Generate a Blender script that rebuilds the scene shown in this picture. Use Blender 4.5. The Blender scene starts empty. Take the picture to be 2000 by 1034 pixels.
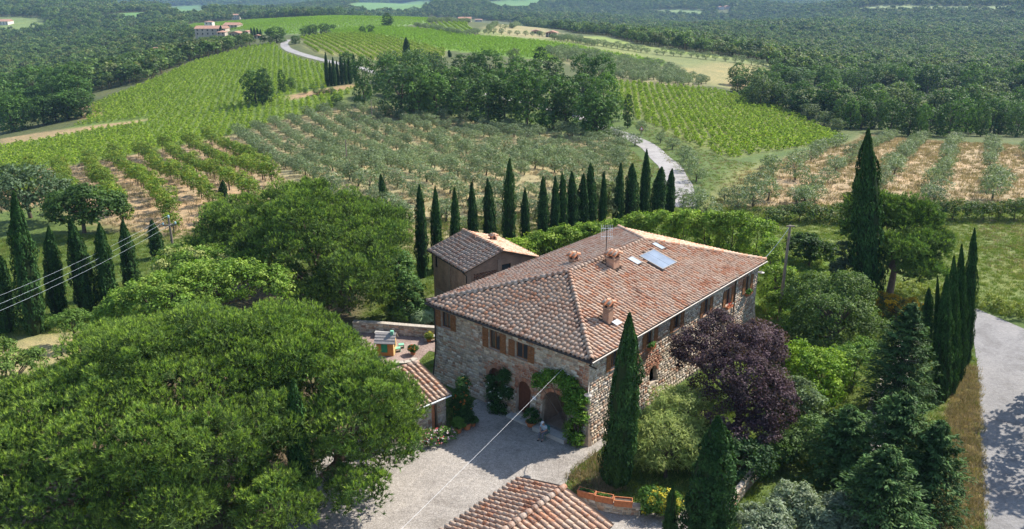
import bpy, bmesh, math, random
import numpy as np
from mathutils import Vector, Matrix
R = math.radians

# ------------------------------------------------------------------ camera, world, sun, exposure
F = 28.0 / 36.0 * 2000.0
PITCH = R(19.4)
CAMZ = 28.6
sc = bpy.context.scene
cam_d = bpy.data.cameras.new('camera')
cam_d.sensor_width = 36.0
cam_d.lens = 28.0
cam_d.clip_start = 0.5
cam_d.clip_end = 40000
cam = bpy.data.objects.new('camera', cam_d)
sc.collection.objects.link(cam)
cam.location = (0, 0, CAMZ)
cam.rotation_euler = (R(90) - PITCH, 0, 0)
sc.camera = cam

SUN_DIR = Vector((5.5, 3.3, 6.3)).normalized()
SUN_EL = math.asin(SUN_DIR.z)
SUN_AZ = math.atan2(SUN_DIR.x, SUN_DIR.y)
world = bpy.data.worlds.new('World')
sc.world = world
world.use_nodes = True
wn = world.node_tree
sky = wn.nodes.new('ShaderNodeTexSky')
sky.sky_type = 'NISHITA'
sky.sun_disc = False
sky.sun_elevation = SUN_EL
sky.sun_rotation = SUN_AZ
sky.altitude = 300
wn.links.new(sky.outputs[0], wn.nodes['Background'].inputs['Color'])
wn.nodes['Background'].inputs['Strength'].default_value = 0.135
sun_d = bpy.data.lights.new('sun', 'SUN')
sun_d.energy = 4.7
sun_d.angle = R(0.53)
sun_d.color = (1.0, 0.945, 0.86)
sun = bpy.data.objects.new('sun', sun_d)
sc.collection.objects.link(sun)
sun.rotation_euler = SUN_DIR.to_track_quat('Z', 'Y').to_euler()
sun.location = (60, 40, 90)
sc.view_settings.view_transform = 'Standard'
sc.view_settings.look = 'None'
sc.view_settings.exposure = 1.0
sc.view_settings.gamma = 1.0
sc.render.film_transparent = False
sc.cycles.max_bounces = 6
sc.cycles.transparent_max_bounces = 8
sc.cycles.diffuse_bounces = 3
sc.cycles.transmission_bounces = 4
sc.cycles.volume_bounces = 0
sc.cycles.use_denoising = True

# ------------------------------------------------------------------ terrain
CP, SP = math.cos(PITCH), math.sin(PITCH)
def ray(px, py):
    u = (px - 1000.0) / F
    v = (py - 517.0) / F
    return np.array((u, CP - v * SP, -SP - v * CP))
def at_z(px, py, z=0.0):
    """point of height z seen at photo pixel"""
    d = ray(px, py)
    t = (z - CAMZ) / d[2]
    return Vector((d[0] * t, d[1] * t, z))
def at_y(px, py, Y):
    d = ray(px, py)
    t = Y / d[1]
    return Vector((d[0] * t, Y, CAMZ + d[2] * t))
def project(p):
    x, y, z = p[0], p[1], p[2] - CAMZ
    dep = y * CP - z * SP
    up = z * CP + y * SP
    return 1000 + F * x / dep, 517 - F * up / dep, dep

CTRL = []
# near: the yard and gardens are level
for x in (-90, -45, 0, 45, 90):
    for y in (-30, 20, 60, 95):
        CTRL.append((x, y, 0.0))
def cpx(px, py, Y):
    p = at_y(px, py, Y)
    CTRL.append((p.x, p.y, p.z))
for a in [  # photo pixel, distance north of camera
    (1000, 330, 140), (700, 330, 138), (1300, 330, 136), (1650, 330, 138), (1990, 340, 138), (300, 360, 134), (0, 380, 138),
    (1000, 290, 172), (600, 290, 176), (300, 300, 178), (0, 300, 205), (1300, 290, 168), (1700, 290, 175), (2000, 285, 190),
    (1000, 225, 225), (650, 215, 235), (400, 230, 238), (170, 225, 265), (0, 255, 262), (1230, 240, 200),
    (300, 160, 330), (450, 120, 375), (560, 90, 420), (640, 165, 280), (900, 140, 320), (1100, 150, 310), (700, 95, 395), (800, 112, 375),
    (1300, 165, 300), (1500, 195, 285), (1640, 270, 210), (1400, 150, 350), (1250, 115, 400), (1480, 122, 420), (1200, 82, 490), (1400, 105, 460),
    (900, 80, 460), (755, 52, 590), (620, 40, 690), (820, 40, 690), (450, 62, 610), (950, 55, 620), (1060, 70, 580), (1180, 76, 560),
    (1700, 250, 240), (1960, 265, 235), (1850, 215, 320), (2200, 215, 330), (1650, 160, 400), (1900, 165, 420), (2250, 170, 420),
    (1600, 120, 620), (1900, 125, 640), (2250, 130, 640), (1700, 75, 980), (1950, 75, 1000), (2300, 75, 1000), (1400, 75, 820), (1200, 60, 900), (1400, 35, 1500),
    (1650, 20, 1750), (1950, 12, 1750), (2300, 12, 1750), (1250, 25, 1900), (1000, 40, 1050), (1000, 18, 2000), (800, 20, 1900), (700, 30, 1000),
    (60, 170, 420), (-200, 240, 380), (-300, 160, 560), (150, 120, 640), (300, 110, 560), (0, 110, 760), (-300, 100, 850), (200, 70, 1050), (0, 65, 1150), (50, 45, 1350),
    (-300, 50, 1350), (250, 35, 1750), (400, 24, 1900), (100, 15, 2300), (-300, 5, 2300), (520, 30, 1350), (400, 60, 800), (330, 95, 600),
    (600, 12, 2500), (1000, 6, 2500),
]:
    cpx(*a)
for px, Y, h in [(-400, 3200, 10), (200, 3200, -5), (700, 3200, -45), (1000, 3000, -20), (1400, 3000, -30), (1800, 2800, -40), (2400, 3000, 10),
                 (-600, 5000, 140), (0, 5000, 120), (500, 5000, 60), (1000, 5000, 90), (1500, 5000, 90), (2000, 5000, 100), (2600, 5000, 140),
                 (-800, 9000, 480), (0, 9000, 430), (700, 9000, 380), (1400, 9000, 420), (2100, 9000, 400), (2800, 9000, 460)]:
    CTRL.append(((px - 1000) / F * Y * 1.04, Y, h))
CTRL += [(-400, 0, -20), (400, 0, -15), (-400, -200, -20), (0, -300, -10), (400, -200, -15), (-2000, -300, -30), (2000, -300, -30), (-6000, 0, 50), (6000, 0, 50)]
_C = np.array(CTRL, float)
# warp so that near and far detail have like weight
def _w(x, y):
    r = np.sqrt(x * x + (y + 60.0) ** 2) + 1e-6
    k = np.log1p(r / 120.0) / r * 3.0
    return x * k, (y + 60) * k
def _phi(r2):
    return 0.5 * r2 * np.log(r2 + 1e-12)
_cx, _cy = _w(_C[:, 0], _C[:, 1])
_n = len(_C)
_A = np.zeros((_n + 3, _n + 3))
_A[:_n, :_n] = _phi((_cx[:, None] - _cx[None]) ** 2 + (_cy[:, None] - _cy[None]) ** 2) + np.eye(_n) * 2e-3
_A[:_n, _n] = 1; _A[:_n, _n + 1] = _cx; _A[:_n, _n + 2] = _cy
_A[_n, :_n] = 1; _A[_n + 1, :_n] = _cx; _A[_n + 2, :_n] = _cy
_S = np.linalg.solve(_A, np.concatenate([_C[:, 2], np.zeros(3)]))
def hgt(x, y):
    """terrain height at world x, y (arrays or floats)"""
    x = np.asarray(x, float); y = np.asarray(y, float)
    sh = np.broadcast(x, y).shape
    x = np.broadcast_to(x, sh).ravel(); y = np.broadcast_to(y, sh).ravel()
    out = np.empty(x.size)
    for i in range(0, x.size, 20000):
        wx, wy = _w(x[i:i + 20000], y[i:i + 20000])
        d2 = (wx[:, None] - _cx[None]) ** 2 + (wy[:, None] - _cy[None]) ** 2
        out[i:i + 20000] = _phi(d2) @ _S[:_n] + _S[_n] + _S[_n + 1] * wx + _S[_n + 2] * wy
    # level plateau round the house
    r = np.hypot((x - 5) / 1.35, y - 52)
    f = np.clip((r - 62) / 40.0, 0, 1); f = f * f * (3 - 2 * f)
    out *= f
    rr = np.hypot(x, y)
    g = np.clip((rr - 750) / 1100, 0, 1)
    out += g * (28 * np.sin(x / 330 + 1) * np.cos(y / 420) + 12 * np.sin(x / 150 + y / 210) + 6 * np.sin(x / 80 - y / 120))
    return out.reshape(sh) if sh else float(out[0])
_T = np.concatenate([np.arange(20, 200, 1.5), np.arange(200, 700, 4), np.arange(700, 9000, 20)])
def ground(px, py):
    """where the sight line through a photo pixel meets the terrain"""
    d = ray(px, py)
    X = d[0] / d[1] * _T; Z = CAMZ + d[2] / d[1] * _T
    below = Z < hgt(X, _T)
    if not below.any():
        return Vector((X[-1], _T[-1], float(hgt(X[-1], _T[-1]))))
    i = max(1, int(np.argmax(below)))
    a, b = _T[i - 1], _T[i]
    for _ in range(12):
        m = 0.5 * (a + b)
        if CAMZ + d[2] / d[1] * m < hgt(d[0] / d[1] * m, m): b = m
        else: a = m
    x = d[0] / d[1] * b
    return Vector((x, b, float(hgt(x, b))))

# ------------------------------------------------------------------ helpers
COL = sc.collection
def link(o, parent=None):
    COL.objects.link(o)
    if parent is not None: o.parent = parent
    return o
def mesh_np(name, V, faces, cols=None, smooth=False, rnd=None):
    """faces: array (M,3|4) or list of such arrays; cols: per-vertex rgb"""
    if not isinstance(faces, list): faces = [faces]
    faces = [np.asarray(f, np.int32) for f in faces if len(f)]
    V = np.asarray(V, np.float32)
    me = bpy.data.meshes.new(name)
    me.vertices.add(len(V)); me.vertices.foreach_set('co', V.ravel())
    loops = np.concatenate([f.ravel() for f in faces])
    tot = np.concatenate([np.full(len(f), f.shape[1], np.int32) for f in faces])
    st = np.concatenate([[0], np.cumsum(tot)[:-1]]).astype(np.int32)
    me.loops.add(len(loops)); me.loops.foreach_set('vertex_index', loops)
    me.polygons.add(len(tot)); me.polygons.foreach_set('loop_start', st)
    me.polygons.foreach_set('loop_total', tot)
    if smooth: me.polygons.foreach_set('use_smooth', np.ones(len(tot), bool))
    if cols is not None:
        c = np.ones((len(V), 4), np.float32); c[:, :3] = cols
        a = me.attributes.new('col', 'FLOAT_COLOR', 'POINT'); a.data.foreach_set('color', c.ravel())
    if rnd is not None:
        a = me.attributes.new('rnd', 'FLOAT', 'POINT'); a.data.foreach_set('value', np.asarray(rnd, np.float32))
    me.update(calc_edges=True)
    return me
def obj(name, me, material=None, parent=None, loc=None):
    o = bpy.data.objects.new(name, me)
    if material is not None and not me.materials: me.materials.append(material)
    if loc is not None: o.location = loc
    return link(o, parent)
def tag(o, label=None, cat=None, group=None, kind=None):
    if label: o['label'] = label
    if cat: o['category'] = cat
    if group: o['group'] = group
    if kind: o['kind'] = kind
    return o
def thing(name, label, cat, loc=(0, 0, 0), rz=0.0, group=None):
    o = bpy.data.objects.new(name, None)
    o.empty_display_size = 0.2
    o.location = loc; o.rotation_euler = (0, 0, rz)
    COL.objects.link(o)
    return tag(o, label, cat, group)
def dup(root, loc=None, rz=None, s=None, label=None, group=None, kids=None):
    r = root.copy(); COL.objects.link(r)
    if loc is not None: r.location = loc
    if rz is not None: r.rotation_euler = (r.rotation_euler.x, r.rotation_euler.y, rz)
    if s is not None: r.scale = (s, s, s) if not hasattr(s, '__len__') else s
    if label: r['label'] = label
    if group: r['group'] = group
    for ch in (kids if kids is not None else list(root.children)):
        c = ch.copy(); COL.objects.link(c); c.parent = r
        for g in list(ch.children):
            d = g.copy(); COL.objects.link(d); d.parent = c
    return r
class MB:
    """collects boxes, tubes and polygons; build() links them as one mesh"""
    def __init__(s): s.v = []; s.f = []; s.c = []
    def add(s, V, Fs, col=None):
        n = len(s.v)
        s.v += [tuple(p) for p in V]
        s.f += [tuple(i + n for i in f) for f in Fs]
        s.c += [col or (1, 1, 1)] * len(V)
        return s
    def box(s, x0, x1, y0, y1, z0, z1, col=None, M=None):
        V = [Vector(p) for p in ((x0, y0, z0), (x1, y0, z0), (x1, y1, z0), (x0, y1, z0), (x0, y0, z1), (x1, y0, z1), (x1, y1, z1), (x0, y1, z1))]
        if M is not None: V = [M @ p for p in V]
        return s.add(V, [(3, 2, 1, 0), (4, 5, 6, 7), (0, 1, 5, 4), (1, 2, 6, 5), (2, 3, 7, 6), (3, 0, 4, 7)], col)
    def tube(s, pts, rad, n=8, col=None, cap=True):
        pts = [Vector(p) for p in pts]
        if not hasattr(rad, '__len__'): rad = [rad] * len(pts)
        V = []; Fs = []
        for i, p in enumerate(pts):
            t = (pts[min(i + 1, len(pts) - 1)] - pts[max(i - 1, 0)]).normalized()
            a = t.cross(Vector((0, 0, 1)) if abs(t.z) < 0.9 else Vector((1, 0, 0))).normalized()
            b = t.cross(a)
            for k in range(n):
                w = 2 * math.pi * k / n
                V.append(p + (a * math.cos(w) + b * math.sin(w)) * rad[i])
        for i in range(len(pts) - 1):
            for k in range(n):
                k2 = (k + 1) % n
                Fs.append((i * n + k, i * n + k2, (i + 1) * n + k2, (i + 1) * n + k))
        if cap:
            Fs.append(tuple(range(n))[::-1]); Fs.append(tuple((len(pts) - 1) * n + k for k in range(n)))
        return s.add(V, Fs, col)
    def lathe(s, prof, n=14, o=(0, 0, 0), col=None, cap0=True, cap1=True):
        V = []; Fs = []
        for r, z in prof:
            for k in range(n):
                w = 2 * math.pi * k / n
                V.append((o[0] + r * math.cos(w), o[1] + r * math.sin(w), o[2] + z))
        for i in range(len(prof) - 1):
            for k in range(n):
                k2 = (k + 1) % n
                Fs.append((i * n + k, i * n + k2, (i + 1) * n + k2, (i + 1) * n + k))
        if cap0: Fs.append(tuple(range(n))[::-1])
        if cap1: Fs.append(tuple((len(prof) - 1) * n + k for k in range(n)))
        return s.add(V, Fs, col)
    def prism(s, poly, d, col=None):
        """poly: list of 3D points; extruded by vector d"""
        n = len(poly); d = Vector(d)
        V = [Vector(p) for p in poly] + [Vector(p) + d for p in poly]
        return s.add(V, [tuple(range(n))[::-1], tuple(range(n, 2 * n))] + [(i, (i + 1) % n, n + (i + 1) % n, n + i) for i in range(n)], col)
    def mesh(s, name, smooth=False):
        me = bpy.data.meshes.new(name)
        me.from_pydata([tuple(p) for p in s.v], [], s.f)
        if smooth: me.polygons.foreach_set('use_smooth', np.ones(len(me.polygons), bool))
        c = np.ones((len(s.v), 4), np.float32); c[:, :3] = np.array(s.c).reshape(-1, 3)
        a = me.attributes.new('col', 'FLOAT_COLOR', 'POINT'); a.data.foreach_set('color', c.ravel())
        bm = bmesh.new(); bm.from_mesh(me); bmesh.ops.recalc_face_normals(bm, faces=bm.faces); bm.to_mesh(me); bm.free()
        return me
    def build(s, name, material, parent=None, loc=None, smooth=False):
        return obj(name, s.mesh(name, smooth), material, parent, loc)

def in_poly(x, y, poly):
    x = np.asarray(x); y = np.asarray(y)
    r = np.zeros(x.shape, bool)
    n = len(poly); j = n - 1
    for i in range(n):
        xi, yi = poly[i][0], poly[i][1]; xj, yj = poly[j][0], poly[j][1]
        if yi != yj:
            r ^= ((yi > y) != (yj > y)) & (x < (xj - xi) * (y - yi) / (yj - yi) + xi)
        j = i
    return r
def poly_dist(x, y, poly, closed=True):
    d = np.full(np.shape(x), 1e9)
    n = len(poly)
    for i in range(n if closed else n - 1):
        ax, ay = poly[i][0], poly[i][1]; bx, by = poly[(i + 1) % n][0], poly[(i + 1) % n][1]
        ex, ey = bx - ax, by - ay
        t = np.clip(((x - ax) * ex + (y - ay) * ey) / (ex * ex + ey * ey + 1e-9), 0, 1)
        d = np.minimum(d, np.hypot(x - ax - t * ex, y - ay - t * ey))
    return d
def gpoly(pts, close=True):
    return [tuple(ground(*p))[:2] for p in pts]
def smooth_line(pts, step=1.0):
    """Catmull-Rom through points, resampled"""
    P = [Vector(p) for p in pts]; out = []
    for i in range(len(P) - 1):
        p0 = P[max(i - 1, 0)]; p1 = P[i]; p2 = P[i + 1]; p3 = P[min(i + 2, len(P) - 1)]
        n = max(2, int((p2 - p1).length / step))
        for k in range(n):
            t = k / n
            out.append(0.5 * ((2 * p1) + (p2 - p0) * t + (2 * p0 - 5 * p1 + 4 * p2 - p3) * t * t + (3 * p1 - p0 - 3 * p2 + p3) * t ** 3))
    out.append(P[-1])
    return out

# ------------------------------------------------------------------ materials
def _nodes(name):
    m = bpy.data.materials.new(name); m.use_nodes = True
    nt = m.node_tree; b = nt.nodes['Principled BSDF']
    b.inputs['Specular IOR Level'].default_value = 0.25
    return m, nt, b
def _noise(nt, scale, detail=4, rough=0.6, coord='Object', vec=None):
    t = nt.nodes.new('ShaderNodeTexNoise'); t.inputs['Scale'].default_value = scale
    t.inputs['Detail'].default_value = detail; t.inputs['Roughness'].default_value = rough
    if vec is None:
        c = nt.nodes.new('ShaderNodeTexCoord'); vec = c.outputs[coord]
    nt.links.new(vec, t.inputs['Vector'])
    return t
def _ramp(nt, fac, stops):
    r = nt.nodes.new('ShaderNodeValToRGB')
    while len(r.color_ramp.elements) < len(stops): r.color_ramp.elements.new(0.5)
    for e, (p, c) in zip(r.color_ramp.elements, stops):
        e.position = p; e.color = (*c, 1)
    nt.links.new(fac, r.inputs['Fac'])
    return r
def _mix(nt, a, b, fac, mode='MIX'):
    m = nt.nodes.new('ShaderNodeMix'); m.data_type = 'RGBA'; m.blend_type = mode
    for sock, val in ((m.inputs[6], a), (m.inputs[7], b)):
        if isinstance(val, tuple): sock.default_value = (*val, 1)
        else: nt.links.new(val, sock)
    if isinstance(fac, float): m.inputs[0].default_value = fac
    else: nt.links.new(fac, m.inputs[0])
    return m.outputs[2]
def _attr(nt, name):
    a = nt.nodes.new('ShaderNodeAttribute'); a.attribute_name = name
    return a
def _bump(nt, b, height, strength, dist=0.05):
    n = nt.nodes.new('ShaderNodeBump'); n.inputs['Strength'].default_value = strength
    n.inputs['Distance'].default_value = dist
    nt.links.new(height, n.inputs['Height']); nt.links.new(n.outputs[0], b.inputs['Normal'])
def plain(name, color, rough=0.7, var=0.25, scale=3.0, bump=0.15, metal=0.0, attr=False, spec=0.25, coord='Object', dist=0.02):
    """a procedural surface: base colour (or the 'col' attribute) broken up by two noises"""
    m, nt, b = _nodes(name)
    b.inputs['Roughness'].default_value = rough; b.inputs['Metallic'].default_value = metal
    b.inputs['Specular IOR Level'].default_value = spec
    n1 = _noise(nt, scale, 5, 0.65, coord)
    n2 = _noise(nt, scale * 9, 3, 0.6, coord)
    r = _ramp(nt, n1.outputs[0], [(0.3, (1 - var,) * 3), (0.7, (1 + var,) * 3)])
    r2 = _ramp(nt, n2.outputs[0], [(0.3, (1 - var * .6,) * 3), (0.7, (1 + var * .6,) * 3)])
    base = _attr(nt, 'col').outputs['Color'] if attr else color
    c = _mix(nt, base, r.outputs[0], 1.0, 'MULTIPLY')
    c = _mix(nt, c, r2.outputs[0], 1.0, 'MULTIPLY')
    nt.links.new(c, b.inputs['Base Color'])
    if bump: _bump(nt, b, n2.outputs[0], bump, dist)
    return m
def leafmat(name, tint=(1, 1, 1), transl=0.32, var=0.2, rough=0.6, spec=0.15):
    """foliage: 'col' attribute, varied per tree, partly translucent"""
    m, nt, b = _nodes(name)
    b.inputs['Roughness'].default_value = rough
    b.inputs['Specular IOR Level'].default_value = spec
    oi = nt.nodes.new('ShaderNodeObjectInfo')
    r = _ramp(nt, oi.outputs['Random'], [(0.0, tuple((1 - var) * t for t in tint)), (0.5, tint), (1.0, ((1 + var) * tint[0], (1 + var * .8) * tint[1], (1 + var * .3) * tint[2]))])
    c = _mix(nt, _attr(nt, 'col').outputs['Color'], r.outputs[0], 1.0, 'MULTIPLY')
    nt.links.new(c, b.inputs['Base Color'])
    t = nt.nodes.new('ShaderNodeBsdfTranslucent')
    c2 = _mix(nt, c, (1.15, 1.25, 0.5), 1.0, 'MULTIPLY')
    nt.links.new(c2, t.inputs['Color'])
    s = nt.nodes.new('ShaderNodeMixShader'); s.inputs[0].default_value = transl
    nt.links.new(b.outputs[0], s.inputs[1]); nt.links.new(t.outputs[0], s.inputs[2])
    nt.links.new(s.outputs[0], nt.nodes['Material Output'].inputs['Surface'])
    return m
M = {}
M['leaf'] = leafmat('leaf', (1.3, 1.3, 1.2))
M['wood_leaf'] = leafmat('wood_leaf', (1.75, 1.65, 1.5), var=.42)
M['dry_leaf'] = leafmat('dry_leaf', (1, 1, 1), transl=.2, var=.25)
M['vine_leaf'] = leafmat('vine_leaf', (1.6, 1.42, 1.2), transl=.4)
M['needle'] = leafmat('needle', (1.78, 1.68, 1.38), transl=0.15, var=0.06)
M['olive_leaf'] = leafmat('olive_leaf', (.94, 1.0, .9), transl=0.25, var=0.2, spec=0.25, rough=0.5)
M['conifer'] = leafmat('conifer', (1.3, 1.35, 1.25), transl=0.15, var=0.18, spec=.08)
M['bark'] = plain('bark', (0.10, 0.075, 0.055), 0.9, 0.35, 4.0, 0.5)
M['pine_bark'] = plain('pine_bark', (0.17, 0.115, 0.085), 0.9, 0.35, 3.0, 0.6)
M['petal'] = leafmat('petal', transl=0.2, var=0.05)

# ------------------------------------------------------------------ the land
# photo outlines of the fields, carried onto the terrain
FIELD = {}
def field(name, pts): FIELD[name] = gpoly(pts); return FIELD[name]
field('vine_left', [(-60, 300), (0, 288), (170, 238), (178, 206), (300, 157), (380, 121), (480, 94), (535, 86), (552, 105), (600, 121), (640, 131), (642, 172),
                    (700, 168), (650, 212), (520, 243), (440, 268), (330, 290), (200, 315), (60, 335), (-60, 350)])
field('orchard', [(-60, 350), (60, 335), (200, 315), (330, 290), (440, 268), (480, 300), (560, 350), (520, 400), (420, 450), (330, 470), (200, 440), (90, 400), (-60, 420)])
field('grove', [(440, 268), (520, 243), (650, 212), (760, 208), (900, 232), (1100, 262), (1205, 270), (1222, 300), (1215, 350), (1190, 430), (800, 500), (690, 430), (560, 350)])
field('vine_right', [(1185, 158), (1290, 168), (1400, 178), (1500, 202), (1600, 247), (1650, 270), (1630, 285), (1560, 290), (1420, 311), (1380, 292), (1320, 267), (1240, 232), (1200, 195)])
field('grove_right', [(1390, 405), (1450, 340), (1560, 302), (1650, 284), (1690, 262), (2000, 286), (2200, 300), (2250, 398), (1900, 400), (1480, 410)])
field('vine_rows', [(587, 74), (640, 67), (700, 66), (760, 73), (868, 98), (868, 112), (830, 132), (740, 119), (640, 108), (600, 95)])
field('vine_bright', [(640, 61), (760, 53), (830, 58), (900, 69), (1000, 76), (1100, 86), (1180, 102), (1300, 122), (1290, 130), (1090, 97), (1060, 100), (1100, 122), (1060, 118), (950, 106), (868, 98), (760, 71), (650, 65)])
field('field_top', [(345, 60), (380, 46), (470, 41), (540, 37), (600, 34), (835, 35), (838, 46), (740, 56), (640, 60), (590, 68), (520, 68), (440, 60)])
field('vine_small', [(830, 50), (905, 44), (930, 64), (880, 68), (835, 58)])
field('meadow_straw', [(960, 50), (1180, 78), (1320, 110), (1320, 122), (1180, 102), (1000, 75), (930, 66)])
field('far_olives', [(1060, 101), (1092, 98), (1290, 131), (1392, 168), (1300, 168), (1190, 156), (1100, 122)])
field('slope_right', [(1120, 72), (1200, 80), (1350, 106), (1510, 128), (1500, 140), (1440, 175), (1390, 168), (1330, 130), (1250, 100)])
field('strip_far', [(1120, 71), (1180, 72), (1235, 88), (1500, 126), (1330, 106), (1200, 84)])
FAR = [  # pale fields on the distant hills
    ([(-40, 40), (0, 33), (80, 36), (108, 52), (40, 60), (-40, 56)], (0.15, 0.20, 0.06)),
    ([(188, 31), (240, 25), (320, 24), (265, 36), (200, 34)], (0.11, 0.21, 0.06)),
    ([(325, 12), (400, 10), (400, 26), (360, 28), (330, 20)], (0.10, 0.19, 0.06)),
    ([(215, 2), (260, 8), (230, 7)], (0.11, 0.18, 0.06)),
    ([(670, 12), (760, 6), (905, 0), (910, 6), (820, 18), (720, 22)], (0.12, 0.22, 0.07)),
    ([(940, 3), (1000, 0), (1070, -2), (1020, 14), (1000, 15), (960, 8)], (0.12, 0.22, 0.07)),
    ([(1255, 21), (1300, 19), (1380, 22), (1370, 26), (1300, 25)], (0.17, 0.24, 0.09)),
    ([(1630, 18), (1700, 13), (1990, 10), (1965, 16), (1800, 16), (1700, 20)], (0.24, 0.29, 0.13)),
]
FARP = []
for p, c in FAR:
    my = sum(q[1] for q in p) / len(p)
    FARP.append((gpoly([(q[0], q[1] + (6 if q[1] > my else 0)) for q in p]), c))

def graded(lo, hi, near0, near1, s0, grow, smax):
    a = list(np.arange(near0, near1 + 0.01, s0))
    s = s0; x = a[-1]
    while x < hi: s = min(s * grow, smax); x += s; a.append(x)
    s = s0; x = a[0]; b = []
    while x > lo: s = min(s * grow, smax); x -= s; b.append(x)
    return np.array(b[::-1] + a)
gx = graded(-7500, 7500, -150, 170, 2.5, 1.05, 160)
gy = graded(-400, 10500, 15, 260, 2.5, 1.03, 120)
GX, GY = np.meshgrid(gx, gy)
GZ = hgt(GX, GY)
rs = np.random.RandomState(5)
ny, nx = GX.shape
x = GX.ravel(); y = GY.ravel()
# base colours of the ground itself
GRASS = np.array((0.085, 0.125, 0.028)); DRY = np.array((0.27, 0.20, 0.09)); FOREST = np.array((0.085, 0.098, 0.034))
FARSHIFT = 9
SOIL = np.array((0.36, 0.22, 0.13)); STRAW = np.array((0.30, 0.235, 0.125)); VINE = np.array((0.135, 0.19, 0.035))
far = np.clip((np.hypot(x, y) - 210) / 60, 0, 1)[:, None]
C = GRASS * (1 - far) + FOREST * far
def paint(poly, col, soft=2.0, amt=1.0):
    global C
    px_ = [p[0] for p in poly]; py_ = [p[1] for p in poly]
    near = (x > min(px_) - soft) & (x < max(px_) + soft) & (y > min(py_) - soft) & (y < max(py_) + soft)
    if not near.any(): return
    xs, ys = x[near], y[near]
    ins = in_poly(xs, ys, poly); d = poly_dist(xs, ys, poly)
    w = np.clip(0.5 + np.where(ins, d, -d) / soft, 0, 1) * amt
    w = w[:, None]
    C[near] = C[near] * (1 - w) + np.array(col) * w
for nm, c in (('vine_left', VINE), ('orchard', (0.34, 0.24, 0.14)), ('grove', (0.30, 0.25, 0.135)), ('vine_right', (0.15, 0.17, 0.045)), ('grove_right', (0.37, 0.27, 0.165)),
              ('vine_rows', (0.24, 0.235, 0.085)), ('meadow_straw', (0.20, 0.22, 0.075)), ('slope_right', (0.17, 0.19, 0.07)), ('strip_far', (0.20, 0.25, 0.06)),
              ('vine_bright', (0.16, 0.27, 0.04)), ('field_top', (0.15, 0.23, 0.06)), ('vine_small', (0.17, 0.24, 0.07)), ('far_olives', (0.22, 0.2, 0.1))):
    paint(FIELD[nm], c, 3.0)
for p, c in FARP: paint(p, c, 12.0)
# bare earth: headlands, tracks, the dry lawn on the left, the verge by the road
for pts, c, s in [([(0, 272), (60, 262), (180, 246), (290, 233), (280, 238), (180, 254), (60, 275), (0, 284)], (0.32, 0.23, 0.12), 2.0),
                  ([(160, 205), (188, 206), (192, 228), (165, 232)], (0.34, 0.21, 0.13), 2.0),
                  ([(1330, 135), (1400, 122), (1490, 130), (1480, 155), (1440, 175), (1390, 165), (1330, 155)], (0.25, 0.22, 0.095), 9.0),
                  ([(945, 55), (1010, 50), (1080, 62), (1150, 74), (1090, 76), (1000, 72)], (0.27, 0.235, 0.115), 9.0),
                  ([(1440, 150), (1480, 155), (1450, 172), (1420, 168)], (0.38, 0.24, 0.14), 4.0),
                  ([(560, 188), (640, 172), (690, 165), (690, 172), (640, 182), (570, 196)], (0.33, 0.22, 0.12), 2.0),
                  ([(-40, 690), (60, 655), (200, 645), (240, 670), (170, 700), (80, 720), (-40, 760)], (0.36, 0.29, 0.15), 2.5),
                  ([(1440, 330), (1500, 312), (1520, 330), (1460, 400), (1380, 410)], (0.20, 0.20, 0.07), 4.0),
                  ([(1500, 420), (2000, 418), (2100, 640), (1900, 590), (1700, 560), (1510, 500)], (0.13, 0.165, 0.045), 4.0),
                  ([(1500, 500), (1620, 510), (1620, 640), (1490, 640)], (0.10, 0.19, 0.025), 2.0),
                  ([(1900, 430), (2050, 430), (2050, 560), (1960, 540)], (0.16, 0.175, 0.06), 10.0),
                  ([(1880, 700), (1912, 720), (1925, 870), (1930, 1034), (1830, 1034), (1840, 860)], (0.30, 0.215, 0.10), 1.0),
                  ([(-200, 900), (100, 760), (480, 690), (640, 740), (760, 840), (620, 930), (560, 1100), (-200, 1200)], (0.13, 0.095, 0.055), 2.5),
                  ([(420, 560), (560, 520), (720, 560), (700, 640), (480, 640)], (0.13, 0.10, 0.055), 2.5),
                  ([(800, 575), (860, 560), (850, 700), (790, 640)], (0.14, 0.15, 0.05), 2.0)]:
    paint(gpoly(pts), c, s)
q = np.arange(nx * ny).reshape(ny, nx)
faces = np.stack([q[:-1, :-1], q[:-1, 1:], q[1:, 1:], q[1:, :-1]], -1).reshape(-1, 4)
me = mesh_np('ground', np.stack([x, y, GZ.ravel()], -1), faces, C, smooth=True)
m, nt, b = _nodes('ground')
b.inputs['Roughness'].default_value = 0.95
n1 = _noise(nt, 0.06, 6, 0.65); n2 = _noise(nt, 0.9, 6, 0.7); n3 = _noise(nt, 9.0, 3, 0.7)
r1 = _ramp(nt, n1.outputs[0], [(0.3, (0.78, 0.84, 0.8)), (0.55, (1, 1, 1)), (0.72, (1.28, 1.15, 1.0))])
r2 = _ramp(nt, n2.outputs[0], [(0.3, (0.62, 0.68, 0.6)), (0.5, (1, 1, 1)), (0.7, (1.4, 1.3, 1.2))])
r3 = _ramp(nt, n3.outputs[0], [(0.3, (0.5, 0.52, 0.5)), (0.7, (1.5, 1.46, 1.4))])
c = _mix(nt, _attr(nt, 'col').outputs['Color'], r1.outputs[0], 1.0, 'MULTIPLY')
c = _mix(nt, c, r2.outputs[0], 1.0, 'MULTIPLY'); c = _mix(nt, c, r3.outputs[0], 1.0, 'MULTIPLY')
nt.links.new(c, b.inputs['Base Color'])
_bump(nt, b, n2.outputs[0], 0.6, 0.25)
g = obj('ground', me, m); tag(g, 'rolling ground with lawns, fields and bare earth', 'ground', kind='structure')

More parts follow.
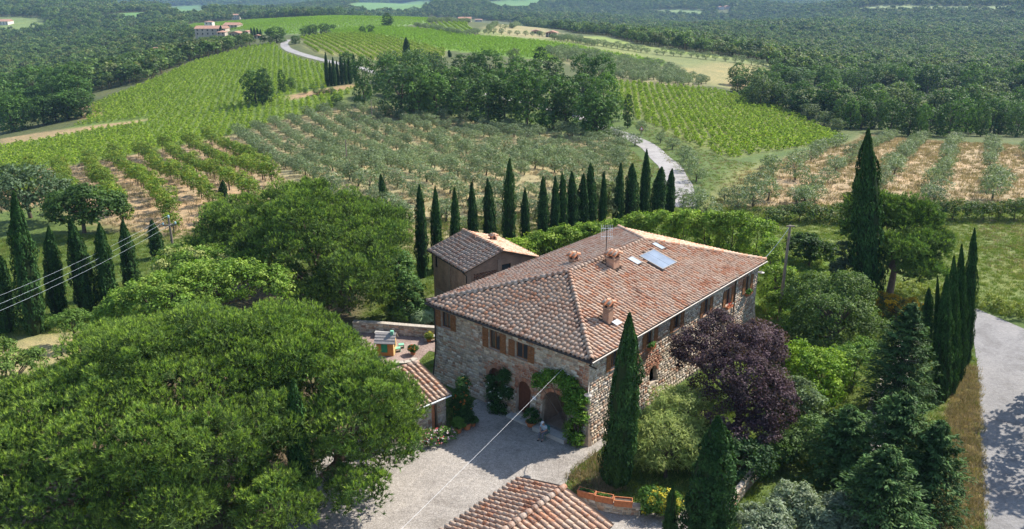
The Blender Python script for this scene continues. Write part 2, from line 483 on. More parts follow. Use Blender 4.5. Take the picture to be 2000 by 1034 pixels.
# gravel yard, paths and roads: sheets laid just above the ground
def sheet(name, poly, cell, lift, material, jitter=0.0, seed=0):
    """a draped sheet clipped to a world polygon"""
    bm = bmesh.new()
    vs = [bm.verts.new((p[0], p[1], 0)) for p in poly]
    f = bm.faces.new(vs)
    xs = [p[0] for p in poly]; ys = [p[1] for p in poly]
    for ax, lo, hi in ((0, min(xs), max(xs)), (1, min(ys), max(ys))):
        t = lo + cell
        while t < hi:
            co = (t, 0, 0) if ax == 0 else (0, t, 0); no = (1, 0, 0) if ax == 0 else (0, 1, 0)
            bmesh.ops.bisect_plane(bm, geom=bm.verts[:] + bm.edges[:] + bm.faces[:], plane_co=co, plane_no=no)
            t += cell
    for v in bm.verts: v.co.z = float(hgt(v.co.x, v.co.y)) + lift
    bmesh.ops.recalc_face_normals(bm, faces=bm.faces)
    me = bpy.data.meshes.new(name); bm.to_mesh(me); bm.free()
    if me.polygons and me.polygons[0].normal.z < 0: me.flip_normals()
    return obj(name, me, material)
def strip(name, line, wid, lift, material, crown=0.0):
    n = len(line); V = []; K = 4
    for i, p in enumerate(line):
        t = (line[min(i + 1, n - 1)] - line[max(i - 1, 0)]); t.z = 0; t.normalize()
        nrm = Vector((-t.y, t.x, 0)); w = wid(i / (n - 1)) if callable(wid) else wid
        w *= 1 + 0.04 * math.sin(i * 0.7) + 0.03 * math.sin(i * 1.9)
        for k in range(K + 1):
            q_ = p + nrm * (w * (k / K - 0.5))
            V.append((q_.x, q_.y, float(hgt(q_.x, q_.y)) + lift + crown * (1 - (2 * k / K - 1) ** 2)))
    Fs = [(i * 5 + k, i * 5 + k + 1, i * 5 + k + 6, i * 5 + k + 5) for i in range(n - 1) for k in range(4)]
    me = mesh_np(name, V, np.array(Fs), smooth=True)
    me.update()
    if me.polygons[0].normal.z < 0: me.flip_normals()
    return obj(name, me, material)
def gravelmat(name, c0, c1, c2):
    m, nt, b = _nodes(name)
    b.inputs['Roughness'].default_value = 0.95
    v = nt.nodes.new('ShaderNodeTexVoronoi'); v.inputs['Scale'].default_value = 22.0
    tc = nt.nodes.new('ShaderNodeTexCoord'); nt.links.new(tc.outputs['Object'], v.inputs['Vector'])
    n1 = _noise(nt, 0.3, 7, 0.68); n2 = _noise(nt, 4.0, 4, 0.7)
    n1.inputs['Distortion'].default_value = 1.2
    sx = nt.nodes.new('ShaderNodeSeparateColor'); nt.links.new(v.outputs['Color'], sx.inputs[0])
    pe = _ramp(nt, sx.outputs[0], [(0.0, c0), (0.5, c1), (1.0, c2)])
    r1 = _ramp(nt, n1.outputs[0], [(0.32, (0.70, 0.685, 0.67)), (0.5, (1, 1, 1)), (0.68, (1.18, 1.17, 1.15))])
    r2 = _ramp(nt, n2.outputs[0], [(0.3, (0.82, 0.82, 0.82)), (0.7, (1.15, 1.15, 1.15))])
    c = _mix(nt, pe.outputs[0], r1.outputs[0], 1.0, 'MULTIPLY'); c = _mix(nt, c, r2.outputs[0], 1.0, 'MULTIPLY')
    nt.links.new(c, b.inputs['Base Color'])
    _bump(nt, b, v.outputs['Distance'], 0.6, 0.02)
    return m
M['gravel'] = gravelmat('gravel', (0.215, 0.19, 0.165), (0.30, 0.27, 0.235), (0.385, 0.35, 0.31))
M['asphalt'] = gravelmat('asphalt', (0.195, 0.185, 0.178), (0.225, 0.214, 0.206), (0.26, 0.248, 0.238))
M['lane'] = gravelmat('lane', (0.25, 0.235, 0.22), (0.30, 0.28, 0.262), (0.36, 0.335, 0.31))
M['dirt_road'] = gravelmat('dirt_road', (0.38, 0.33, 0.27), (0.46, 0.41, 0.35), (0.55, 0.50, 0.44))
yard = [at_z(*p).to_tuple()[:2] for p in ((560, 1034), (560, 960), (620, 900), (700, 860), (800, 862), (880, 835), (905, 790), (960, 770), (1165, 850), (1190, 865), (1150, 895), (1118, 920),
                                          (1105, 945), (1125, 985), (1240, 1005), (1330, 1000), (1390, 985))]
yard = [(-24, 20)] + yard + [(12.5, 33.5), (17.0, 36.5), (21.5, 41.5), (24, 47), (25.5, 47), (24, 41), (19.5, 35), (14.5, 31), (12, 20)]
tag(sheet('courtyard', yard, 2.0, 0.012, M['gravel']), 'pale grey gravel courtyard', 'courtyard', kind='structure')
M['paving'] = gravelmat('paving', (0.20, 0.135, 0.11), (0.29, 0.21, 0.175), (0.36, 0.28, 0.24))
patio = [at_z(*p).to_tuple()[:2] for p in ((650, 640), (735, 650), (850, 652), (858, 690), (838, 686), (820, 704), (790, 714), (640, 712))]
tag(sheet('patio', patio, 2.0, 0.03, M['paving']), 'brick red patio paving beside the farmhouse', 'patio', kind='structure')
def gl(*pts): return [ground(*p) for p in pts]
r1 = [at_z(1330, 395), at_z(1327, 370), at_z(1316, 342), at_z(1297, 315), at_z(1272, 288), at_z(1240, 270), at_z(1215, 262)]
far_r = gl((1330, 405), (1328, 370), (1317, 342), (1297, 315), (1272, 291), (1243, 274), (1217, 263), (1180, 250), (1120, 225), (1000, 195), (880, 175), (800, 160), (742, 145), (700, 132), (660, 124), (620, 115), (585, 105), (562, 96), (555, 86), (563, 78))
tag(strip('country_road', smooth_line(far_r, 3.0), 4.0, 0.06, M['lane']), 'narrow asphalt road winding past the olive grove to the hilltop', 'road', kind='structure')
road_poly = [(16, 15), (22, 28), (26.3, 36.9), (30.8, 45.4), (33.5, 50.4), (36.3, 55.7), (39.3, 61.8), (41.5, 66.3), (43.1, 69.6), (45, 64.2), (50, 58), (60, 52), (80, 45), (80, 39), (60, 46), (50, 53), (44, 57.0), (40.9, 53), (38.2, 47.8), (35.5, 42.8), (31.5, 34.2), (22, 15)]
tag(sheet('road', road_poly, 2.5, 0.02, M['asphalt']), 'grey asphalt road bending round the property corner', 'road', kind='structure')
tag(strip('driveway', smooth_line([Vector((40.5, 67.0, 0)), Vector((38.0, 68.0, 0)), Vector((36.0, 66.5, 0)), at_z(1790, 630), at_z(1770, 700), at_z(1730, 780), Vector((25.0, 47.5, 0))], 1.0), 2.0, 0.016, M['gravel']),
    'pale gravel driveway between the garden trees and the cypresses', 'driveway', kind='structure')

# ------------------------------------------------------------------ plant makers
def unit(v): return v / (np.linalg.norm(v, axis=-1, keepdims=True) + 1e-9)
def rdir(rng, n): return unit(rng.normal(size=(n, 3)))
def leaf_quads(P, N, L, W, cols, rng, axis=None):
    """one diamond-shaped leaf per point; N: facing, axis: preferred long direction"""
    n = len(P)
    a = rdir(rng, n) if axis is None else axis + 0.35 * rng.normal(size=(n, 3))
    t = unit(a - (a * N).sum(1, keepdims=True) * N)
    b = np.cross(N, t)
    L = np.broadcast_to(L, (n,))[:, None]; W = np.broadcast_to(W, (n,))[:, None]
    bend = N * (L * 0.12)
    V = np.stack([P - t * L / 2, P + b * W / 2 + bend, P + t * L / 2, P - b * W / 2 + bend], 1).reshape(-1, 3)
    Fq = np.arange(n * 4).reshape(n, 4)
    return V, Fq, np.repeat(cols, 4, 0)
def pal_pick(rng, pal, n, k=None):
    pal = np.array(pal, float)
    i = rng.randint(0, len(pal), n) if k is None else k
    return pal[i]
def lobe_points(rng, lobes, n, depth=0.22, low=-0.55, gap=0.0):
    L = np.array(lobes, float)
    w = L[:, 3] * L[:, 4] + L[:, 3] * L[:, 5]; w /= w.sum()
    m_ = n * (9 if gap else 3)
    i = rng.choice(len(L), m_, p=w)
    d = rdir(rng, m_)
    d[:, 2] = np.where(d[:, 2] < low, -d[:, 2], d[:, 2])
    r = 1 - depth * rng.rand(m_) ** 1.5
    P = L[i, :3] + d * L[i, 3:6] * r[:, None]
    keep = np.ones(len(P), bool)
    for j in range(len(L)):
        e = (((P - L[j, :3]) / L[j, 3:6]) ** 2).sum(1)
        keep &= ~((e < 0.55) & (i != j))
    P = P[keep]; d = unit((d / L[i, 3:6]))[keep]
    if gap > 0:
        pick = []; Q = np.empty((0, 3))
        for q_ in range(len(P)):
            if len(pick) >= n: break
            if not len(pick) or (((Q - P[q_]) ** 2).sum(1).min() > gap * gap): pick.append(q_); Q = np.vstack([Q, P[q_]])
        return P[pick], d[pick]
    return P[:n], d[:n]
def crown_np(seed, lobes, clumps, per, cr, leaf, pal, asp=0.5, depth=0.22, low=-0.55, up=0.35, cvar=0.22, hang=0.0, flat=0.75, fill=0.12, gap=0.0):
    """leaf clumps over a set of ellipsoid lobes -> V, F, cols"""
    rng = np.random.RandomState(seed)
    Cc, Dc = lobe_points(rng, lobes, clumps, depth, low, gap)
    nf = int(clumps * fill)
    if nf:
        Lb = np.array(lobes, float); i = rng.randint(0, len(Lb), nf)
        Pi = Lb[i, :3] + rdir(rng, nf) * Lb[i, 3:6] * (0.55 * rng.rand(nf)[:, None] + 0.15)
        Cc = np.concatenate([Cc, Pi]); Dc = np.concatenate([Dc, rdir(rng, nf)])
    m = len(Cc)
    rad = cr * (0.6 + 0.8 * rng.rand(m))
    base = pal_pick(rng, pal, m) * (1 + cvar * rng.uniform(-1, 1, (m, 1)))
    k = np.repeat(np.arange(m), per)
    n = len(k)
    d = rdir(rng, n)
    d[:, 2] = np.where((d[:, 2] < -0.3) & (rng.rand(n) < 0.6), -d[:, 2], d[:, 2])
    rr = rng.rand(n) ** 0.45
    off = d * (rad[k] * rr)[:, None]; off[:, 2] *= flat
    P = Cc[k] + off
    if hang: P[:, 2] -= hang * rng.rand(n)
    N = unit(0.55 * d + 0.5 * Dc[k] + np.array((0, 0, up)) + 0.55 * rng.normal(size=(n, 3)))
    s = leaf * (0.65 + 0.7 * rng.rand(n))
    cols = base[k] * (1 + 0.16 * rng.normal(size=(n, 1))).clip(0.5, 1.6)
    return leaf_quads(P, N, s, s * asp, cols, rng)
def join_np(parts):
    V = []; Fq = []; Ft = []; C = []; o = 0
    for v, f, c in parts:
        V.append(v); C.append(c)
        (Fq if f.shape[1] == 4 else Ft).append(f + o); o += len(v)
    fs = []
    if Fq: fs.append(np.concatenate(Fq))
    if Ft: fs.append(np.concatenate(Ft))
    return np.concatenate(V), fs, np.concatenate(C)
def crown_mesh(name, *a, **k):
    v, f, c = crown_np(*a, **k)
    return mesh_np(name, v, f, c)
def trunk_mb(seed, h, r, limbs=5, spread=1.5, lean=0.15, fork=0.45, top=1.0):
    """tapered trunk with limbs that reach into the crown"""
    rng = random.Random(seed); mb = MB()
    lx, ly = rng.uniform(-lean, lean) * h, rng.uniform(-lean, lean) * h
    pts = [(0, 0, -0.3), (lx * .1, ly * .1, h * .15), (lx * .45, ly * .45, h * .5), (lx, ly, h * top)]
    mb.tube(pts, [r * 1.35, r, r * .78, r * .3], 8)
    for i in range(limbs):
        a = 2 * math.pi * (i + rng.random() * .6) / limbs
        z0 = h * rng.uniform(fork, fork + 0.25); f0 = z0 / h
        p0 = (lx * f0, ly * f0, z0)
        s = spread * rng.uniform(.6, 1.1)
        p2 = (p0[0] + math.cos(a) * s, p0[1] + math.sin(a) * s, z0 + h * rng.uniform(.2, .5))
        p1 = ((p0[0] + p2[0]) / 2 + rng.uniform(-.1, .1), (p0[1] + p2[1]) / 2, z0 + (p2[2] - z0) * .35)
        mb.tube([p0, p1, p2], [r * .5, r * .36, r * .12], 6, cap=False)
    return mb
def needle_np(seed, lobes, clumps, tufts, needles, cr, nl, nw, pal, young, depth=0.25, low=-0.25, young_p=0.35, flat=0.7, fill=0.25, gap=0.0):
    """pine foliage: clumps carry tufts, each tuft a brush of thin needles"""
    rng = np.random.RandomState(seed)
    Cc, Dc = lobe_points(rng, lobes, clumps, depth, low, gap)
    nf = int(clumps * fill)
    if nf:
        Lb = np.array(lobes, float); i = rng.randint(0, len(Lb), nf)
        Pi = Lb[i, :3] + rdir(rng, nf) * Lb[i, 3:6] * (0.5 * rng.rand(nf)[:, None] + 0.3)
        Cc = np.concatenate([Cc, Pi]); Dc = np.concatenate([Dc, rdir(rng, nf)])
    m = len(Cc)
    rad = cr * (0.55 + 0.8 * rng.rand(m))
    base = pal_pick(rng, pal, m) * (1 + 0.3 * rng.uniform(-1, 1, (m, 1)))
    k = np.repeat(np.arange(m), tufts); T = len(k)
    d = rdir(rng, T); d[:, 2] = np.where(d[:, 2] < -0.15, -d[:, 2], d[:, 2])
    off = d * (rad[k] * (0.6 + 0.45 * rng.rand(T)))[:, None]; off[:, 2] *= flat
    P = Cc[k] + off
    ax = unit(0.8 * d + 0.35 * Dc[k] + np.array((0, 0, 0.75)))
    yg = (rng.rand(T) < young_p * np.clip(0.4 + d[:, 2], 0, 1)) & (ax[:, 2] > 0.35)
    tc = base[k] * (1 + 0.15 * rng.normal(size=(T, 1))).clip(0.5, 1.5)
    tc[yg] = np.array(young) * (0.8 + 0.4 * rng.rand(yg.sum(), 1))
    kk = np.repeat(np.arange(T), needles); n = len(kk)
    spread = np.where(yg[kk], 0.28, 0.75)[:, None]
    dd = unit(ax[kk] + spread * rng.normal(size=(n, 3)))
    L = nl * (0.7 + 0.6 * rng.rand(n))[:, None]
    side = unit(np.cross(dd, rdir(rng, n))) * (nw * (0.7 + 0.6 * rng.rand(n)))[:, None] / 2
    B = P[kk] - dd * L * 0.15
    V = np.stack([B - side, B + side, B + dd * L], 1).reshape(-1, 3)
    cols = tc[kk] * (1 + 0.12 * rng.normal(size=(n, 1))).clip(0.5, 1.5)
    return V, np.arange(n * 3).reshape(n, 3), np.repeat(cols, 3, 0)
def cypress_np(seed, h, r, n, leaf=0.3, pal=None, twin=0.0):
    """columnar cypress: upright sprays on a fluted spindle"""
    rng = np.random.RandomState(seed)
    pal = np.array(pal or [(0.022, 0.05, 0.016), (0.03, 0.068, 0.02), (0.042, 0.085, 0.024)])
    t = rng.rand(n) ** 1.15                                   # 0 foot .. 1 tip
    prof = np.interp(t, [0, .04, .15, .35, .6, .8, .93, 1], [.45, .72, .95, 1, .84, .55, .26, .03])
    th = rng.rand(n) * 2 * math.pi
    ph = rng.rand(6) * 6.28
    fl = 1 + .10 * np.sin(5 * th + ph[0] + 2 * np.sin(t * 5)) + .08 * np.sin(9 * th + ph[1] + t * 6) + .07 * np.sin(t * 31 + ph[2] + 2 * np.sin(th)) + .06 * np.sin(t * 60 + 3 * th + ph[3])
    rad = r * prof * fl * (1 - .22 * rng.rand(n) ** 2)
    k_ = 14; tt = rng.rand(k_); ta = rng.rand(k_) * 6.28; tw = .04 + .05 * rng.rand(k_)
    for q_ in range(k_):
        da = np.abs((th - ta[q_] + math.pi) % (2 * math.pi) - math.pi)
        rad *= 1 + .28 * np.exp(-((t - tt[q_]) / tw[q_]) ** 2 - (da / .45) ** 2)
    lean = r * .25 * np.sin(t * 3 + ph[4])
    P = np.stack([rad * np.cos(th) + lean * math.cos(ph[5]), rad * np.sin(th) + lean * math.sin(ph[5]), t * h], 1)
    o = np.stack([np.cos(th), np.sin(th), np.zeros(n)], 1)
    N = unit(o + np.array((0, 0, .15)) + .45 * rng.normal(size=(n, 3)))
    s = leaf * (.6 + .8 * rng.rand(n))
    cl = pal[((np.sin(7 * th + ph[0]) + np.sin(t * 40 + ph[1]) + rng.normal(size=n) * .8) * .6 + 1.3).clip(0, 2.99).astype(int)]
    cols = cl * (1 + .2 * rng.normal(size=(n, 1))).clip(.5, 1.7)
    ax = np.array((0, 0, 1.0)) + .25 * o
    v, f, c = leaf_quads(P, N, s, s * .38, cols, rng, axis=np.broadcast_to(ax, (n, 3)) if ax.ndim == 1 else ax)
    return v, f, c
def core_np(h, r, z0=0.0, col=(0.02, 0.03, 0.012)):
    """the dense twig mass inside a columnar crown"""
    k = 10; zs = [z0, h * .12, h * .35, h * .6, h * .82, h * .96]; rr = [.5, .72, .78, .62, .38, .05]
    V = []
    for z, q in zip(zs, rr):
        for i in range(k):
            a = 6.2832 * i / k; w = r * q * (1 + .12 * math.sin(3 * a + z))
            V.append((w * math.cos(a), w * math.sin(a), z))
    Fq = [(i * k + j, i * k + (j + 1) % k, (i + 1) * k + (j + 1) % k, (i + 1) * k + j) for i in range(len(zs) - 1) for j in range(k)]
    return np.array(V), np.array(Fq), np.tile(np.array(col), (len(V), 1))
def inst_stuff(name, protos, P, S, material_note, label, cat, seed=0, zsq=(0.85, 1.15)):
    """a mass nobody could count: prototypes scattered on points by geometry nodes, one object"""
    col = bpy.data.collections.new(name + '_kinds')
    for i, me in enumerate(protos):
        o = bpy.data.objects.new(name + '_kind', me); col.objects.link(o)
    me = bpy.data.meshes.new(name)
    me.vertices.add(len(P)); me.vertices.foreach_set('co', np.asarray(P, np.float32).ravel())
    a = me.attributes.new('size', 'FLOAT', 'POINT'); a.data.foreach_set('value', np.asarray(S, np.float32))
    o = obj(name, me)
    ng = bpy.data.node_groups.new(name, 'GeometryNodeTree')
    ng.interface.new_socket('Geometry', in_out='INPUT', socket_type='NodeSocketGeometry')
    ng.interface.new_socket('Geometry', in_out='OUTPUT', socket_type='NodeSocketGeometry')
    gi = ng.nodes.new('NodeGroupInput'); go = ng.nodes.new('NodeGroupOutput')
    ci = ng.nodes.new('GeometryNodeCollectionInfo'); ci.inputs['Collection'].default_value = col
    ci.inputs['Separate Children'].default_value = True; ci.inputs['Reset Children'].default_value = True
    ip = ng.nodes.new('GeometryNodeInstanceOnPoints'); ip.inputs['Pick Instance'].default_value = True
    ri = ng.nodes.new('FunctionNodeRandomValue'); ri.data_type = 'INT'
    ri.inputs[4].default_value = 0; ri.inputs[5].default_value = len(protos) - 1; ri.inputs['Seed'].default_value = seed
    rr = ng.nodes.new('FunctionNodeRandomValue'); rr.data_type = 'FLOAT_VECTOR'
    rr.inputs[0].default_value = (0, 0, 0); rr.inputs[1].default_value = (0.0, 0.0, 6.283); rr.inputs['Seed'].default_value = seed + 1
    na = ng.nodes.new('GeometryNodeInputNamedAttribute'); na.data_type = 'FLOAT'; na.inputs['Name'].default_value = 'size'
    rz = ng.nodes.new('FunctionNodeRandomValue'); rz.data_type = 'FLOAT_VECTOR'
    rz.inputs[0].default_value = (.85, .85, zsq[0]); rz.inputs[1].default_value = (1.15, 1.15, zsq[1]); rz.inputs['Seed'].default_value = seed + 2
    vm = ng.nodes.new('ShaderNodeVectorMath'); vm.operation = 'SCALE'
    L = ng.links.new
    L(gi.outputs[0], ip.inputs['Points']); L(ci.outputs[0], ip.inputs['Instance'])
    L(ri.outputs[2], ip.inputs['Instance Index']); L(rr.outputs[0], ip.inputs['Rotation'])
    L(rz.outputs[0], vm.inputs[0]); L(na.outputs[0], vm.inputs['Scale']); L(vm.outputs[0], ip.inputs['Scale'])
    L(ip.outputs[0], go.inputs[0])
    md = o.modifiers.new('scatter', 'NODES'); md.node_group = ng
    return tag(o, label, cat, kind='stuff')

# palettes: real leaf colours
PAL_OAK = [(0.038, 0.075, 0.02), (0.05, 0.095, 0.024), (0.032, 0.062, 0.02), (0.062, 0.105, 0.03)]
PAL_LIGHT = [(0.095, 0.17, 0.03), (0.12, 0.20, 0.034), (0.075, 0.14, 0.028), (0.14, 0.21, 0.045)]
PAL_OLIVE = [(0.15, 0.195, 0.10), (0.20, 0.245, 0.14), (0.115, 0.155, 0.075), (0.26, 0.30, 0.19)]
PAL_ORCH = [(0.10, 0.165, 0.028), (0.13, 0.19, 0.03), (0.085, 0.14, 0.026), (0.16, 0.185, 0.03)]
PAL_PINE = [(0.050, 0.092, 0.024), (0.066, 0.112, 0.03), (0.085, 0.135, 0.036), (0.055, 0.09, 0.03)]
PAL_CYP = [(0.020, 0.046, 0.016), (0.028, 0.064, 0.02), (0.04, 0.084, 0.026)]
PAL_VINE = [(0.14, 0.23, 0.03), (0.17, 0.265, 0.035), (0.115, 0.195, 0.028), (0.20, 0.28, 0.045)]

# ------------------------------------------------------------------ far woods and vineyards
HULL = gpoly([(535, 84), (500, 72), (345, 64), (375, 46), (470, 40), (600, 33), (840, 33), (930, 38), (1010, 46), (1125, 66), (1185, 70), (1240, 86), (1512, 127), (1495, 145), (1440, 178), (1500, 200), (1600, 245), (1652, 270)])
HULL += [(60, 190), (0, 180), (-80, 190)] + gpoly([(642, 172), (640, 131), (552, 105)])
rs = np.random.RandomState(11)
ROADP = [tuple(p)[:2] for p in smooth_line(far_r, 12.0)]
HAZE = 0.0001
FARH = [  # far houses: label, photo column, foot row, width px, wall height px, depth m, turn, options
    ('long stone manor of the hilltop hamlet with windows', 416, 69, 58, 13, 12, .05, dict(cols=6)), ('square tower rising from the hamlet manor', 411, 61, 15, 13, 7, .05, dict(tower=True, cols=2, hip=True, lift=2.0, wall='far_pale')),
    ('tile roofed hamlet house right of the manor', 456, 57, 28, 8, 11, -.1, {}), ('square pale hamlet house below the manor', 435, 74, 15, 11, 8, .1, dict(hip=True, cols=2)), ('low hamlet barn with a tiled roof', 463, 72, 22, 7, 8, -.05, dict(rows=1)), ('small hamlet house at the right end', 483, 70, 11, 8, 7, 0, dict(cols=2)),
    ('pale wall house by the cypress group of the hamlet', 505, 75, 14, 5, 6, 0, dict(rows=1, cols=2)), ('upper hamlet house on the ridge among trees', 462, 39, 14, 9, 9, .1, dict(cols=3, wall='far_pale')), ('lone farmhouse with a red roof inside the left woodland', 317, 106, 27, 9, 9, .25, dict(cols=3)),
    ('farmhouse on the hilltop above the small striped vineyard', 908, 43, 24, 6, 9, 0, dict(cols=4)), ('small barn right of the hilltop farmhouse', 935, 43, 14, 4, 7, 0, dict(rows=1, cols=2)), ('farmhouse among trees on the right slope', 1078, 73, 22, 9, 9, -.15, {}), ('low shed left of the slope farmhouse', 1047, 66, 18, 5, 7, 0, dict(rows=1)),
    ('white walled farm on the distant forest ridge', 1408, 18, 9, 4, 20, 0, dict(rows=1, wall='far_pale')), ('red roofed farm beside the distant white one', 1420, 17, 10, 4, 20, 0, dict(rows=1)), ('farm in the field at the upper left edge', 8, 48, 26, 6, 16, .1, dict(wall='far_pale', cols=5))]
SPOT = [(ground(a[1], a[2]), a[3] * project(ground(a[1], a[2]))[2] / F) for a in FARH]
def scatter(y0, y1, sp, wide=0.70):
    nyy = int((y1 - y0) / sp); out = []
    for j in range(nyy):
        yy = y0 + j * sp; w = wide * yy + 60
        xs = np.arange(-w, w, sp) + rs.uniform(-.45, .45, len(np.arange(-w, w, sp))) * sp + (j % 2) * sp * .5
        out.append(np.stack([xs, yy + rs.uniform(-.45, .45, len(xs)) * sp], 1))
    p = np.concatenate(out)
    bad = in_poly(p[:, 0], p[:, 1], HULL) | in_poly(p[:, 0], p[:, 1], FIELD['vine_left'])
    bad |= poly_dist(p[:, 0], p[:, 1], FIELD['vine_left']) < 3
    for q_, c_ in FARP: bad |= in_poly(p[:, 0], p[:, 1], q_)
    bad |= in_poly(p[:, 0], p[:, 1], FIELD['vine_right']) | in_poly(p[:, 0], p[:, 1], FIELD['grove_right'])
    for c_, w_ in SPOT:
        bad |= (np.abs(p[:, 0] * c_.y / p[:, 1] - c_.x) < w_ * .6 + 2) & (p[:, 1] > c_.y - 30 - c_.y * .035) & (p[:, 1] < c_.y + 10)
    return p[~bad]
def blob_tree(seed, pal, cl=46, per=5, leaf=1.25, wide=4.0, high=4.0, cz=5.2):
    rng = np.random.RandomState(seed)
    lobes = [(0, 0, cz, wide * .8, wide * .8, high)]
    for i in range(5):
        a = rng.rand() * 6.28; d = wide * .55
        lobes.append((d * math.cos(a), d * math.sin(a), cz + rng.uniform(-.35, .35) * high, wide * .5, wide * .5, high * .5))
    v, f, c = crown_np(seed, lobes, cl, per, wide * .3, leaf, pal, asp=.75, up=.6, fill=.0, cvar=.25)
    k = 6; ang = np.arange(k) * 6.2832 / k                      # trunk
    tv = np.concatenate([np.stack([.28 * np.cos(ang), .28 * np.sin(ang), np.full(k, -1.5)], 1), np.stack([.14 * np.cos(ang), .14 * np.sin(ang), np.full(k, cz)], 1)])
    tf = np.array([(i, (i + 1) % k, k + (i + 1) % k, k + i) for i in range(k)])
    V, fs, C_ = join_np([(v, f, c), (tv, tf, np.tile((.09, .07, .05), (len(tv), 1)))])
    me = mesh_np('forest_tree', V, fs, C_); me.materials.append(M['wood_leaf'])
    return me
PAL_WOOD = [(0.045, 0.08, 0.026), (0.058, 0.10, 0.03), (0.036, 0.066, 0.024), (0.08, 0.12, 0.036), (0.09, 0.11, 0.05)]
woodk = [blob_tree(40 + i, [PAL_WOOD[i % 5], PAL_WOOD[(i + 1) % 5], PAL_WOOD[(i * 3) % 5]], wide=3.6 + .3 * i, high=3.2 + .4 * (i % 3)) for i in range(6)]
P = scatter(262, 1000, 4.5)
keep = ~((P[:, 0] > 60) & (P[:, 1] < 380) & (P[:, 0] < 0.72 * P[:, 1] + 40))        # the right-hand wood is built tree by tree
keep &= ~((P[:, 0] > -60) & (P[:, 0] < 90) & (P[:, 1] < 300))
keep &= ~((P[:, 0] < -100) & (P[:, 1] < 330) & (P[:, 0] > -.7 * P[:, 1] - 10))      # so is the left-hand one
P = P[keep]
ham = SPOT[3][0]
HAMP = gpoly([(378, 62), (380, 78), (430, 82), (520, 84), (525, 64), (440, 56)])
P = P[~in_poly(P[:, 0], P[:, 1], HAMP)]
near_h = np.clip(np.hypot(P[:, 0] - ham.x, P[:, 1] - ham.y) / 130.0, .5, 1)
inst_stuff('valley_woodland', woodk, np.column_stack([P, hgt(P[:, 0], P[:, 1])]), near_h * rs.uniform(.4, .8, len(P)) * rs.choice((.85, 1.0, 1.25), len(P)), '', 'dense oak woodland filling the valleys beside the vineyards', 'woodland', 1)
P = scatter(1000, 2300, 6.6)
inst_stuff('hillside_forest', woodk, np.column_stack([P, hgt(P[:, 0], P[:, 1])]), rs.uniform(.6, 1.05, len(P)) * rs.choice((.8, 1.0, 1.25), len(P)), '', 'dark forest covering the hillsides beyond the valley', 'forest', 5)
P = np.concatenate([scatter(2300, 4600, 13), scatter(4600, 9500, 38)])
big = np.clip((P[:, 1] - 2300) / 4000, 0, 1)
inst_stuff('distant_forest', woodk, np.column_stack([P, hgt(P[:, 0], P[:, 1])]), (1.3 + 3.2 * big) * rs.uniform(.75, 1.25, len(P)), '', 'blue distant forest on the hills along the horizon', 'forest', 9, (.5, .8))

# vineyards: leafy rows, far too many vines to count
def vine_kind(seed, pal, w=.5, h=1.5, l=.8, n=40, leaf=.30):
    v, f, c = crown_np(seed, [(0, 0, h * .6, l, w, h * .45)], 9, n // 4, .3, leaf, pal, asp=.8, up=.5, low=-.9, fill=0)
    k = 4; ang = np.arange(k) * 6.2832 / k
    tv = np.concatenate([np.stack([.05 * np.cos(ang), .05 * np.sin(ang), np.full(k, -.2)], 1), np.stack([.04 * np.cos(ang), .04 * np.sin(ang), np.full(k, h * .7)], 1)])
    tf = np.array([(i, (i + 1) % k, k + (i + 1) % k, k + i) for i in range(k)])
    V, fs, C_ = join_np([(v, f, c), (tv, tf, np.tile((.12, .09, .06), (len(tv), 1)))])
    me = mesh_np('vine', V, fs, C_); me.materials.append(M['vine_leaf'])
    return me
def rows_in(poly, pa, pb, sp, step, jit=.18, skip=0.03):
    a = Vector(ground(*pa)[:2]) if not isinstance(pa, Vector) else pa.xy
    b = Vector(ground(*pb)[:2]) if not isinstance(pb, Vector) else pb.xy
    d = (b - a).normalized(); n = Vector((-d.y, d.x))
    pp = [Vector(p) - a for p in poly]
    s0, s1 = min(p.dot(n) for p in pp), max(p.dot(n) for p in pp)
    t0, t1 = min(p.dot(d) for p in pp), max(p.dot(d) for p in pp)
    S, T = np.meshgrid(np.arange(math.ceil(s0 / sp), math.floor(s1 / sp) + 1) * sp, np.arange(t0, t1, step))
    S = S.ravel(); T = T.ravel()
    S = S + rs.normal(size=S.size) * jit; T = T + rs.uniform(-.3, .3, T.size) * step
    X = a.x + d.x * T + n.x * S; Y = a.y + d.y * T + n.y * S
    k = in_poly(X, Y, poly) & (rs.rand(X.size) > skip)
    return X[k], Y[k]
vk = [vine_kind(70 + i, PAL_VINE) for i in range(4)]
vb = [vine_kind(80 + i, [(.14, .25, .03), (.17, .28, .035), (.12, .22, .03)]) for i in range(3)]
def vineyard(name, key, pa, pb, sp, step, kinds, label, s=(.8, 1.2), cut=None, skip=.03, jit=.18):
    X, Y = rows_in(FIELD[key], pa, pb, sp, step, jit, skip)
    if cut is not None:
        k = np.ones(X.size, bool)
        for poly in cut: k &= ~in_poly(X, Y, poly)
        X, Y = X[k], Y[k]
    return inst_stuff(name, kinds, np.column_stack([X, Y, hgt(X, Y)]), rs.uniform(*s, X.size), '', label, 'vineyard', 21)
tracks = [gpoly([(0, 268), (60, 258), (180, 243), (290, 231), (285, 240), (180, 256), (60, 279), (0, 287)]), gpoly([(550, 190), (640, 172), (690, 165), (690, 175), (640, 184), (570, 199)])]
vineyard('vineyard', 'vine_left', (330, 290), (400, 190), 2.1, .95, vk, 'long sloping vineyard left of the olive grove', (.5, .9), tracks, .08, .3)
vineyard('vineyard', 'vine_right', (1420, 300), (1330, 175), 2.1, .95, vk, 'green vineyard between the bend of the road and the right hand wood', (.5, .95), None, .10, .3)
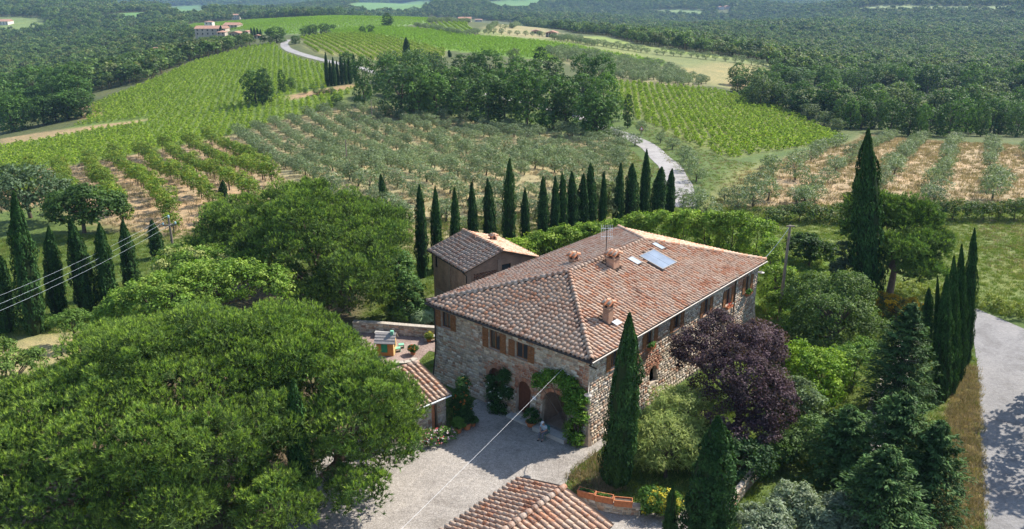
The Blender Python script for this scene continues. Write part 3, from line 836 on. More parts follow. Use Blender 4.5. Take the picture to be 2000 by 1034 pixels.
vineyard('vineyard', 'vine_rows', (640, 72), (720, 112), 3.6, 1.0, vk, 'striped vineyard with clear rows on the hilltop right of the road', (.75, 1.0), None, .02, .08)
vineyard('vineyard', 'vine_bright', (900, 70), (1000, 95), 2.4, 1.6, vb, 'bright green vineyard band running along the hilltop', (.7, 1.0))
vineyard('vineyard', 'vine_small', (880, 48), (905, 66), 4.5, 1.4, vk, 'small striped vineyard below the distant farmhouse', (.9, 1.2), None, .0, .08)

vineyard('vineyard', 'field_top', (600, 60), (700, 38), 3.2, 2.2, vb, 'smooth green vineyard field on the crest behind the lone oak', (.6, .9))

# ------------------------------------------------------------------ olives and orchard trees
def olive_kind(seed, w=1.9, h=1.5, cz=1.75, cl=80, per=13, leaf=.27, pal=PAL_OLIVE):
    rng = np.random.RandomState(seed)
    lobes = [(0, 0, cz, w * .75, w * .75, h * .8)]
    for i in range(5):
        a = i * 1.256 + rng.rand(); d = w * .55
        lobes.append((d * math.cos(a), d * math.sin(a), cz + rng.uniform(-.3, .35) * h, w * .5, w * .5, h * .55))
    v, f, c = crown_np(seed, lobes, cl, per, w * .24, leaf, pal, asp=.42, up=.3, cvar=.25, low=-.95, gap=w * .17)
    cm = mesh_np('crown', v, f, c); cm.materials.append(M['olive_leaf'])
    tm = trunk_mb(seed, 1.6, .15, 4, .8, .12).mesh('trunk'); tm.materials.append(M['bark'])
    return cm, tm
def tree_obj(name, kind, p, s, rz, label, cat, group=None, crown_name='crown'):
    r = thing(name, label, cat, p, rz, group)
    r.scale = (s, s, s) if not hasattr(s, '__len__') else s
    obj('trunk', kind[1], None, r)
    obj(crown_name, kind[0], None, r)
    return r
def merged_kind(kind, name):
    """crown and trunk in one mesh, for masses"""
    parts = []
    for me, dflt in ((kind[0], None), (kind[1], (.10, .075, .055))):
        v = np.empty(len(me.vertices) * 3, np.float32); me.vertices.foreach_get('co', v); v = v.reshape(-1, 3)
        fs = [tuple(p.vertices) for p in me.polygons]
        if dflt is None:
            c = np.empty(len(v) * 4, np.float32); me.attributes['col'].data.foreach_get('color', c); c = c.reshape(-1, 4)[:, :3]
        else: c = np.tile(dflt, (len(v), 1))
        parts.append((v, np.array([f for f in fs if len(f) == 4]), c))
    V, fs, C_ = join_np(parts)
    me = mesh_np(name, V, fs, C_); me.materials.append(M['olive_leaf'])
    return me
OK_ = [olive_kind(100 + i, 1.75 + .15 * (i % 3), 1.55 + .15 * (i % 2)) for i in range(6)]
cand = []
X, Y = rows_in(FIELD['grove'], (465, 262), (609, 350), 5.2, 3.4, .25, .05)
near_c = ~((np.abs(X - 3) < 32) & (Y < 88))
X, Y = X[near_c], Y[near_c]
k = Y > 93
cand += [(a, b, 0) for a, b in zip(X[k], Y[k])]
X, Y = rows_in(FIELD['grove_right'], (1715, 370), (1790, 285), 7.6, 5.0, .45, .08)
k = (X < .66 * Y + 6)
cand += [(a, b, 1) for a, b in zip(X[k], Y[k])]
for px, py in ((1555, 398), (1590, 395), (1415, 392), (1500, 392), (1335, 398), (1365, 395), (1360, 355), (1345, 335), (1335, 315), (1313, 292), (1290, 280), (1252, 262), (1240, 285), (1207, 275), (1500, 330), (1553, 352), (1470, 405), (1440, 415), (1350, 420), (1380, 430)):
    g_ = ground(px, py); cand.append((g_.x, g_.y, 2))
cand.sort(key=lambda t: t[1])
rng = random.Random(3)
LAB = ['silver green olive tree in the dense grove behind the cypress row', 'silver green olive tree in a row on the bare tan field at right', 'scattered olive tree beside the winding road']
GRP = ['olive trees of the dense grove', 'olive trees on the bare field', 'olive trees by the road']
n_ind = 0; rest = []
print('olive candidates', len(cand))
for a, b, kd in cand:
    z = float(hgt(a, b)); s = rng.uniform(.62, 1.08) * (.92 if kd == 1 else .92)
    if n_ind < 300:
        tree_obj('olive_tree', OK_[rng.randrange(6)], (a, b, z), (s, s, s * rng.uniform(.85, 1.15)), rng.uniform(0, 6.28), LAB[kd], 'olive tree', GRP[kd]); n_ind += 1
    else: rest.append((a, b, z, s))
om = [merged_kind(k_, 'olive') for k_ in OK_[:3]]
if rest:
    rest = np.array(rest)
    inst_stuff('olive_grove', om, rest[:, :3], rest[:, 3], '', 'far side of the olive groves beyond the nearer trees', 'olive grove', 31)
X, Y = rows_in(FIELD['far_olives'], (1100, 110), (1300, 140), 4.6, 4.2, .5, .08)
inst_stuff('olive_grove', om, np.column_stack([X, Y, hgt(X, Y)]), rs.uniform(.8, 1.15, X.size), '', 'grey green olive plantation behind the copse on the right slope', 'olive grove', 33)
def line_pts(pts, step):
    L = smooth_line(gl(*pts), step); return np.array([(p.x + rs.uniform(-.6, .6), p.y + rs.uniform(-.6, .6)) for p in L])
Pl = np.concatenate([line_pts([(813, 54), (850, 60), (900, 69), (935, 66)], 3.5), line_pts([(1083, 76), (1150, 86), (1250, 102), (1380, 116), (1490, 131)], 4.0), line_pts([(1080, 78), (1160, 90)], 4.5),
                     line_pts([(838, 43), (880, 42), (915, 44)], 3.5), line_pts([(838, 46), (880, 45), (915, 46)], 3.5), line_pts([(945, 66), (1060, 72)], 4.5), line_pts([(955, 60), (970, 52), (1000, 56), (1020, 50)], 5)])
inst_stuff('olive_hedgerow', om, np.column_stack([Pl, hgt(Pl[:, 0], Pl[:, 1])]), rs.uniform(.9, 1.3, len(Pl)), '', 'olive rows edging the fields on the far hilltop', 'olive row', 35)

def orchard_kind(seed):
    rng = np.random.RandomState(seed)
    lobes = []
    for i in range(7):
        a = i * .9 + rng.rand(); d = .55 + .65 * rng.rand()
        lobes.append((d * math.cos(a), d * math.sin(a), 1.5 + 1.5 * rng.rand(), .8, .8, .8))
    v, f, c = crown_np(seed, lobes, 95, 10, .38, .30, PAL_ORCH, asp=.45, up=.4, cvar=.25, fill=.05)
    cm = mesh_np('crown', v, f, c); cm.materials.append(M['leaf'])
    tm = trunk_mb(seed, 2.4, .10, 5, .9, .08, .35).mesh('trunk'); tm.materials.append(M['bark'])
    return cm, tm
OR = [orchard_kind(130 + i) for i in range(5)]
X, Y = rows_in(FIELD['orchard'], (190, 358), (228, 414), 5.4, 3.7, .35, .06)
k = (X > -.70 * Y - 4)
od = sorted(zip(X[k], Y[k]), key=lambda t: t[1])
print('orchard', len(od))
for a, b in od[:300]:
    s = rng.uniform(.68, 1.0)
    tree_obj('orchard_tree', OR[rng.randrange(5)], (a, b, float(hgt(a, b))), s, rng.uniform(0, 6.28), 'young yellow green orchard tree on the reddish tilled field', 'fruit tree', 'trees of the young orchard')

# ------------------------------------------------------------------ cypresses
def top_h(p, px, py):
    """height of a thing standing at p whose top shows at photo row py"""
    return at_y(px, py, p.y).z - p.z
def cyp_kind(seed, n, leaf=.34, h=10.0, r=.95):
    v = cypress_np(seed, h, r, n, leaf); c = core_np(h * .97, r); extra = []
    if seed % 2:      # a second leader
        q_ = cypress_np(seed + 7, h * (.8 + .02 * (seed % 5)), r * .55, n // 3, leaf); q_[0][:, 0] += r * .5; q_[0][:, 1] -= r * .2; extra = [q_]
    V, fs, C_ = join_np([v, c] + extra)
    cm = mesh_np('crown', V, fs, C_); cm.materials.append(M['conifer'])
    mb = MB(); mb.tube([(0, 0, -.4), (0, 0, .5), (0, 0, h * .5)], [.22, .17, .08], 8)
    tm = mb.mesh('trunk'); tm.materials.append(M['bark'])
    return cm, tm
CK = [cyp_kind(200 + i, 4200) for i in range(5)]
CN = [cyp_kind(220 + i, 14000, .2) for i in range(2)]
CR = [cyp_kind(230 + i, 7000, .26) for i in range(3)]
NUM = ['first', 'second', 'third', 'fourth', 'fifth', 'sixth', 'seventh', 'eighth', 'ninth', 'tenth', 'eleventh', 'twelfth', 'thirteenth', 'fourteenth', 'fifteenth', 'sixteenth', 'seventeenth', 'eighteenth', 'nineteenth', 'twentieth']
rng = random.Random(7)
def cypress(kind, base, px, top, wpx, label, group=None, tilt=None):
    h = top_h(base, px, top)
    dep = project(base + Vector((0, 0, h * .4)))[2]
    rr = wpx / 2 * dep / F
    o = tree_obj('cypress', kind, base, (rr / .95, rr / .95, h / 10.0), rng.uniform(0, 6.28), label, 'cypress', group)
    if tilt is not None:      # the stem's own lean
        v = at_y(tilt, top, base.y) - base
        o.rotation_mode = 'QUATERNION'; o.rotation_quaternion = Vector((0, 0, 1)).rotation_difference(v) @ o.rotation_euler.to_quaternion()
    return o
A_, B_ = at_z(826, 542), at_z(1309, 417)
row = [(826, 362, 23), (855, 365, 21), (891, 367, 20), (922, 357, 21), (955, 350, 25), (995, 312, 25), (1025, 368, 18), (1060, 345, 22), (1081, 345, 19), (1096, 338, 20), (1115, 336, 24), (1136, 340, 25), (1151, 320, 24), (1175, 335, 15), (1207, 320, 20), (1230, 320, 28), (1256, 293, 19), (1284, 327, 29), (1308, 330, 19)]
for i, (px, tp, w) in enumerate(row):
    # point of the planting line seen in that column
    u = (px - 1000) / F; s = 0.5
    for _ in range(20):
        p = A_.lerp(B_, s); x_ = project(p)[0]; s += (px - x_) / (1309 - 826) * .8
    p = A_.lerp(B_, s); p.z = float(hgt(p.x, p.y))
    lab = NUM[i] + ' cypress from the left in the long row behind the farmhouse'
    if px == 995: lab = 'tallest cypress in the left half of the row, sixth from the left, behind the barn'
    if px == 1256: lab = 'tall slim cypress near the right end of the row, third from the right'
    cypress(CK[i % 5], p, px, tp, w, lab, 'row of cypresses behind the farmhouse')
left = [(26, 375, 70, 652, 44), (92, 442, 117, 616, 33), (140, 430, 170, 614, 39), (194, 435, 214, 614, 34), (240, 430, 258, 572, 29), (297, 430, 306, 505, 25), (-4, 500, 16, 648, 36)]
labs = ['tall cypress at the left edge, tallest of the left row', 'second cypress from the left edge in the left row, shorter and slim', 'third cypress of the left row, broad and tall', 'fourth cypress of the left row beside the light green tree',
        'fifth cypress of the left row, half hidden by the light green tree', 'smallest and farthest cypress of the left row, next to the power pole', 'cypress cut by the left edge of the picture']
for (tx, ty, bx, by, w), lb in zip(left, labs):
    p = at_z(bx, by); cypress(CR[len(lb) % 3], p, (tx + bx) / 2, ty, w, lb, 'row of cypresses on the left lawn', tx)
for px, top, by, w, lb in ((439, 352, 398, 17, 'lone small cypress between the orchard and the rear pine'), (748, 340, 400, 15, 'small dark cypress at the edge of the olive grove behind the rear pine')):
    cypress(CK[1], ground(px, by), px, top, w, lb)
right = [(1903, 446, 1884, 712, 25), (1881, 475, 1869, 745, 24), (1865, 497, 1856, 770, 26), (1848, 535, 1842, 782, 31), (1833, 537, 1830, 748, 14), (1816, 562, 1806, 705, 28)]
labs = ['tallest cypress of the clump beside the road bend', 'second cypress from the road in the right hand clump', 'middle cypress of the clump beside the road', 'broad front cypress of the clump beside the road verge', 'thin cypress squeezed in the clump near the driveway', 'short cypress at the driveway end of the right hand clump']
for (tx, ty, bx, by, w), lb in zip(right, labs):
    cypress(CR[len(lb) % 3], at_z(bx, by), (tx + bx) / 2, ty, w, lb, 'clump of cypresses by the road', tx)
cypress(CN[0], at_z(1690, 596), 1697, 252, 56, 'very tall lone cypress right of the farmhouse, tallest tree in the picture', None, 1703)
p = at_z(1207, 945)
c1 = cypress(CN[1], p, 1208, 614, 60, 'tall dense cypress in front of the farmhouse corner')
o = obj('crown', CN[0][0], None, c1); o.location = (.4, .1, 0); o.scale = (.6, .6, .88)
cypress(CN[0], at_z(1376, 1095), 1384, 815, 92, 'near cypress at the bottom edge with a broad base', None, 1392)
cypress(CN[1], at_z(1306, 1075), 1308, 950, 26, 'small young cypress at the bottom edge left of the near one')
cypress(CR[1], at_z(598, 1010), 580, 745, 48, 'dark cypress standing inside the big front pine')
for px, top, by, w, lb in ((795, 73, 118, 14, 'solitary dark cypress on the hilltop vineyard'), (839, 101, 120, 5, 'tiny cypress in the hilltop vineyard right of the solitary one'), (878, 98, 112, 7, 'tiny cypress at the end of the striped hilltop vineyard')):
    cypress(CK[2], ground(px, by), px, top, w, lb)
for i, (px, top, by, w) in enumerate(((640, 103, 168, 8), (647, 118, 167, 7), (654, 112, 168, 8), (661, 118, 166, 7), (668, 108, 165, 8), (676, 116, 165, 7), (684, 112, 164, 8), (694, 106, 160, 7))):
    cypress(CK[i % 5], ground(px, by), px, top, w, NUM[i] + ' cypress from the left in the small clump by the hill road', 'clump of cypresses by the hill road')

for i, (px, top, by, w) in enumerate(((492, 54, 72, 5), (498, 53, 73, 5), (504, 55, 73, 5), (510, 57, 74, 5), (423, 50, 66, 5), (432, 50, 66, 6))):
    cypress(CK[i % 5], ground(px, by), px, top, w, NUM[i] + ' tiny cypress of the hilltop hamlet', 'cypresses of the hamlet')

# ------------------------------------------------------------------ broadleaf trees at middle distance
def broad_kind(seed, pal, cl=170, per=13, leaf=.5, wide=3.6, high=4.2, cz=5.6):
    r_ = np.random.RandomState(seed); pal = [tuple(1.12 * q for q in c) for c in pal]
    lobes = [(0, 0, cz, wide * .75, wide * .75, high * .85)]
    for i in range(7):
        a = i * .9 + r_.rand(); d = wide * (.45 + .25 * r_.rand())
        lobes.append((d * math.cos(a), d * math.sin(a), cz + r_.uniform(-.55, .45) * high, wide * .45, wide * .45, high * .42))
    for i in range(3):
        a = i * 2.1 + r_.rand(); lobes.append((wide * .4 * math.cos(a), wide * .4 * math.sin(a), 1.9, wide * .55, wide * .55, 1.9))
    v, f, c = crown_np(seed, lobes, cl, per, wide * .2, leaf, pal, asp=.62, up=.45, cvar=.28, low=-.8, gap=wide * .14)
    cm = mesh_np('crown', v, f, c); cm.materials.append(M['leaf'])
    tm = trunk_mb(seed, cz, .24, 5, 1.8).mesh('trunk'); tm.materials.append(M['bark'])
    return cm, tm
BK = [broad_kind(300, PAL_OAK), broad_kind(301, [(.05, .10, .024), (.065, .12, .028), (.042, .085, .022)], high=4.6), broad_kind(302, [(.07, .125, .032), (.085, .14, .036), (.055, .10, .03)]),
      broad_kind(303, PAL_OAK, high=5.0, cz=6.2, wide=3.0), broad_kind(304, [(.10, .135, .06), (.12, .15, .075), (.08, .11, .05)]), broad_kind(305, [(.045, .085, .03), (.06, .10, .036)], wide=4.2)]
def broad(px, by, top, wpx, kind, label, group=None, name='broadleaf_tree', cat='tree'):
    p = ground(px, by); h = top_h(p, px, top); dep = project(p)[2]
    w = wpx / 2 * dep / F
    return tree_obj(name, BK[kind], p, (w / 3.7, w / 3.7, h / 10.0), rng.uniform(0, 6.28), label, cat, group)
for a in [(500, 202, 130, 52, 0, 'rounded oak pair member on the vineyard edge, left one'), (520, 203, 136, 44, 3, 'rounded oak on the vineyard edge, right one of the pair'), (552, 182, 138, 22, 3, 'narrow dark tree right of the rounded oaks'), (570, 176, 148, 18, 0, 'small tree at the end of the trio by the vineyard track'),
          (541, 84, 49, 42, 0, 'large dark oak where the hill road meets the village lane'), (577, 86, 68, 20, 0, 'small oak beside the hill road opposite the large oak'), (757, 53, 26, 30, 3, 'lone spreading oak on the top of the bright green hill'), (708, 66, 49, 14, 0, 'left tree of the pair above the striped vineyard'), (724, 66, 48, 16, 1, 'right tree of the pair above the striped vineyard'),
          (598, 69, 49, 24, 2, 'grey green tree left of the dark clump above the striped vineyard'), (612, 68, 46, 22, 0, 'dark tree in the middle of the clump above the striped vineyard'), (634, 66, 44, 26, 0, 'broad dark tree right of the clump above the striped vineyard'), (651, 58, 47, 12, 0, 'small tree on the field right of the dark clump'),
          (680, 150, 98, 34, 1, 'round green tree behind the hill road cypresses'), (712, 205, 104, 48, 1, 'tall irregular tree at the left end of the central copse'), (658, 205, 182, 26, 2, 'bush below the hill road cypresses'),
          (1165, 262, 150, 84, 2, 'pale green tree at the right end of the central copse'), (1226, 250, 186, 26, 3, 'slim tree beside the winding road'), (1003, 125, 92, 26, 4, 'brownish tree rising behind the central copse'), (1440, 180, 145, 30, 0, 'dark bushy tree at the corner of the straw meadow'), (1460, 200, 165, 34, 2, 'yellow green tree at the top corner of the right vineyard')]:
    broad(*a)
for i, (px, w) in enumerate(((618, 16), (632, 18), (648, 18), (597, 12))):
    broad(px, 186 - i, 172 - i, w, 2, NUM[i] + ' small bush along the vineyard track below the hill road', 'bushes on the vineyard track', 'bush', 'bush')
cop = []
r_ = random.Random(21)
for i in range(11): cop.append((775 + i * 39 + r_.uniform(-12, 12), 158 + i * 2 + r_.uniform(-8, 8), 62))
for i in range(11): cop.append((770 + i * 40 + r_.uniform(-12, 12), 190 + i * 4 + r_.uniform(-8, 8), 78))
for i in range(10): cop.append((778 + i * 42 + r_.uniform(-10, 10), 222 + i * 4.2 + r_.uniform(-6, 6), 92))
for px, by, hp in cop:
    broad(px, by, by - hp * r_.uniform(.85, 1.3), hp * r_.uniform(.65, .95), r_.choice((0, 1, 1, 2, 5, 3)), {62: 'tree at the back of the dark central copse above the olive grove', 78: 'tree in the middle of the dark central copse above the olive grove', 92: 'tree on the front edge of the central copse facing the olive grove'}[hp], 'trees of the central copse')
for i in range(26):
    px = 1445 + i * 23 + r_.uniform(-8, 8)
    broad(px, 175 + r_.uniform(-10, 10), 125 + r_.uniform(-12, 8), 44 * r_.uniform(.8, 1.2), r_.choice((0, 1, 2, 5)), 'tree in the upper part of the right hand wood', 'trees of the right hand wood')
for i in range(24):
    px = 1490 + i * 22 + r_.uniform(-8, 8); by = 205 + min(i, 8) * 4 + r_.uniform(-6, 6)
    broad(px, by, by - 66 * r_.uniform(.8, 1.2), 54 * r_.uniform(.8, 1.2), r_.choice((0, 1, 2, 4, 5)), 'tree in the middle of the right hand wood', 'trees of the right hand wood')
for i in range(20):
    px = 1640 + i * 19.5 + r_.uniform(-7, 7); by = 246 + min(i, 8) * 2.4 + r_.uniform(-5, 5)
    broad(px, by, by - 66 * r_.uniform(.6, 1.25), 46 * r_.uniform(.7, 1.2), r_.choice((0, 1, 2, 4, 5, 3)), 'tree on the front edge of the right hand wood', 'trees of the right hand wood')
for px, by, hp, k in ((1470, 190, 30, 2), (1495, 200, 36, 2), (1520, 208, 38, 0), (1550, 222, 36, 0), (1580, 235, 34, 4), (1610, 246, 30, 4), (1635, 256, 26, 4)):
    broad(px, by, by - hp, hp * 1.05, k, 'rounded tree along the upper edge of the right vineyard', 'trees along the right vineyard')
for i in range(24):
    px = -30 + (i % 8) * 27 + r_.uniform(-8, 8); by = 262 - (i // 8) * 24 - (i % 8) * 4.2 + r_.uniform(-4, 4)
    broad(px, by, by - 66 * r_.uniform(.85, 1.2), 58 * r_.uniform(.8, 1.1), r_.choice((0, 1, 5, 1)), 'oak in the wood at the left edge beside the vineyard', 'trees of the left hand wood')

# ------------------------------------------------------------------ garden trees and shrubs
def garden(name, label, cat, base, lobes, clumps, per, cr, leaf, pal, asp=.5, mat_='leaf', trunk=.16, limbs=True, seed=0, group=None, part='crown', **kw):
    """lobes: (px, py, z, r, rz) seen at photo pixels"""
    p = base if isinstance(base, Vector) else at_z(*base)
    L = []
    for px, py, z, r, rz in lobes:
        q_ = at_z(px, py, z); L.append((q_.x - p.x, q_.y - p.y, z - p.z, r, r, rz))
    per = int(per * 1.9); leaf *= 1.18; asp *= 1.12; kw.setdefault('gap', cr * .5); kw.setdefault('depth', .3)
    r9 = np.random.RandomState(seed + 77)
    for l in list(L):
        for k in range(4 if l[3] > .9 else 0):      # boughs that break the outline
            d_ = rdir(r9, 1)[0]; d_[2] = abs(d_[2]) * .9 - .1; w_ = l[3] * r9.uniform(.28, .46)
            L.append((l[0] + d_[0] * l[3] * .85, l[1] + d_[1] * l[4] * .85, l[2] + d_[2] * l[5] * .9, w_, w_, w_ * .85))
    r_o = thing(name, label, cat, p, 0, group)
    mb = MB()
    top = max(L, key=lambda l: l[2])
    mb.tube([(0, 0, -.3), (top[0] * .15, top[1] * .15, top[2] * .4), (top[0] * .8, top[1] * .8, top[2])], [trunk * 1.3, trunk, trunk * .3], 8)
    for l in L:
        z0 = max(.3, min(top[2] * .45, l[2] * .6))
        mb.tube([(top[0] * .15, top[1] * .15, z0), (l[0] * .6, l[1] * .6, z0 + (l[2] - z0) * .6), (l[0], l[1], l[2] + l[5] * .3)], [trunk * .6, trunk * .4, trunk * .12], 6, cap=False)
    mb.build('trunk', M['bark'], r_o)
    obj(part, crown_mesh('crown', seed + 500, L, clumps, per, cr, leaf, pal, asp, **kw), M[mat_], r_o)
    return r_o
G = garden
PURPLE = [(.042, .023, .034), (.056, .031, .045), (.032, .019, .026), (.085, .055, .068)]
G('purple_plum_tree', 'purple leaved plum tree in front of the sunny facade', 'tree', (1445, 878), [(1430, 765, 3.8, 3.0, 2.9), (1370, 690, 4.6, 2.0, 2.0), (1460, 700, 5.0, 2.2, 2.0), (1490, 790, 3.4, 2.0, 2.2), (1405, 640, 5.6, 1.2, 1.1), (1460, 840, 2.2, 2.0, 1.4)], 420, 44, .5, .12, PURPLE, .6, seed=1, trunk=.2, cvar=.3)
G('purple_plum_tree', 'smaller purple leaved plum tree near the far end of the facade', 'tree', (1480, 730), [(1490, 680, 3.4, 1.7, 1.8), (1475, 655, 4.6, 1.0, 1.0)], 110, 24, .5, .16, PURPLE, .6, seed=2, trunk=.14)
G('tamarisk_shrub', 'feathery yellow green tamarisk below the purple plum', 'shrub', (1300, 935), [(1300, 860, 2.0, 1.9, 1.6), (1330, 800, 3.0, 1.7, 1.3), (1270, 880, 1.5, 1.5, 1.3), (1345, 880, 1.6, 1.4, 1.2)], 220, 30, .5, .26, [(.16, .20, .06), (.20, .235, .075), (.12, .16, .05)], .14, seed=3, trunk=.12, up=.9)
G('bay_tree', 'rounded dense green tree right of the farmhouse', 'tree', (1625, 690), [(1625, 620, 3.0, 2.9, 2.3), (1590, 580, 3.6, 2.2, 1.9), (1655, 575, 4.2, 2.0, 1.8), (1660, 630, 2.6, 2.2, 1.8), (1600, 655, 1.8, 2.2, 1.5)], 380, 22, .55, .17, [(.06, .10, .028), (.08, .125, .035), (.10, .145, .045)], .5, seed=4, trunk=.2)
G('lime_green_shrub', 'bright lime green rounded shrub right of the purple plum', 'shrub', (1600, 800), [(1590, 725, 2.2, 1.9, 1.5), (1625, 720, 2.0, 1.5, 1.2), (1560, 700, 2.0, 1.4, 1.2), (1600, 765, 1.2, 1.7, 1.2)], 260, 24, .4, .15, [(.13, .21, .02), (.16, .24, .025), (.10, .18, .02)], .55, seed=5, trunk=.1)
G('garden_shrub', 'small yellow green shrub between the facade end and the bay tree', 'shrub', (1545, 670), [(1545, 645, 1.2, 1.5, 1.1), (1575, 650, 1.2, 1.2, 1.0)], 90, 22, .4, .16, PAL_LIGHT, .5, seed=6, trunk=.08)
G('grey_green_shrub', 'grey green shrub between the purple plum and the dark conifer', 'shrub', (1580, 850), [(1575, 795, 1.6, 1.2, 1.3), (1560, 765, 1.8, 1.0, 1.0)], 110, 24, .35, .16, [(.10, .145, .075), (.13, .175, .09), (.085, .12, .06)], .4, seed=7, trunk=.08)
for i, (b_, lo, pl_, lb) in enumerate((((1665, 760), [(1660, 715, 1.8, 1.6, 1.5), (1680, 690, 2.2, 1.2, 1.1)], PAL_LIGHT, 'leafy green shrub between the lime green shrub and the dark conifer'), ((1600, 900), [(1595, 860, 1.5, 1.5, 1.3), (1560, 870, 1.2, 1.2, 1.0)], [(.07, .12, .04), (.09, .145, .05)], 'green shrub under the right side of the purple plum'),
                                    ((1520, 905), [(1515, 880, 1.0, 1.3, 1.0), (1490, 890, .9, 1.1, .9)], [(.06, .11, .03), (.08, .14, .035)], 'low shrub at the foot of the purple plum beside the path wall'), ((1690, 660), [(1690, 640, 1.3, 1.6, 1.2), (1715, 650, 1.1, 1.3, 1.0)], [(.075, .12, .035), (.10, .15, .045)], 'shrub between the bay tree and the broom'),
                                    ((1380, 920), [(1375, 885, 1.3, 1.3, 1.2), (1395, 850, 1.6, 1.0, 1.0)], [(.07, .12, .03), (.10, .16, .04)], 'green shrub between the tamarisk and the purple plum'))):
    G('garden_shrub', lb, 'shrub', b_, lo, 110, 22, .38, .15, pl_, .5, seed=60 + i, trunk=.07)
DARKC = [(.032, .062, .021), (.044, .08, .026), (.058, .096, .032), (.028, .052, .018)]
def conifer_np(seed, h, r, nb, per, leaf):
    """whorled boughs with feathery sprays, drooping low down and rising near the tip"""
    g_ = np.random.RandomState(seed)
    t = g_.rand(nb) ** .8; az = g_.rand(nb) * 6.2832
    ln = r * np.interp(t, [0, .12, .4, .75, 1], [.8, 1, .82, .42, .06]) * (.75 + .4 * g_.rand(nb))
    k = np.repeat(np.arange(nb), per); n = len(k)
    s_ = g_.rand(n) ** .7; out = np.column_stack([np.cos(az), np.sin(az), np.zeros(nb)])[k]; side_ = np.column_stack([-np.sin(az), np.cos(az), np.zeros(nb)])[k]
    w = g_.normal(size=n) * .16 * ln[k] * (1.15 - s_ * .6)
    rise = np.interp(t, [0, .5, 1], [-.12, .2, .75])[k]
    P = out * (ln[k] * s_)[:, None] + side_ * w[:, None]
    P[:, 2] = (t * h * .97 + .2)[k] + rise * ln[k] * s_ - .22 * np.abs(w) + .05 * g_.normal(size=n)
    ax = unit(out + side_ * (w / (ln[k] * .16 + .01) * .55)[:, None] + np.array((0, 0, .25)) * (1 + rise)[:, None])
    N = unit(np.array((0, 0, 1.0)) + .35 * out + .45 * g_.normal(size=(n, 3)))
    pal = np.array(DARKC); base = pal[g_.randint(0, len(pal), nb)] * (1 + .3 * g_.uniform(-1, 1, (nb, 1)))
    cols = base[k] * (.8 + .5 * s_[:, None]) * (1 + .15 * g_.normal(size=(n, 1))).clip(.5, 1.5)
    z = leaf * (.6 + .8 * g_.rand(n))
    return leaf_quads(P, N, z, z * .3, cols, g_, axis=ax)
def conifer(label, base_px, top, r, seed, nb=260, per=46, leaf=.27):
    p = at_z(*base_px); h = top_h(p, base_px[0], top)
    r_o = thing('dark_conifer', label, 'conifer', p)
    mb = MB(); mb.tube([(0, 0, -.3), (0, 0, h * .5), (0, 0, h * .97)], [.22, .14, .03], 8)
    g_ = random.Random(seed)
    for k in range(22):
        a = g_.uniform(0, 6.28); z = h * g_.uniform(.08, .8); l = r * (1 - z / h) * .8
        mb.tube([(0, 0, z), (math.cos(a) * l * .6, math.sin(a) * l * .6, z + .05), (math.cos(a) * l, math.sin(a) * l, z + .15)], [.05, .03, .01], 5, cap=False)
    mb.build('trunk', M['bark'], r_o)
    v, f, c = conifer_np(seed, h, r, nb, per, leaf)
    obj('crown', mesh_np('crown', v, f, c), M['conifer'], r_o)
conifer('tall conical dark conifer behind the road cypresses', (1745, 805), 596, 2.7, 8, 330)
conifer('dark conifer at the left of the bottom right conifer clump', (1640, 945), 800, 2.5, 9)
conifer('largest dark conifer in the middle of the bottom right clump', (1735, 950), 775, 3.3, 10, 340)
conifer('dark conifer on the road side of the bottom right clump', (1805, 1000), 830, 2.4, 11)
conifer('front dark conifer of the bottom right clump beside the silver olives', (1705, 1065), 880, 2.9, 12, 300)
SIL = [(.17, .205, .13), (.21, .245, .165), (.135, .17, .10), (.24, .27, .19)]
for i, (b, lo) in enumerate((((1480, 1100), [(1475, 1040, 1.6, 1.4, 1.2), (1505, 1020, 2.0, 1.0, .9)]), ((1560, 1060), [(1555, 985, 1.9, 1.2, 1.1), (1590, 1015, 1.5, 1.1, 1.0)]), ((1645, 1075), [(1640, 1005, 1.7, 1.1, 1.1), (1615, 1030, 1.4, 1.0, .9)]))):
    G('silver_olive_tree', ['silvery olive at the bottom edge right of the near cypress', 'middle silvery olive at the bottom edge below the path', 'silvery olive at the bottom edge beside the wide conifer'][i], 'olive tree', b, lo, 120, 26, .34, .17, SIL, .3, mat_='olive_leaf', seed=11 + i, trunk=.12, up=.6)
G('evergreen_shrub', 'dark evergreen shrub above the garden retaining wall', 'shrub', (1440, 935), [(1440, 900, 1.4, 1.6, 1.3), (1400, 880, 1.4, 1.3, 1.2), (1475, 900, 1.2, 1.2, 1.0)], 160, 22, .4, .15, [(.04, .085, .03), (.055, .105, .035), (.03, .07, .028)], .5, seed=15, trunk=.1)
G('flowering_shrub', 'green shrub with yellow flowers beside the terracotta troughs', 'shrub', (1285, 1005), [(1275, 980, .7, .8, .7), (1300, 985, .7, .8, .7)], 70, 24, .3, .12, [(.06, .13, .025), (.08, .16, .03), (.05, .10, .02), (.45, .38, .05)], .55, seed=16, trunk=.05)
G('dark_bush', 'dark bush on the lawn behind the utility pole', 'bush', (1580, 520), [(1570, 485, 1.6, 2.0, 1.5), (1600, 495, 1.4, 1.6, 1.2)], 120, 20, .5, .22, PAL_OAK, .55, seed=17, trunk=.1)
G('small_juniper', 'greyish young conifer left of the very tall cypress', 'conifer', (1650, 560), [(1650, 530, 1.6, 1.3, 1.5), (1648, 495, 3.2, .8, 1.2)], 90, 24, .36, .24, [(.075, .10, .055), (.09, .12, .07)], .3, mat_='conifer', seed=18, trunk=.1)
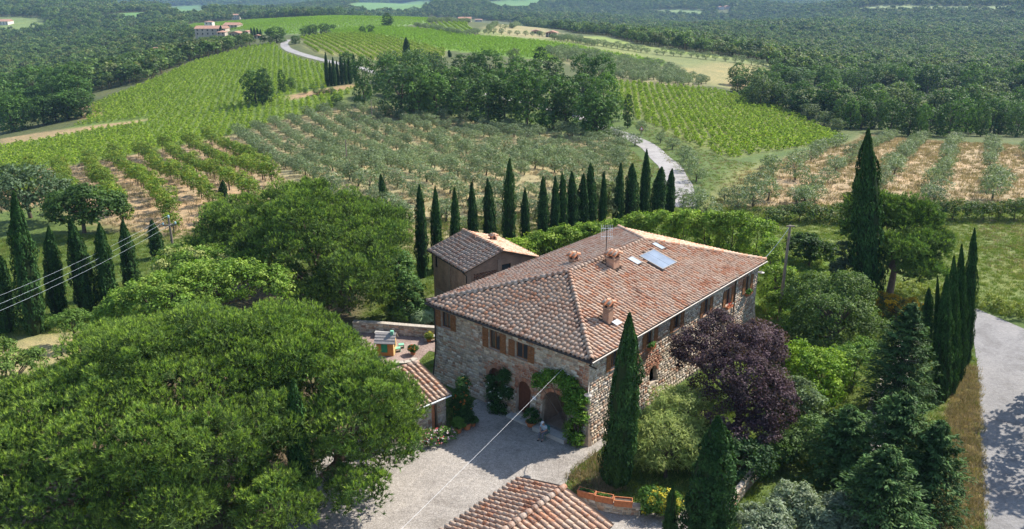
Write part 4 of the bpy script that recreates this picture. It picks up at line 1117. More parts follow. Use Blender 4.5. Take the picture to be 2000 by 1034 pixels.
G('broom_bush', 'yellow flowering broom bush at the head of the driveway', 'bush', (1750, 625), [(1745, 600, .9, 1.6, .9), (1775, 605, .8, 1.2, .8), (1720, 590, .9, 1.2, .8)], 130, 26, .35, .13, [(.10, .12, .04), (.50, .30, .02), (.13, .15, .05), (.46, .27, .02)], .6, seed=19, trunk=.07)
hb = [(1820, 560, 1), (1770, 560, 0)]
# foliage behind the farmhouse
LAUREL = [(.135, .215, .028), (.17, .255, .034), (.105, .175, .025), (.21, .28, .045)]
bk = [(1015, 80, 468), (1055, 81, 455), (1100, 82, 442), (1150, 83, 436), (1198, 83, 428), (1245, 83, 416), (1290, 82, 412), (1338, 81, 410), (1385, 80, 413), (1432, 79, 410), (1478, 77, 428)]
for i, (px, Y, tp) in enumerate(bk):
    zt = at_y(px, tp, Y).z; X = (px - 1000) / F * Y * 1.04
    b = Vector(((px - 1000) / F * (Y * CP + 24 * SP), Y, 0))
    def wp(dx, dz): return None
    r_o = thing('laurel_tree', NUM[i] + ' light green rounded laurel from the left in the hedge behind the farmhouse', 'tree', b, 0, 'laurel hedge behind the farmhouse')
    L = [(0, 0, zt * .55, 1.7, 1.7, zt * .42), (.8, -.3, zt * .72, 1.1, 1.1, zt * .26), (-.8, .2, zt * .68, 1.1, 1.1, zt * .25), (.1, -.6, zt * .8, .9, .9, zt * .2)]
    trunk_mb(i, zt * .7, .1, 4, .9).build('trunk', M['bark'], r_o)
    obj('crown', crown_mesh('crown', 560 + i, L + [(0, 0, zt * .25, 1.8, 1.8, zt * .25)], 150, 34, .48, .23, LAUREL, .62, cvar=.3), M['leaf'], r_o)
G('laurel_tree', 'light green tree against the far right corner of the farmhouse', 'tree', Vector((24.6, 69.5, 0)), [(1520, 560, 2.2, 1.9, 2.0), (1500, 500, 4.0, 1.4, 1.5), (1520, 600, 1.2, 1.6, 1.2)], 170, 20, .45, .2, LAUREL, .55, seed=30, trunk=.12)
G('pale_green_tree', 'pale olive green tree rising among the cypress row behind the farmhouse', 'tree', Vector((11.5, 96, 0)), [(1180, 385, 3.6, 1.9, 1.8), (1178, 405, 2.4, 1.9, 1.5)], 90, 20, .5, .24, [(.14, .17, .07), (.17, .20, .085)], .5, seed=31, trunk=.1)
G('chestnut_tree', 'dark green tree left of the brick barn', 'tree', (785, 622), [(785, 570, 2.6, 1.9, 1.9), (775, 525, 4.4, 1.5, 1.6), (795, 600, 1.4, 1.6, 1.2)], 190, 20, .45, .2, [(.045, .095, .026), (.06, .115, .03), (.08, .14, .035)], .6, seed=32, trunk=.15)
G('fountain_grass', 'pale arching ornamental grass behind the patio wall', 'grass clump', (822, 632), [(822, 622, .5, 1.6, .7)], 40, 40, .5, .55, [(.22, .30, .16), (.26, .34, .20), (.18, .26, .12)], .06, seed=33, trunk=.03, up=1.4, part='blades')
# light green trees between the two pines, on the left
LIME = [(.11, .185, .03), (.14, .22, .036), (.09, .155, .028), (.17, .24, .05)]
G('linden_tree', 'light green linden with pale flowers left of the rear pine', 'tree', (400, 620), [(400, 530, 4.2, 3.0, 2.2), (350, 520, 4.2, 2.2, 1.8), (440, 525, 4.6, 2.2, 1.8)], 330, 22, .5, .18, LIME + [(.30, .32, .12)], .55, seed=34, trunk=.2)
G('walnut_tree', 'yellow green leafy tree wedged between the front and rear pines', 'tree', (330, 690), [(330, 585, 5.0, 3.0, 2.0), (265, 605, 4.0, 2.6, 1.7), (230, 640, 2.8, 2.3, 1.5), (400, 560, 5.4, 2.8, 1.9), (470, 550, 5.4, 2.4, 1.7), (525, 555, 5.2, 2.0, 1.5)], 520, 22, .5, .18, LIME, .55, seed=35, trunk=.2)
G('young_fruit_tree', 'small fruit tree with a bare trunk on the dry lawn at left', 'fruit tree', (146, 674), [(140, 628, 2.2, 1.4, .8), (165, 632, 2.0, .9, .7), (118, 632, 2.0, .9, .6)], 85, 18, .36, .15, [(.08, .14, .03), (.10, .17, .04)], .5, seed=36, trunk=.09)
G('young_fruit_tree', 'fruit tree cut by the left edge beside the front pine', 'fruit tree', (15, 808), [(25, 720, 2.6, 1.5, 1.1), (60, 705, 2.6, 1.1, .8), (-10, 690, 3.0, 1.3, 1.0)], 130, 20, .4, .16, [(.09, .15, .035), (.12, .18, .045), (.15, .20, .05)], .5, seed=37, trunk=.11)
G('low_bush', 'low bush at the foot of the left cypress row', 'bush', (90, 640), [(85, 630, .5, 1.0, .6), (110, 632, .5, .8, .5)], 40, 20, .3, .16, PAL_LIGHT, .5, seed=38, trunk=.04)
G('grey_willow', 'large grey green willow bush at the left edge above the cypresses', 'tree', (60, 425), [(60, 375, 4.2, 4.0, 3.2), (25, 385, 3.4, 3.0, 2.6), (90, 385, 3.4, 2.8, 2.4)], 200, 16, .8, .32, [(.075, .115, .06), (.095, .135, .075), (.06, .095, .05)], .5, seed=39, trunk=.2)
G('broad_oak', 'broad dark oak right of the grey willow at left', 'tree', (165, 455), [(160, 405, 3.4, 3.2, 2.4), (195, 410, 3.0, 2.6, 2.0), (130, 410, 3.0, 2.4, 2.0)], 220, 16, .7, .3, PAL_OAK, .55, seed=40, trunk=.2)
G('fig_bush', 'lime green fig bush under the front pine at the bottom left', 'bush', (185, 1030), [(180, 985, 1.0, .9, .7), (240, 985, 1.0, .7, .6)], 50, 14, .3, .28, [(.22, .30, .02), (.18, .26, .02)], .85, seed=41, trunk=.05)
G('understory_bush', 'leafy bush under the front pine at the bottom edge', 'bush', (440, 1045), [(420, 1000, 1.0, 1.3, .9), (350, 1010, .8, 1.2, .8), (470, 1010, .8, 1.0, .7)], 110, 18, .4, .15, [(.09, .13, .04), (.12, .16, .055)], .5, seed=42, trunk=.06)
# hedge along the far side of the meadow
for i, px in enumerate(range(1500, 2040, 30)):
    b = ground(px, 424 - (i % 2) * 3 + (10 if px < 1660 else 6)); w = 1.9 + .6 * r_.random(); hh = 1.5 + .9 * r_.random() + (.5 if px > 1850 else 0)
    r_o = thing('hedge_bush', NUM[i] + ' bush from the left in the hedge between meadow and olive field', 'bush', b, 0, 'hedge along the meadow')
    trunk_mb(i, hh * .7, .06, 3, .6).build('trunk', M['bark'], r_o)
    obj('crown', crown_mesh('crown', 640 + i, [(0, 0, hh * .5, w, w * .8, hh * .5), (.6, 0, hh * .6, w * .6, w * .6, hh * .45)], 60, 14, .45, .26, [(.06, .10, .03), (.08, .125, .035), (.05, .085, .026), (.11, .11, .045)], .55), M['leaf'], r_o)
for i, (x_, y_) in enumerate(((42.5, 71.5), (44.6, 69.2), (46.0, 67.0), (48.2, 64.2), (50.5, 61.8), (39.2, 72.6))):
    r_o = thing('roadside_bush', NUM[i] + ' low yellow green bush along the outer edge of the road bend', 'bush', (x_, y_, 0), 0, 'bushes on the road bend')
    trunk_mb(i, .5, .04, 3, .4).build('trunk', M['bark'], r_o)
    obj('crown', crown_mesh('crown', 680 + i, [(0, 0, .5, 1.6, 1.2, .6), (.8, -.6, .45, 1.0, 1.0, .55)], 60, 18, .3, .17, [(.16, .19, .03), (.20, .22, .04), (.12, .16, .03)], .5), M['leaf'], r_o)

for i, (x_, y_) in enumerate(((41.8, 51.4), (38.6, 45.0), (36.0, 38.6))):
    tree_obj('roadside_tree', BK[(i * 2) % 6], (x_, y_, 0), (.8, .8, 1.25), i * 1.7, NUM[i] + ' roadside tree past the right edge whose shadow falls on the road', 'tree', 'trees across the road')

# ------------------------------------------------------------------ umbrella pines
def pine(label, base_px, lobes, clumps, tufts, needles, cr, nl, nw, seed, trunk=.38, young_p=.35, **kw):
    p = at_z(*base_px) if not isinstance(base_px, Vector) else base_px
    L = []
    for px, py, z, r, rz in lobes:
        q_ = at_z(px, py, z); L.append((q_.x - p.x, q_.y - p.y, z, r, r, rz))
    r9 = np.random.RandomState(seed)
    boughs = []
    for l in L:
        for k in range(int(l[3] * 2.3) if l[3] > 2.5 else 0):      # boughs that swell out of the dome
            d_ = rdir(r9, 1)[0]; d_[2] = abs(d_[2]) * 1.1 - .25; d_ /= np.linalg.norm(d_); w_ = r9.uniform(1.2, 2.3) * min(1, l[3] / 5 + .3)
            boughs.append((l[0] + d_[0] * l[3] * 1.0, l[1] + d_[1] * l[4] * 1.0, l[2] + d_[2] * l[5] * 1.0, w_, w_, w_ * .8))
    r_o = thing('umbrella_pine', label, 'pine', p)
    mb = MB(); rr = random.Random(seed)
    cx = sum(l[0] for l in L) / len(L); cy = sum(l[1] for l in L) / len(L); cz = sum(l[2] for l in L) / len(L)
    fk = Vector((cx * .35, cy * .35, cz * .45))
    mb.tube([(0, 0, -.4), fk * .5, fk, (cx * .8, cy * .8, cz)], [trunk * 1.2, trunk, trunk * .85, trunk * .4], 10)
    mb.build('trunk', M['pine_bark'], r_o)
    mb = MB()
    for l in L:
        e = Vector(l[:3])
        mid = fk.lerp(e, .5) + Vector((0, 0, -.35))
        mb.tube([fk, mid, e], [trunk * .5, trunk * .35, trunk * .14], 7, cap=False)
        for k in range(9):
            a = rr.uniform(0, 6.28); t = Vector((e.x + math.cos(a) * l[3] * .85, e.y + math.sin(a) * l[3] * .85, e.z + l[5] * rr.uniform(-.15, .55)))
            s_ = fk.lerp(e, rr.uniform(.55, 1.0)) + Vector((0, 0, -.1))
            mb.tube([s_, s_.lerp(t, .5) + Vector((0, 0, -.2)), t], [trunk * .16, trunk * .11, .02], 5, cap=False)
    for l in boughs:
        e = Vector(l[:3]); mb.tube([fk, fk.lerp(e, .55) + Vector((0, 0, -.3)), e], [trunk * .3, trunk * .2, .04], 6, cap=False)
    lb = mb.build('branches', M['pine_bark'], r_o)
    outer = needle_np(seed, L + boughs, clumps, tufts, needles, cr, nl, nw, PAL_PINE, (.17, .25, .045), young_p=young_p, **kw)
    inner = needle_np(seed + 50, [(l[0], l[1], l[2] - .25, l[3] * .84, l[4] * .84, l[5] * .82) for l in L + boughs], int(clumps * .8), 22, needles, cr * 1.15, nl * 1.3, nw * 2.0, PAL_PINE, (.1, .15, .03), young_p=0, depth=.1, gap=kw.get('gap', 1) * .85, fill=0, flat=.8, low=-.5)
    v, f, c = join_np([outer, inner]); f = f[0]
    obj('needles', mesh_np('needles', v, f, c), M['needle'], r_o)
    return r_o
pine('huge umbrella pine filling the lower left of the picture', (360, 960),
     [(355, 845, 4.4, 6.0, 5.0), (475, 735, 5.8, 3.5, 3.3), (150, 900, 4.2, 4.7, 3.8), (60, 1010, 3.4, 3.3, 2.6), (270, 960, 3.4, 3.6, 2.4), (430, 915, 3.8, 2.4, 2.0), (300, 720, 6.2, 3.4, 2.8)],
     1300, 96, 8, .74, .25, .038, 801, depth=.12, gap=.84, fill=0, flat=.9, young_p=.5, low=-.35)
pine('umbrella pine with drooping branches over the gravel yard, right of the huge one', (655, 930),
     [(625, 740, 5.8, 3.3, 3.2), (715, 820, 4.4, 3.0, 2.8), (675, 870, 3.8, 2.4, 2.3), (755, 865, 3.4, 1.9, 1.5), (700, 955, 2.8, 1.5, .9), (545, 985, 2.8, 2.0, 1.4)],
     500, 96, 8, .7, .25, .038, 802, trunk=.3, depth=.12, gap=.82, fill=0, flat=.9, young_p=.5, low=-.35)
pine('rear umbrella pine with a flat broad crown behind the front pines', (640, 640),
     [(610, 490, 4.8, 7.6, 4.6), (470, 475, 4.6, 4.0, 3.2), (690, 560, 3.4, 3.6, 2.8), (720, 450, 5.4, 3.0, 2.6)],
     700, 70, 8, .86, .3, .05, 803, depth=.12, gap=1.0, fill=0, flat=.9, young_p=.4, low=-.35)
pine('umbrella pine leaning right behind the very tall cypress', (1735, 585),
     [(1740, 420, 7.4, 2.6, 1.8), (1790, 430, 7.0, 2.2, 1.6), (1700, 410, 7.2, 2.0, 1.5), (1800, 480, 5.6, 2.0, 1.4), (1830, 470, 5.4, 1.3, 1.0), (1760, 490, 5.4, 2.2, 1.5), (1800, 530, 4.0, 1.6, 1.0), (1680, 450, 6.0, 1.6, 1.3)],
     240, 44, 8, .78, .34, .066, 804, trunk=.32, depth=.3, young_p=.2, gap=.8, fill=.25)

# ------------------------------------------------------------------ building kit
def brickmat(name, c1, c2, mortar, bw=.25, bh=.075, var=.3):
    m, nt, b = _nodes(name); b.inputs['Roughness'].default_value = .9
    a = nt.nodes.new('ShaderNodeAttribute'); a.attribute_name = 'wall_uv'
    t = nt.nodes.new('ShaderNodeTexBrick')
    t.inputs['Color1'].default_value = (*c1, 1); t.inputs['Color2'].default_value = (*c2, 1); t.inputs['Mortar'].default_value = (*mortar, 1)
    t.inputs['Scale'].default_value = 1.0; t.inputs['Brick Width'].default_value = bw; t.inputs['Row Height'].default_value = bh; t.inputs['Mortar Size'].default_value = .012
    nt.links.new(a.outputs['Vector'], t.inputs['Vector'])
    n1 = _noise(nt, 1.2, 5); r = _ramp(nt, n1.outputs[0], [(.3, (1 - var,) * 3), (.7, (1 + var,) * 3)])
    c = _mix(nt, t.outputs['Color'], r.outputs[0], 1.0, 'MULTIPLY'); nt.links.new(c, b.inputs['Base Color'])
    _bump(nt, b, t.outputs['Fac'], -.4, .01)
    return m
def tilemat(name, src):
    """weathered terracotta: each tile its own tone, lichen blotches on top"""
    m, nt, b = _nodes(name); b.inputs['Roughness'].default_value = .9
    if src == 'object':
        rv = nt.nodes.new('ShaderNodeObjectInfo').outputs['Random']
    else: rv = _attr(nt, 'rnd').outputs['Fac']
    geo = nt.nodes.new('ShaderNodeNewGeometry'); nw_ = _noise(nt, .5, 4, .6, vec=geo.outputs['Position'])
    mp = nt.nodes.new('ShaderNodeMapRange'); mp.inputs[1].default_value = .32; mp.inputs[2].default_value = .68; nt.links.new(nw_.outputs[0], mp.inputs[0])
    mxf = nt.nodes.new('ShaderNodeMix'); mxf.inputs[0].default_value = .48; nt.links.new(rv, mxf.inputs[2]); nt.links.new(mp.outputs[0], mxf.inputs[3]); rv = mxf.outputs[0]
    r = _ramp(nt, rv, [(0, (.17, .10, .075)), (.14, (.36, .18, .11)), (.28, (.48, .25, .15)), (.40, (.46, .31, .23)), (.52, (.50, .37, .28)), (.64, (.54, .44, .36)), (.74, (.36, .26, .20)), (.84, (.56, .34, .22)), (1, (.64, .56, .48))])
    n1 = _noise(nt, 3.5, 5, .7); n2 = _noise(nt, 14, 4, .7)
    l = _ramp(nt, n1.outputs[0], [(.48, (0, 0, 0)), (.66, (.6, .6, .6))])
    c = _mix(nt, r.outputs[0], (.58, .52, .46), l.outputs[0])
    d = _ramp(nt, n2.outputs[0], [(.32, (.5, .46, .43)), (.5, (1, 1, 1)), (.7, (1.12, 1.1, 1.08))])
    c = _mix(nt, c, d.outputs[0], 1.0, 'MULTIPLY'); c = _mix(nt, c, (1.0, .88, .78), 1.0, 'MULTIPLY'); nt.links.new(c, b.inputs['Base Color'])
    _bump(nt, b, n2.outputs[0], .5, .02)
    return m
M['tile'] = tilemat('tile', 'object'); M['tile_mass'] = tilemat('tile_mass', 'attr')
M['mortar'] = plain('mortar', (.44, .37, .29), .95, .3, 2.0, .5)
M['stone'] = plain('stone', (1, 1, 1), .92, .28, 5.0, .5, attr=True, dist=.03)
M['stone_mass'] = M['stone']
M['brick'] = brickmat('brick', (.44, .21, .125), (.34, .16, .10), (.38, .29, .21))
M['brick_pale'] = plain('brick_pale', (.40, .25, .17), .9, .25, 6, .4)
M['terracotta'] = plain('terracotta', (.46, .17, .075), .85, .25, 5, .3)
M['wood'] = plain('wood', (.24, .105, .042), .65, .3, 7, .25)
M['door_wood'] = plain('door_wood', (.13, .05, .028), .6, .3, 6, .3)
M['dark'] = plain('dark', (.02, .018, .016), .8, .2, 3, 0)
M['metal_pale'] = plain('metal_pale', (.25, .23, .21), .45, .12, 3, .05, metal=.5)
M['metal_dark'] = plain('metal_dark', (.05, .042, .038), .5, .2, 3, .05, metal=.4)
M['lead'] = plain('lead', (.42, .43, .44), .4, .15, 4, .1, metal=.6)
M['white_metal'] = plain('white_metal', (.72, .72, .70), .4, .08, 3, .03)
M['concrete'] = plain('concrete', (.42, .40, .37), .9, .2, 4, .3)
M['plaster'] = plain('plaster', (.36, .27, .20), .92, .3, 1.5, .4)
def glassmat(name, col, rough=.06, spec=.8):
    m, nt, b = _nodes(name); b.inputs['Roughness'].default_value = rough; b.inputs['Specular IOR Level'].default_value = spec
    n = _noise(nt, .8, 2); r = _ramp(nt, n.outputs[0], [(.3, tuple(.8 * c for c in col)), (.7, tuple(1.2 * c for c in col))])
    nt.links.new(r.outputs[0], b.inputs['Base Color']); return m
M['pane'] = glassmat('pane', (.035, .04, .045))
M['solar'] = glassmat('solar', (.20, .235, .28), .15, .8)  # pale blue-grey of the reflected sky is put into the base colour
M['sky_glass'] = glassmat('sky_glass', (.40, .46, .50), .1, .8)
def house_frame(o, ex):
    ex = Vector(ex).to_2d().normalized() if len(ex) > 2 else Vector(ex).normalized()
    return o, math.atan2(ex.y, ex.x)
def to_local(root_loc, rz, p):
    d = Vector(p) - Vector(root_loc); c, s = math.cos(-rz), math.sin(-rz)
    return Vector((d.x * c - d.y * s, d.x * s + d.y * c, d.z))
def hit_plane(root_loc, rz, px, py, n_local, d_local):
    """local point where a photo pixel's sight line meets the local plane n.p = d"""
    o = to_local(root_loc, rz, (0, 0, CAMZ)); q_ = to_local(root_loc, rz, Vector((0, 0, CAMZ)) + Vector(ray(px, py))) - o
    n = Vector(n_local); t = (d_local - n.dot(o)) / n.dot(q_)
    return o + q_ * t
def cover_tile(w0=.132, w1=.106, ln=.53, seg=6, th=.02, lift=.055):
    """half barrel tile, wide end down-slope (y=0), closed rim at the wide end"""
    V = []; Fs = []
    for (y, w, z, tk) in ((0, w0, lift, 0), (ln, w1, .012, 0), (0, w0, lift, th), (.06, w0 - .003, lift - .005, th)):
        for i in range(seg + 1):
            a = math.pi * i / seg
            V.append(((w - tk) * math.cos(a), y, z - .02 + (w - tk) * math.sin(a) * .95))
    k = seg + 1
    for i in range(seg):
        Fs.append((i, i + 1, k + i + 1, k + i)); Fs.append((2 * k + i, 2 * k + i + 1, i + 1, i)); Fs.append((3 * k + i, 3 * k + i + 1, 2 * k + i + 1, 2 * k + i))
    return np.array(V), np.array(Fs)
TV, TF = cover_tile()
tile_me = mesh_np('tile', TV, TF, smooth=True); tile_me.materials.append(M['tile'])
RV, RF = cover_tile(.19, .155, .54, 7, .022, .06)
ridge_me = mesh_np('ridge_tile', RV, RF, smooth=True); ridge_me.materials.append(M['tile'])
def slope_tiles(O, e, u, L, T, inside, sp=.355, ex=.42, seed=0, over=.06):
    """transforms of the cover tiles on one roof slope"""
    rr = random.Random(seed); e = Vector(e).normalized(); u = Vector(u).normalized(); n = e.cross(u)
    if n.z < 0: n = -n
    out = []
    nc = int(L / sp)
    sp = L / nc
    for i in range(nc):
        s = (i + .5) * sp
        j = 0; cj = rr.uniform(-.09, .09)
        while j * ex < T + ex:
            t = j * ex - over + (cj if j else cj * .3)
            if inside(s, t + ex * .6):
                p = Vector(O) + e * (s + rr.uniform(-.012, .012)) + u * (t + rr.uniform(-.02, .02))
                rot = rr.uniform(-.05, .05); pit = rr.uniform(-.02, .02)
                ee = (e * math.cos(rot) + u * math.sin(rot)); uu = (u * math.cos(rot) - e * math.sin(rot)); uu = (uu + n * pit).normalized()
                ee = uu.cross(n).normalized() if uu.cross(n).dot(e) > 0 else -(uu.cross(n).normalized())
                nn = ee.cross(uu)
                sc_ = rr.uniform(.94, 1.06)
                m4 = Matrix(((ee.x * sc_, uu.x, nn.x, p.x), (ee.y * sc_, uu.y, nn.y, p.y), (ee.z * sc_, uu.z, nn.z, p.z), (0, 0, 0, 1)))
                out.append(m4)
            j += 1
    return out
def channels(mb, O, e, u, L, lim, sp=.355):
    """trough tiles between the covers, one strip per column; lim(s) -> (t0, t1)"""
    e = Vector(e).normalized(); u = Vector(u).normalized(); n = e.cross(u)
    if n.z < 0: n = -n
    nc = int(L / sp); sp = L / nc
    for i in range(nc + 1):
        s = i * sp; t0, t1 = lim(min(max(s, .01), L - .01))
        if t1 - t0 < .2: continue
        P0 = Vector(O) + e * s + u * t0; P1 = Vector(O) + e * s + u * t1
        V = []
        for P in (P0, P1):
            for dx, dz in ((-.12, .06), (-.06, .014), (.06, .014), (.12, .06)): V.append(P + e * dx + n * dz)
        mb.add(V, [(0, 1, 5, 4), (1, 2, 6, 5), (2, 3, 7, 6)])
def place_tiles(roof, mats, root, limit, ridge=()):
    """nearest tiles as objects of their own, the rest joined"""
    W = root.matrix_world if False else Matrix.Translation(root.location) @ Matrix.Rotation(root.rotation_euler.z, 4, 'Z')
    cp_ = Vector((0, 0, CAMZ))
    mats = sorted(mats, key=lambda m4: ((W @ m4.translation) - cp_).length)
    for m4 in mats[:limit]:
        o = bpy.data.objects.new('tile', tile_me); COL.objects.link(o); o.parent = roof; o.matrix_basis = m4
    rest = mats[limit:]
    if rest:
        A = np.array([np.array(m4) for m4 in rest])
        V = (np.einsum('nij,vj->nvi', A[:, :3, :3], TV) + A[:, None, :3, 3]).reshape(-1, 3)
        Fq = (TF[None] + (np.arange(len(rest)) * len(TV))[:, None, None]).reshape(-1, 4)
        rv = np.repeat(np.random.RandomState(len(rest)).rand(len(rest)), len(TV))
        o = obj('tile_field', mesh_np('tile_field', V, Fq, smooth=True, rnd=rv), M['tile_mass'], roof); o['kind'] = 'stuff'
    for a, b in ridge:
        a = Vector(a); b = Vector(b); u = (b - a).normalized(); L = (b - a).length; n_ = max(1, int(L / .43))
        e = u.cross(Vector((0, 0, 1))).normalized(); nn = e.cross(u)
        for i in range(n_):
            p = a + u * (i * L / n_)
            m4 = Matrix(((e.x, u.x, nn.x, p.x), (e.y, u.y, nn.y, p.y), (e.z, u.z, nn.z, p.z), (0, 0, 0, 1)))
            o = bpy.data.objects.new('ridge_tile', ridge_me); COL.objects.link(o); o.parent = roof; o.matrix_basis = m4
def wall_panel(name, O, e, nrm, L, H, opens, depth, material, parent, batter=lambda z: 0.0, zb=(0,)):
    """a wall face with openings (s0,s1,z0,z1) and their reveals"""
    O = Vector(O); e = Vector(e); nrm = Vector(nrm)
    ss = sorted({0, L, *[o[0] for o in opens], *[o[1] for o in opens], *np.arange(1, L, 1.0)}); zs = sorted({0, H, *[o[2] for o in opens], *[o[3] for o in opens], *zb})
    V = []; Fs = []; UV = []
    def pt(s, z, d=0): return O + e * s + Vector((0, 0, z)) + nrm * (batter(z) - d)
    idx = {}
    def vid(s, z, d=0):
        k = (round(s, 4), round(z, 4), d)
        if k not in idx: idx[k] = len(V); V.append(pt(s, z, d)); UV.append((s + d, z, 0))
        return idx[k]
    for i in range(len(ss) - 1):
        for j in range(len(zs) - 1):
            sm, zm = (ss[i] + ss[i + 1]) / 2, (zs[j] + zs[j + 1]) / 2
            if any(o[0] < sm < o[1] and o[2] < zm < o[3] for o in opens): continue
            Fs.append((vid(ss[i], zs[j]), vid(ss[i + 1], zs[j]), vid(ss[i + 1], zs[j + 1]), vid(ss[i], zs[j + 1])))
    for s0, s1, z0, z1 in [o[:4] for o in opens]:
        for (a, b) in (((s0, z0), (s0, z1)), ((s1, z0), (s1, z1)), ((s0, z0), (s1, z0)), ((s0, z1), (s1, z1))):
            n0 = len(V)
            for (s, z), d in ((a, 0), (b, 0), (b, depth), (a, depth)):
                V.append(pt(s, z, d)); UV.append((s + d, z, 0))
            Fs.append((n0, n0 + 1, n0 + 2, n0 + 3))
    me = mesh_np(name, [tuple(v) for v in V], np.array(Fs))
    a = me.attributes.new('wall_uv', 'FLOAT_VECTOR', 'POINT'); a.data.foreach_set('vector', np.array(UV, np.float32).ravel())
    return obj(name, me, material, parent)
STONES = [(.48, .385, .275), (.42, .335, .24), (.54, .45, .34), (.36, .285, .21), (.44, .295, .20), (.50, .41, .32), (.38, .225, .145), (.57, .50, .41), (.32, .26, .21)]
REDS = [(.40, .19, .11), (.34, .15, .09), (.44, .25, .16), (.38, .21, .14)]
def stones(O, e, nrm, L, H, opens, seed, batter, red=(), hmin=.13, hmax=.25):
    """courses of rough stones: list of (V(8x3), colour, centre)"""
    rr = random.Random(seed); O = Vector(O); e = Vector(e); nrm = Vector(nrm); out = []
    z = 0.02
    while z < H - .08:
        h = min(rr.uniform(hmin, hmax), H - z); s = rr.uniform(0, .15) - .05
        while s < L - .05:
            w = min(rr.uniform(.16, .52), L - s)
            s0, s1, z0, z1 = max(s, 0) + .012, s + w - .012, z + .012 + rr.uniform(-.02, .02), z + h - .012 + rr.uniform(-.02, .02)
            s += w
            if s1 - s0 < .08: continue
            if any(o[0] - .02 < s1 and s0 < o[1] + .02 and o[2] - .02 < z1 and z0 < o[3] + .02 for o in opens):
                # keep the sliver beside an opening
                for o in opens:
                    if s0 < o[0] < s1 and o[2] < z1 and z0 < o[3]: s1 = o[0] - .015
                    elif s0 < o[1] < s1 and o[2] < z1 and z0 < o[3]: s0 = o[1] + .015
                if s1 - s0 < .09 or any(o[0] - .01 < s1 and s0 < o[1] + .01 and o[2] < z1 and z0 < o[3] for o in opens): continue
            sm, zm = (s0 + s1) / 2, (z0 + z1) / 2
            is_red = any(((sm - c[0]) / c[2]) ** 2 + ((zm - c[1]) / c[3]) ** 2 < 1 + rr.uniform(-.3, .3) for c in red)
            col = Vector(rr.choice(REDS if is_red else STONES)) * rr.uniform(.8, 1.2)
            pr = rr.uniform(.01, .045)
            V = []
            for (ds, dz) in ((s0, z0), (s1, z0), (s1, z1), (s0, z1)): V.append(O + e * ds + Vector((0, 0, dz)) + nrm * (batter(dz) - .03))
            iw, ih = (s1 - s0) * .12, (z1 - z0) * .14
            for (ds, dz) in ((s0 + iw * rr.random(), z0 + ih * rr.random()), (s1 - iw * rr.random(), z0 + ih * rr.random()), (s1 - iw * rr.random(), z1 - ih * rr.random()), (s0 + iw * rr.random(), z1 - ih * rr.random())):
                V.append(O + e * ds + Vector((0, 0, dz)) + nrm * (batter(dz) + pr * rr.uniform(.7, 1.2)))
            out.append((V, tuple(col), (V[4] + V[6]) / 2))
        z += h
    return out
SF = np.array([(4, 5, 6, 7), (0, 1, 5, 4), (1, 2, 6, 5), (2, 3, 7, 6), (3, 0, 4, 7)])
def place_stones(wall_objs, lists, root, limit, name='stone'):
    """lists: one stone list per wall; nearest ones become parts of their own"""
    W = Matrix.Translation(root.location) @ Matrix.Rotation(root.rotation_euler.z, 4, 'Z')
    cp_ = Vector((0, 0, CAMZ))
    allst = [((W @ s_[2] - cp_).length, k, s_) for k, l in enumerate(lists) for s_ in l]
    allst.sort(key=lambda t: t[0])
    for d, k, (V, c, ce) in allst[:limit]:
        o = obj(name, mesh_np(name, [tuple(v - ce) for v in V], SF, np.tile(c, (8, 1))), M['stone'], wall_objs[k]); o.location = ce
    for k in range(len(lists)):
        rest = [t for t in allst[limit:] if t[1] == k]
        if not rest: continue
        V = np.array([[tuple(v) for v in t[2][0]] for t in rest]).reshape(-1, 3)
        Fq = (SF[None] + (np.arange(len(rest)) * 8)[:, None, None]).reshape(-1, 4)
        c = np.repeat(np.array([t[2][1] for t in rest]), 8, 0)
        o = obj(name + '_field', mesh_np(name + '_field', V, Fq, c), M['stone'], wall_objs[k]); o['kind'] = 'stuff'
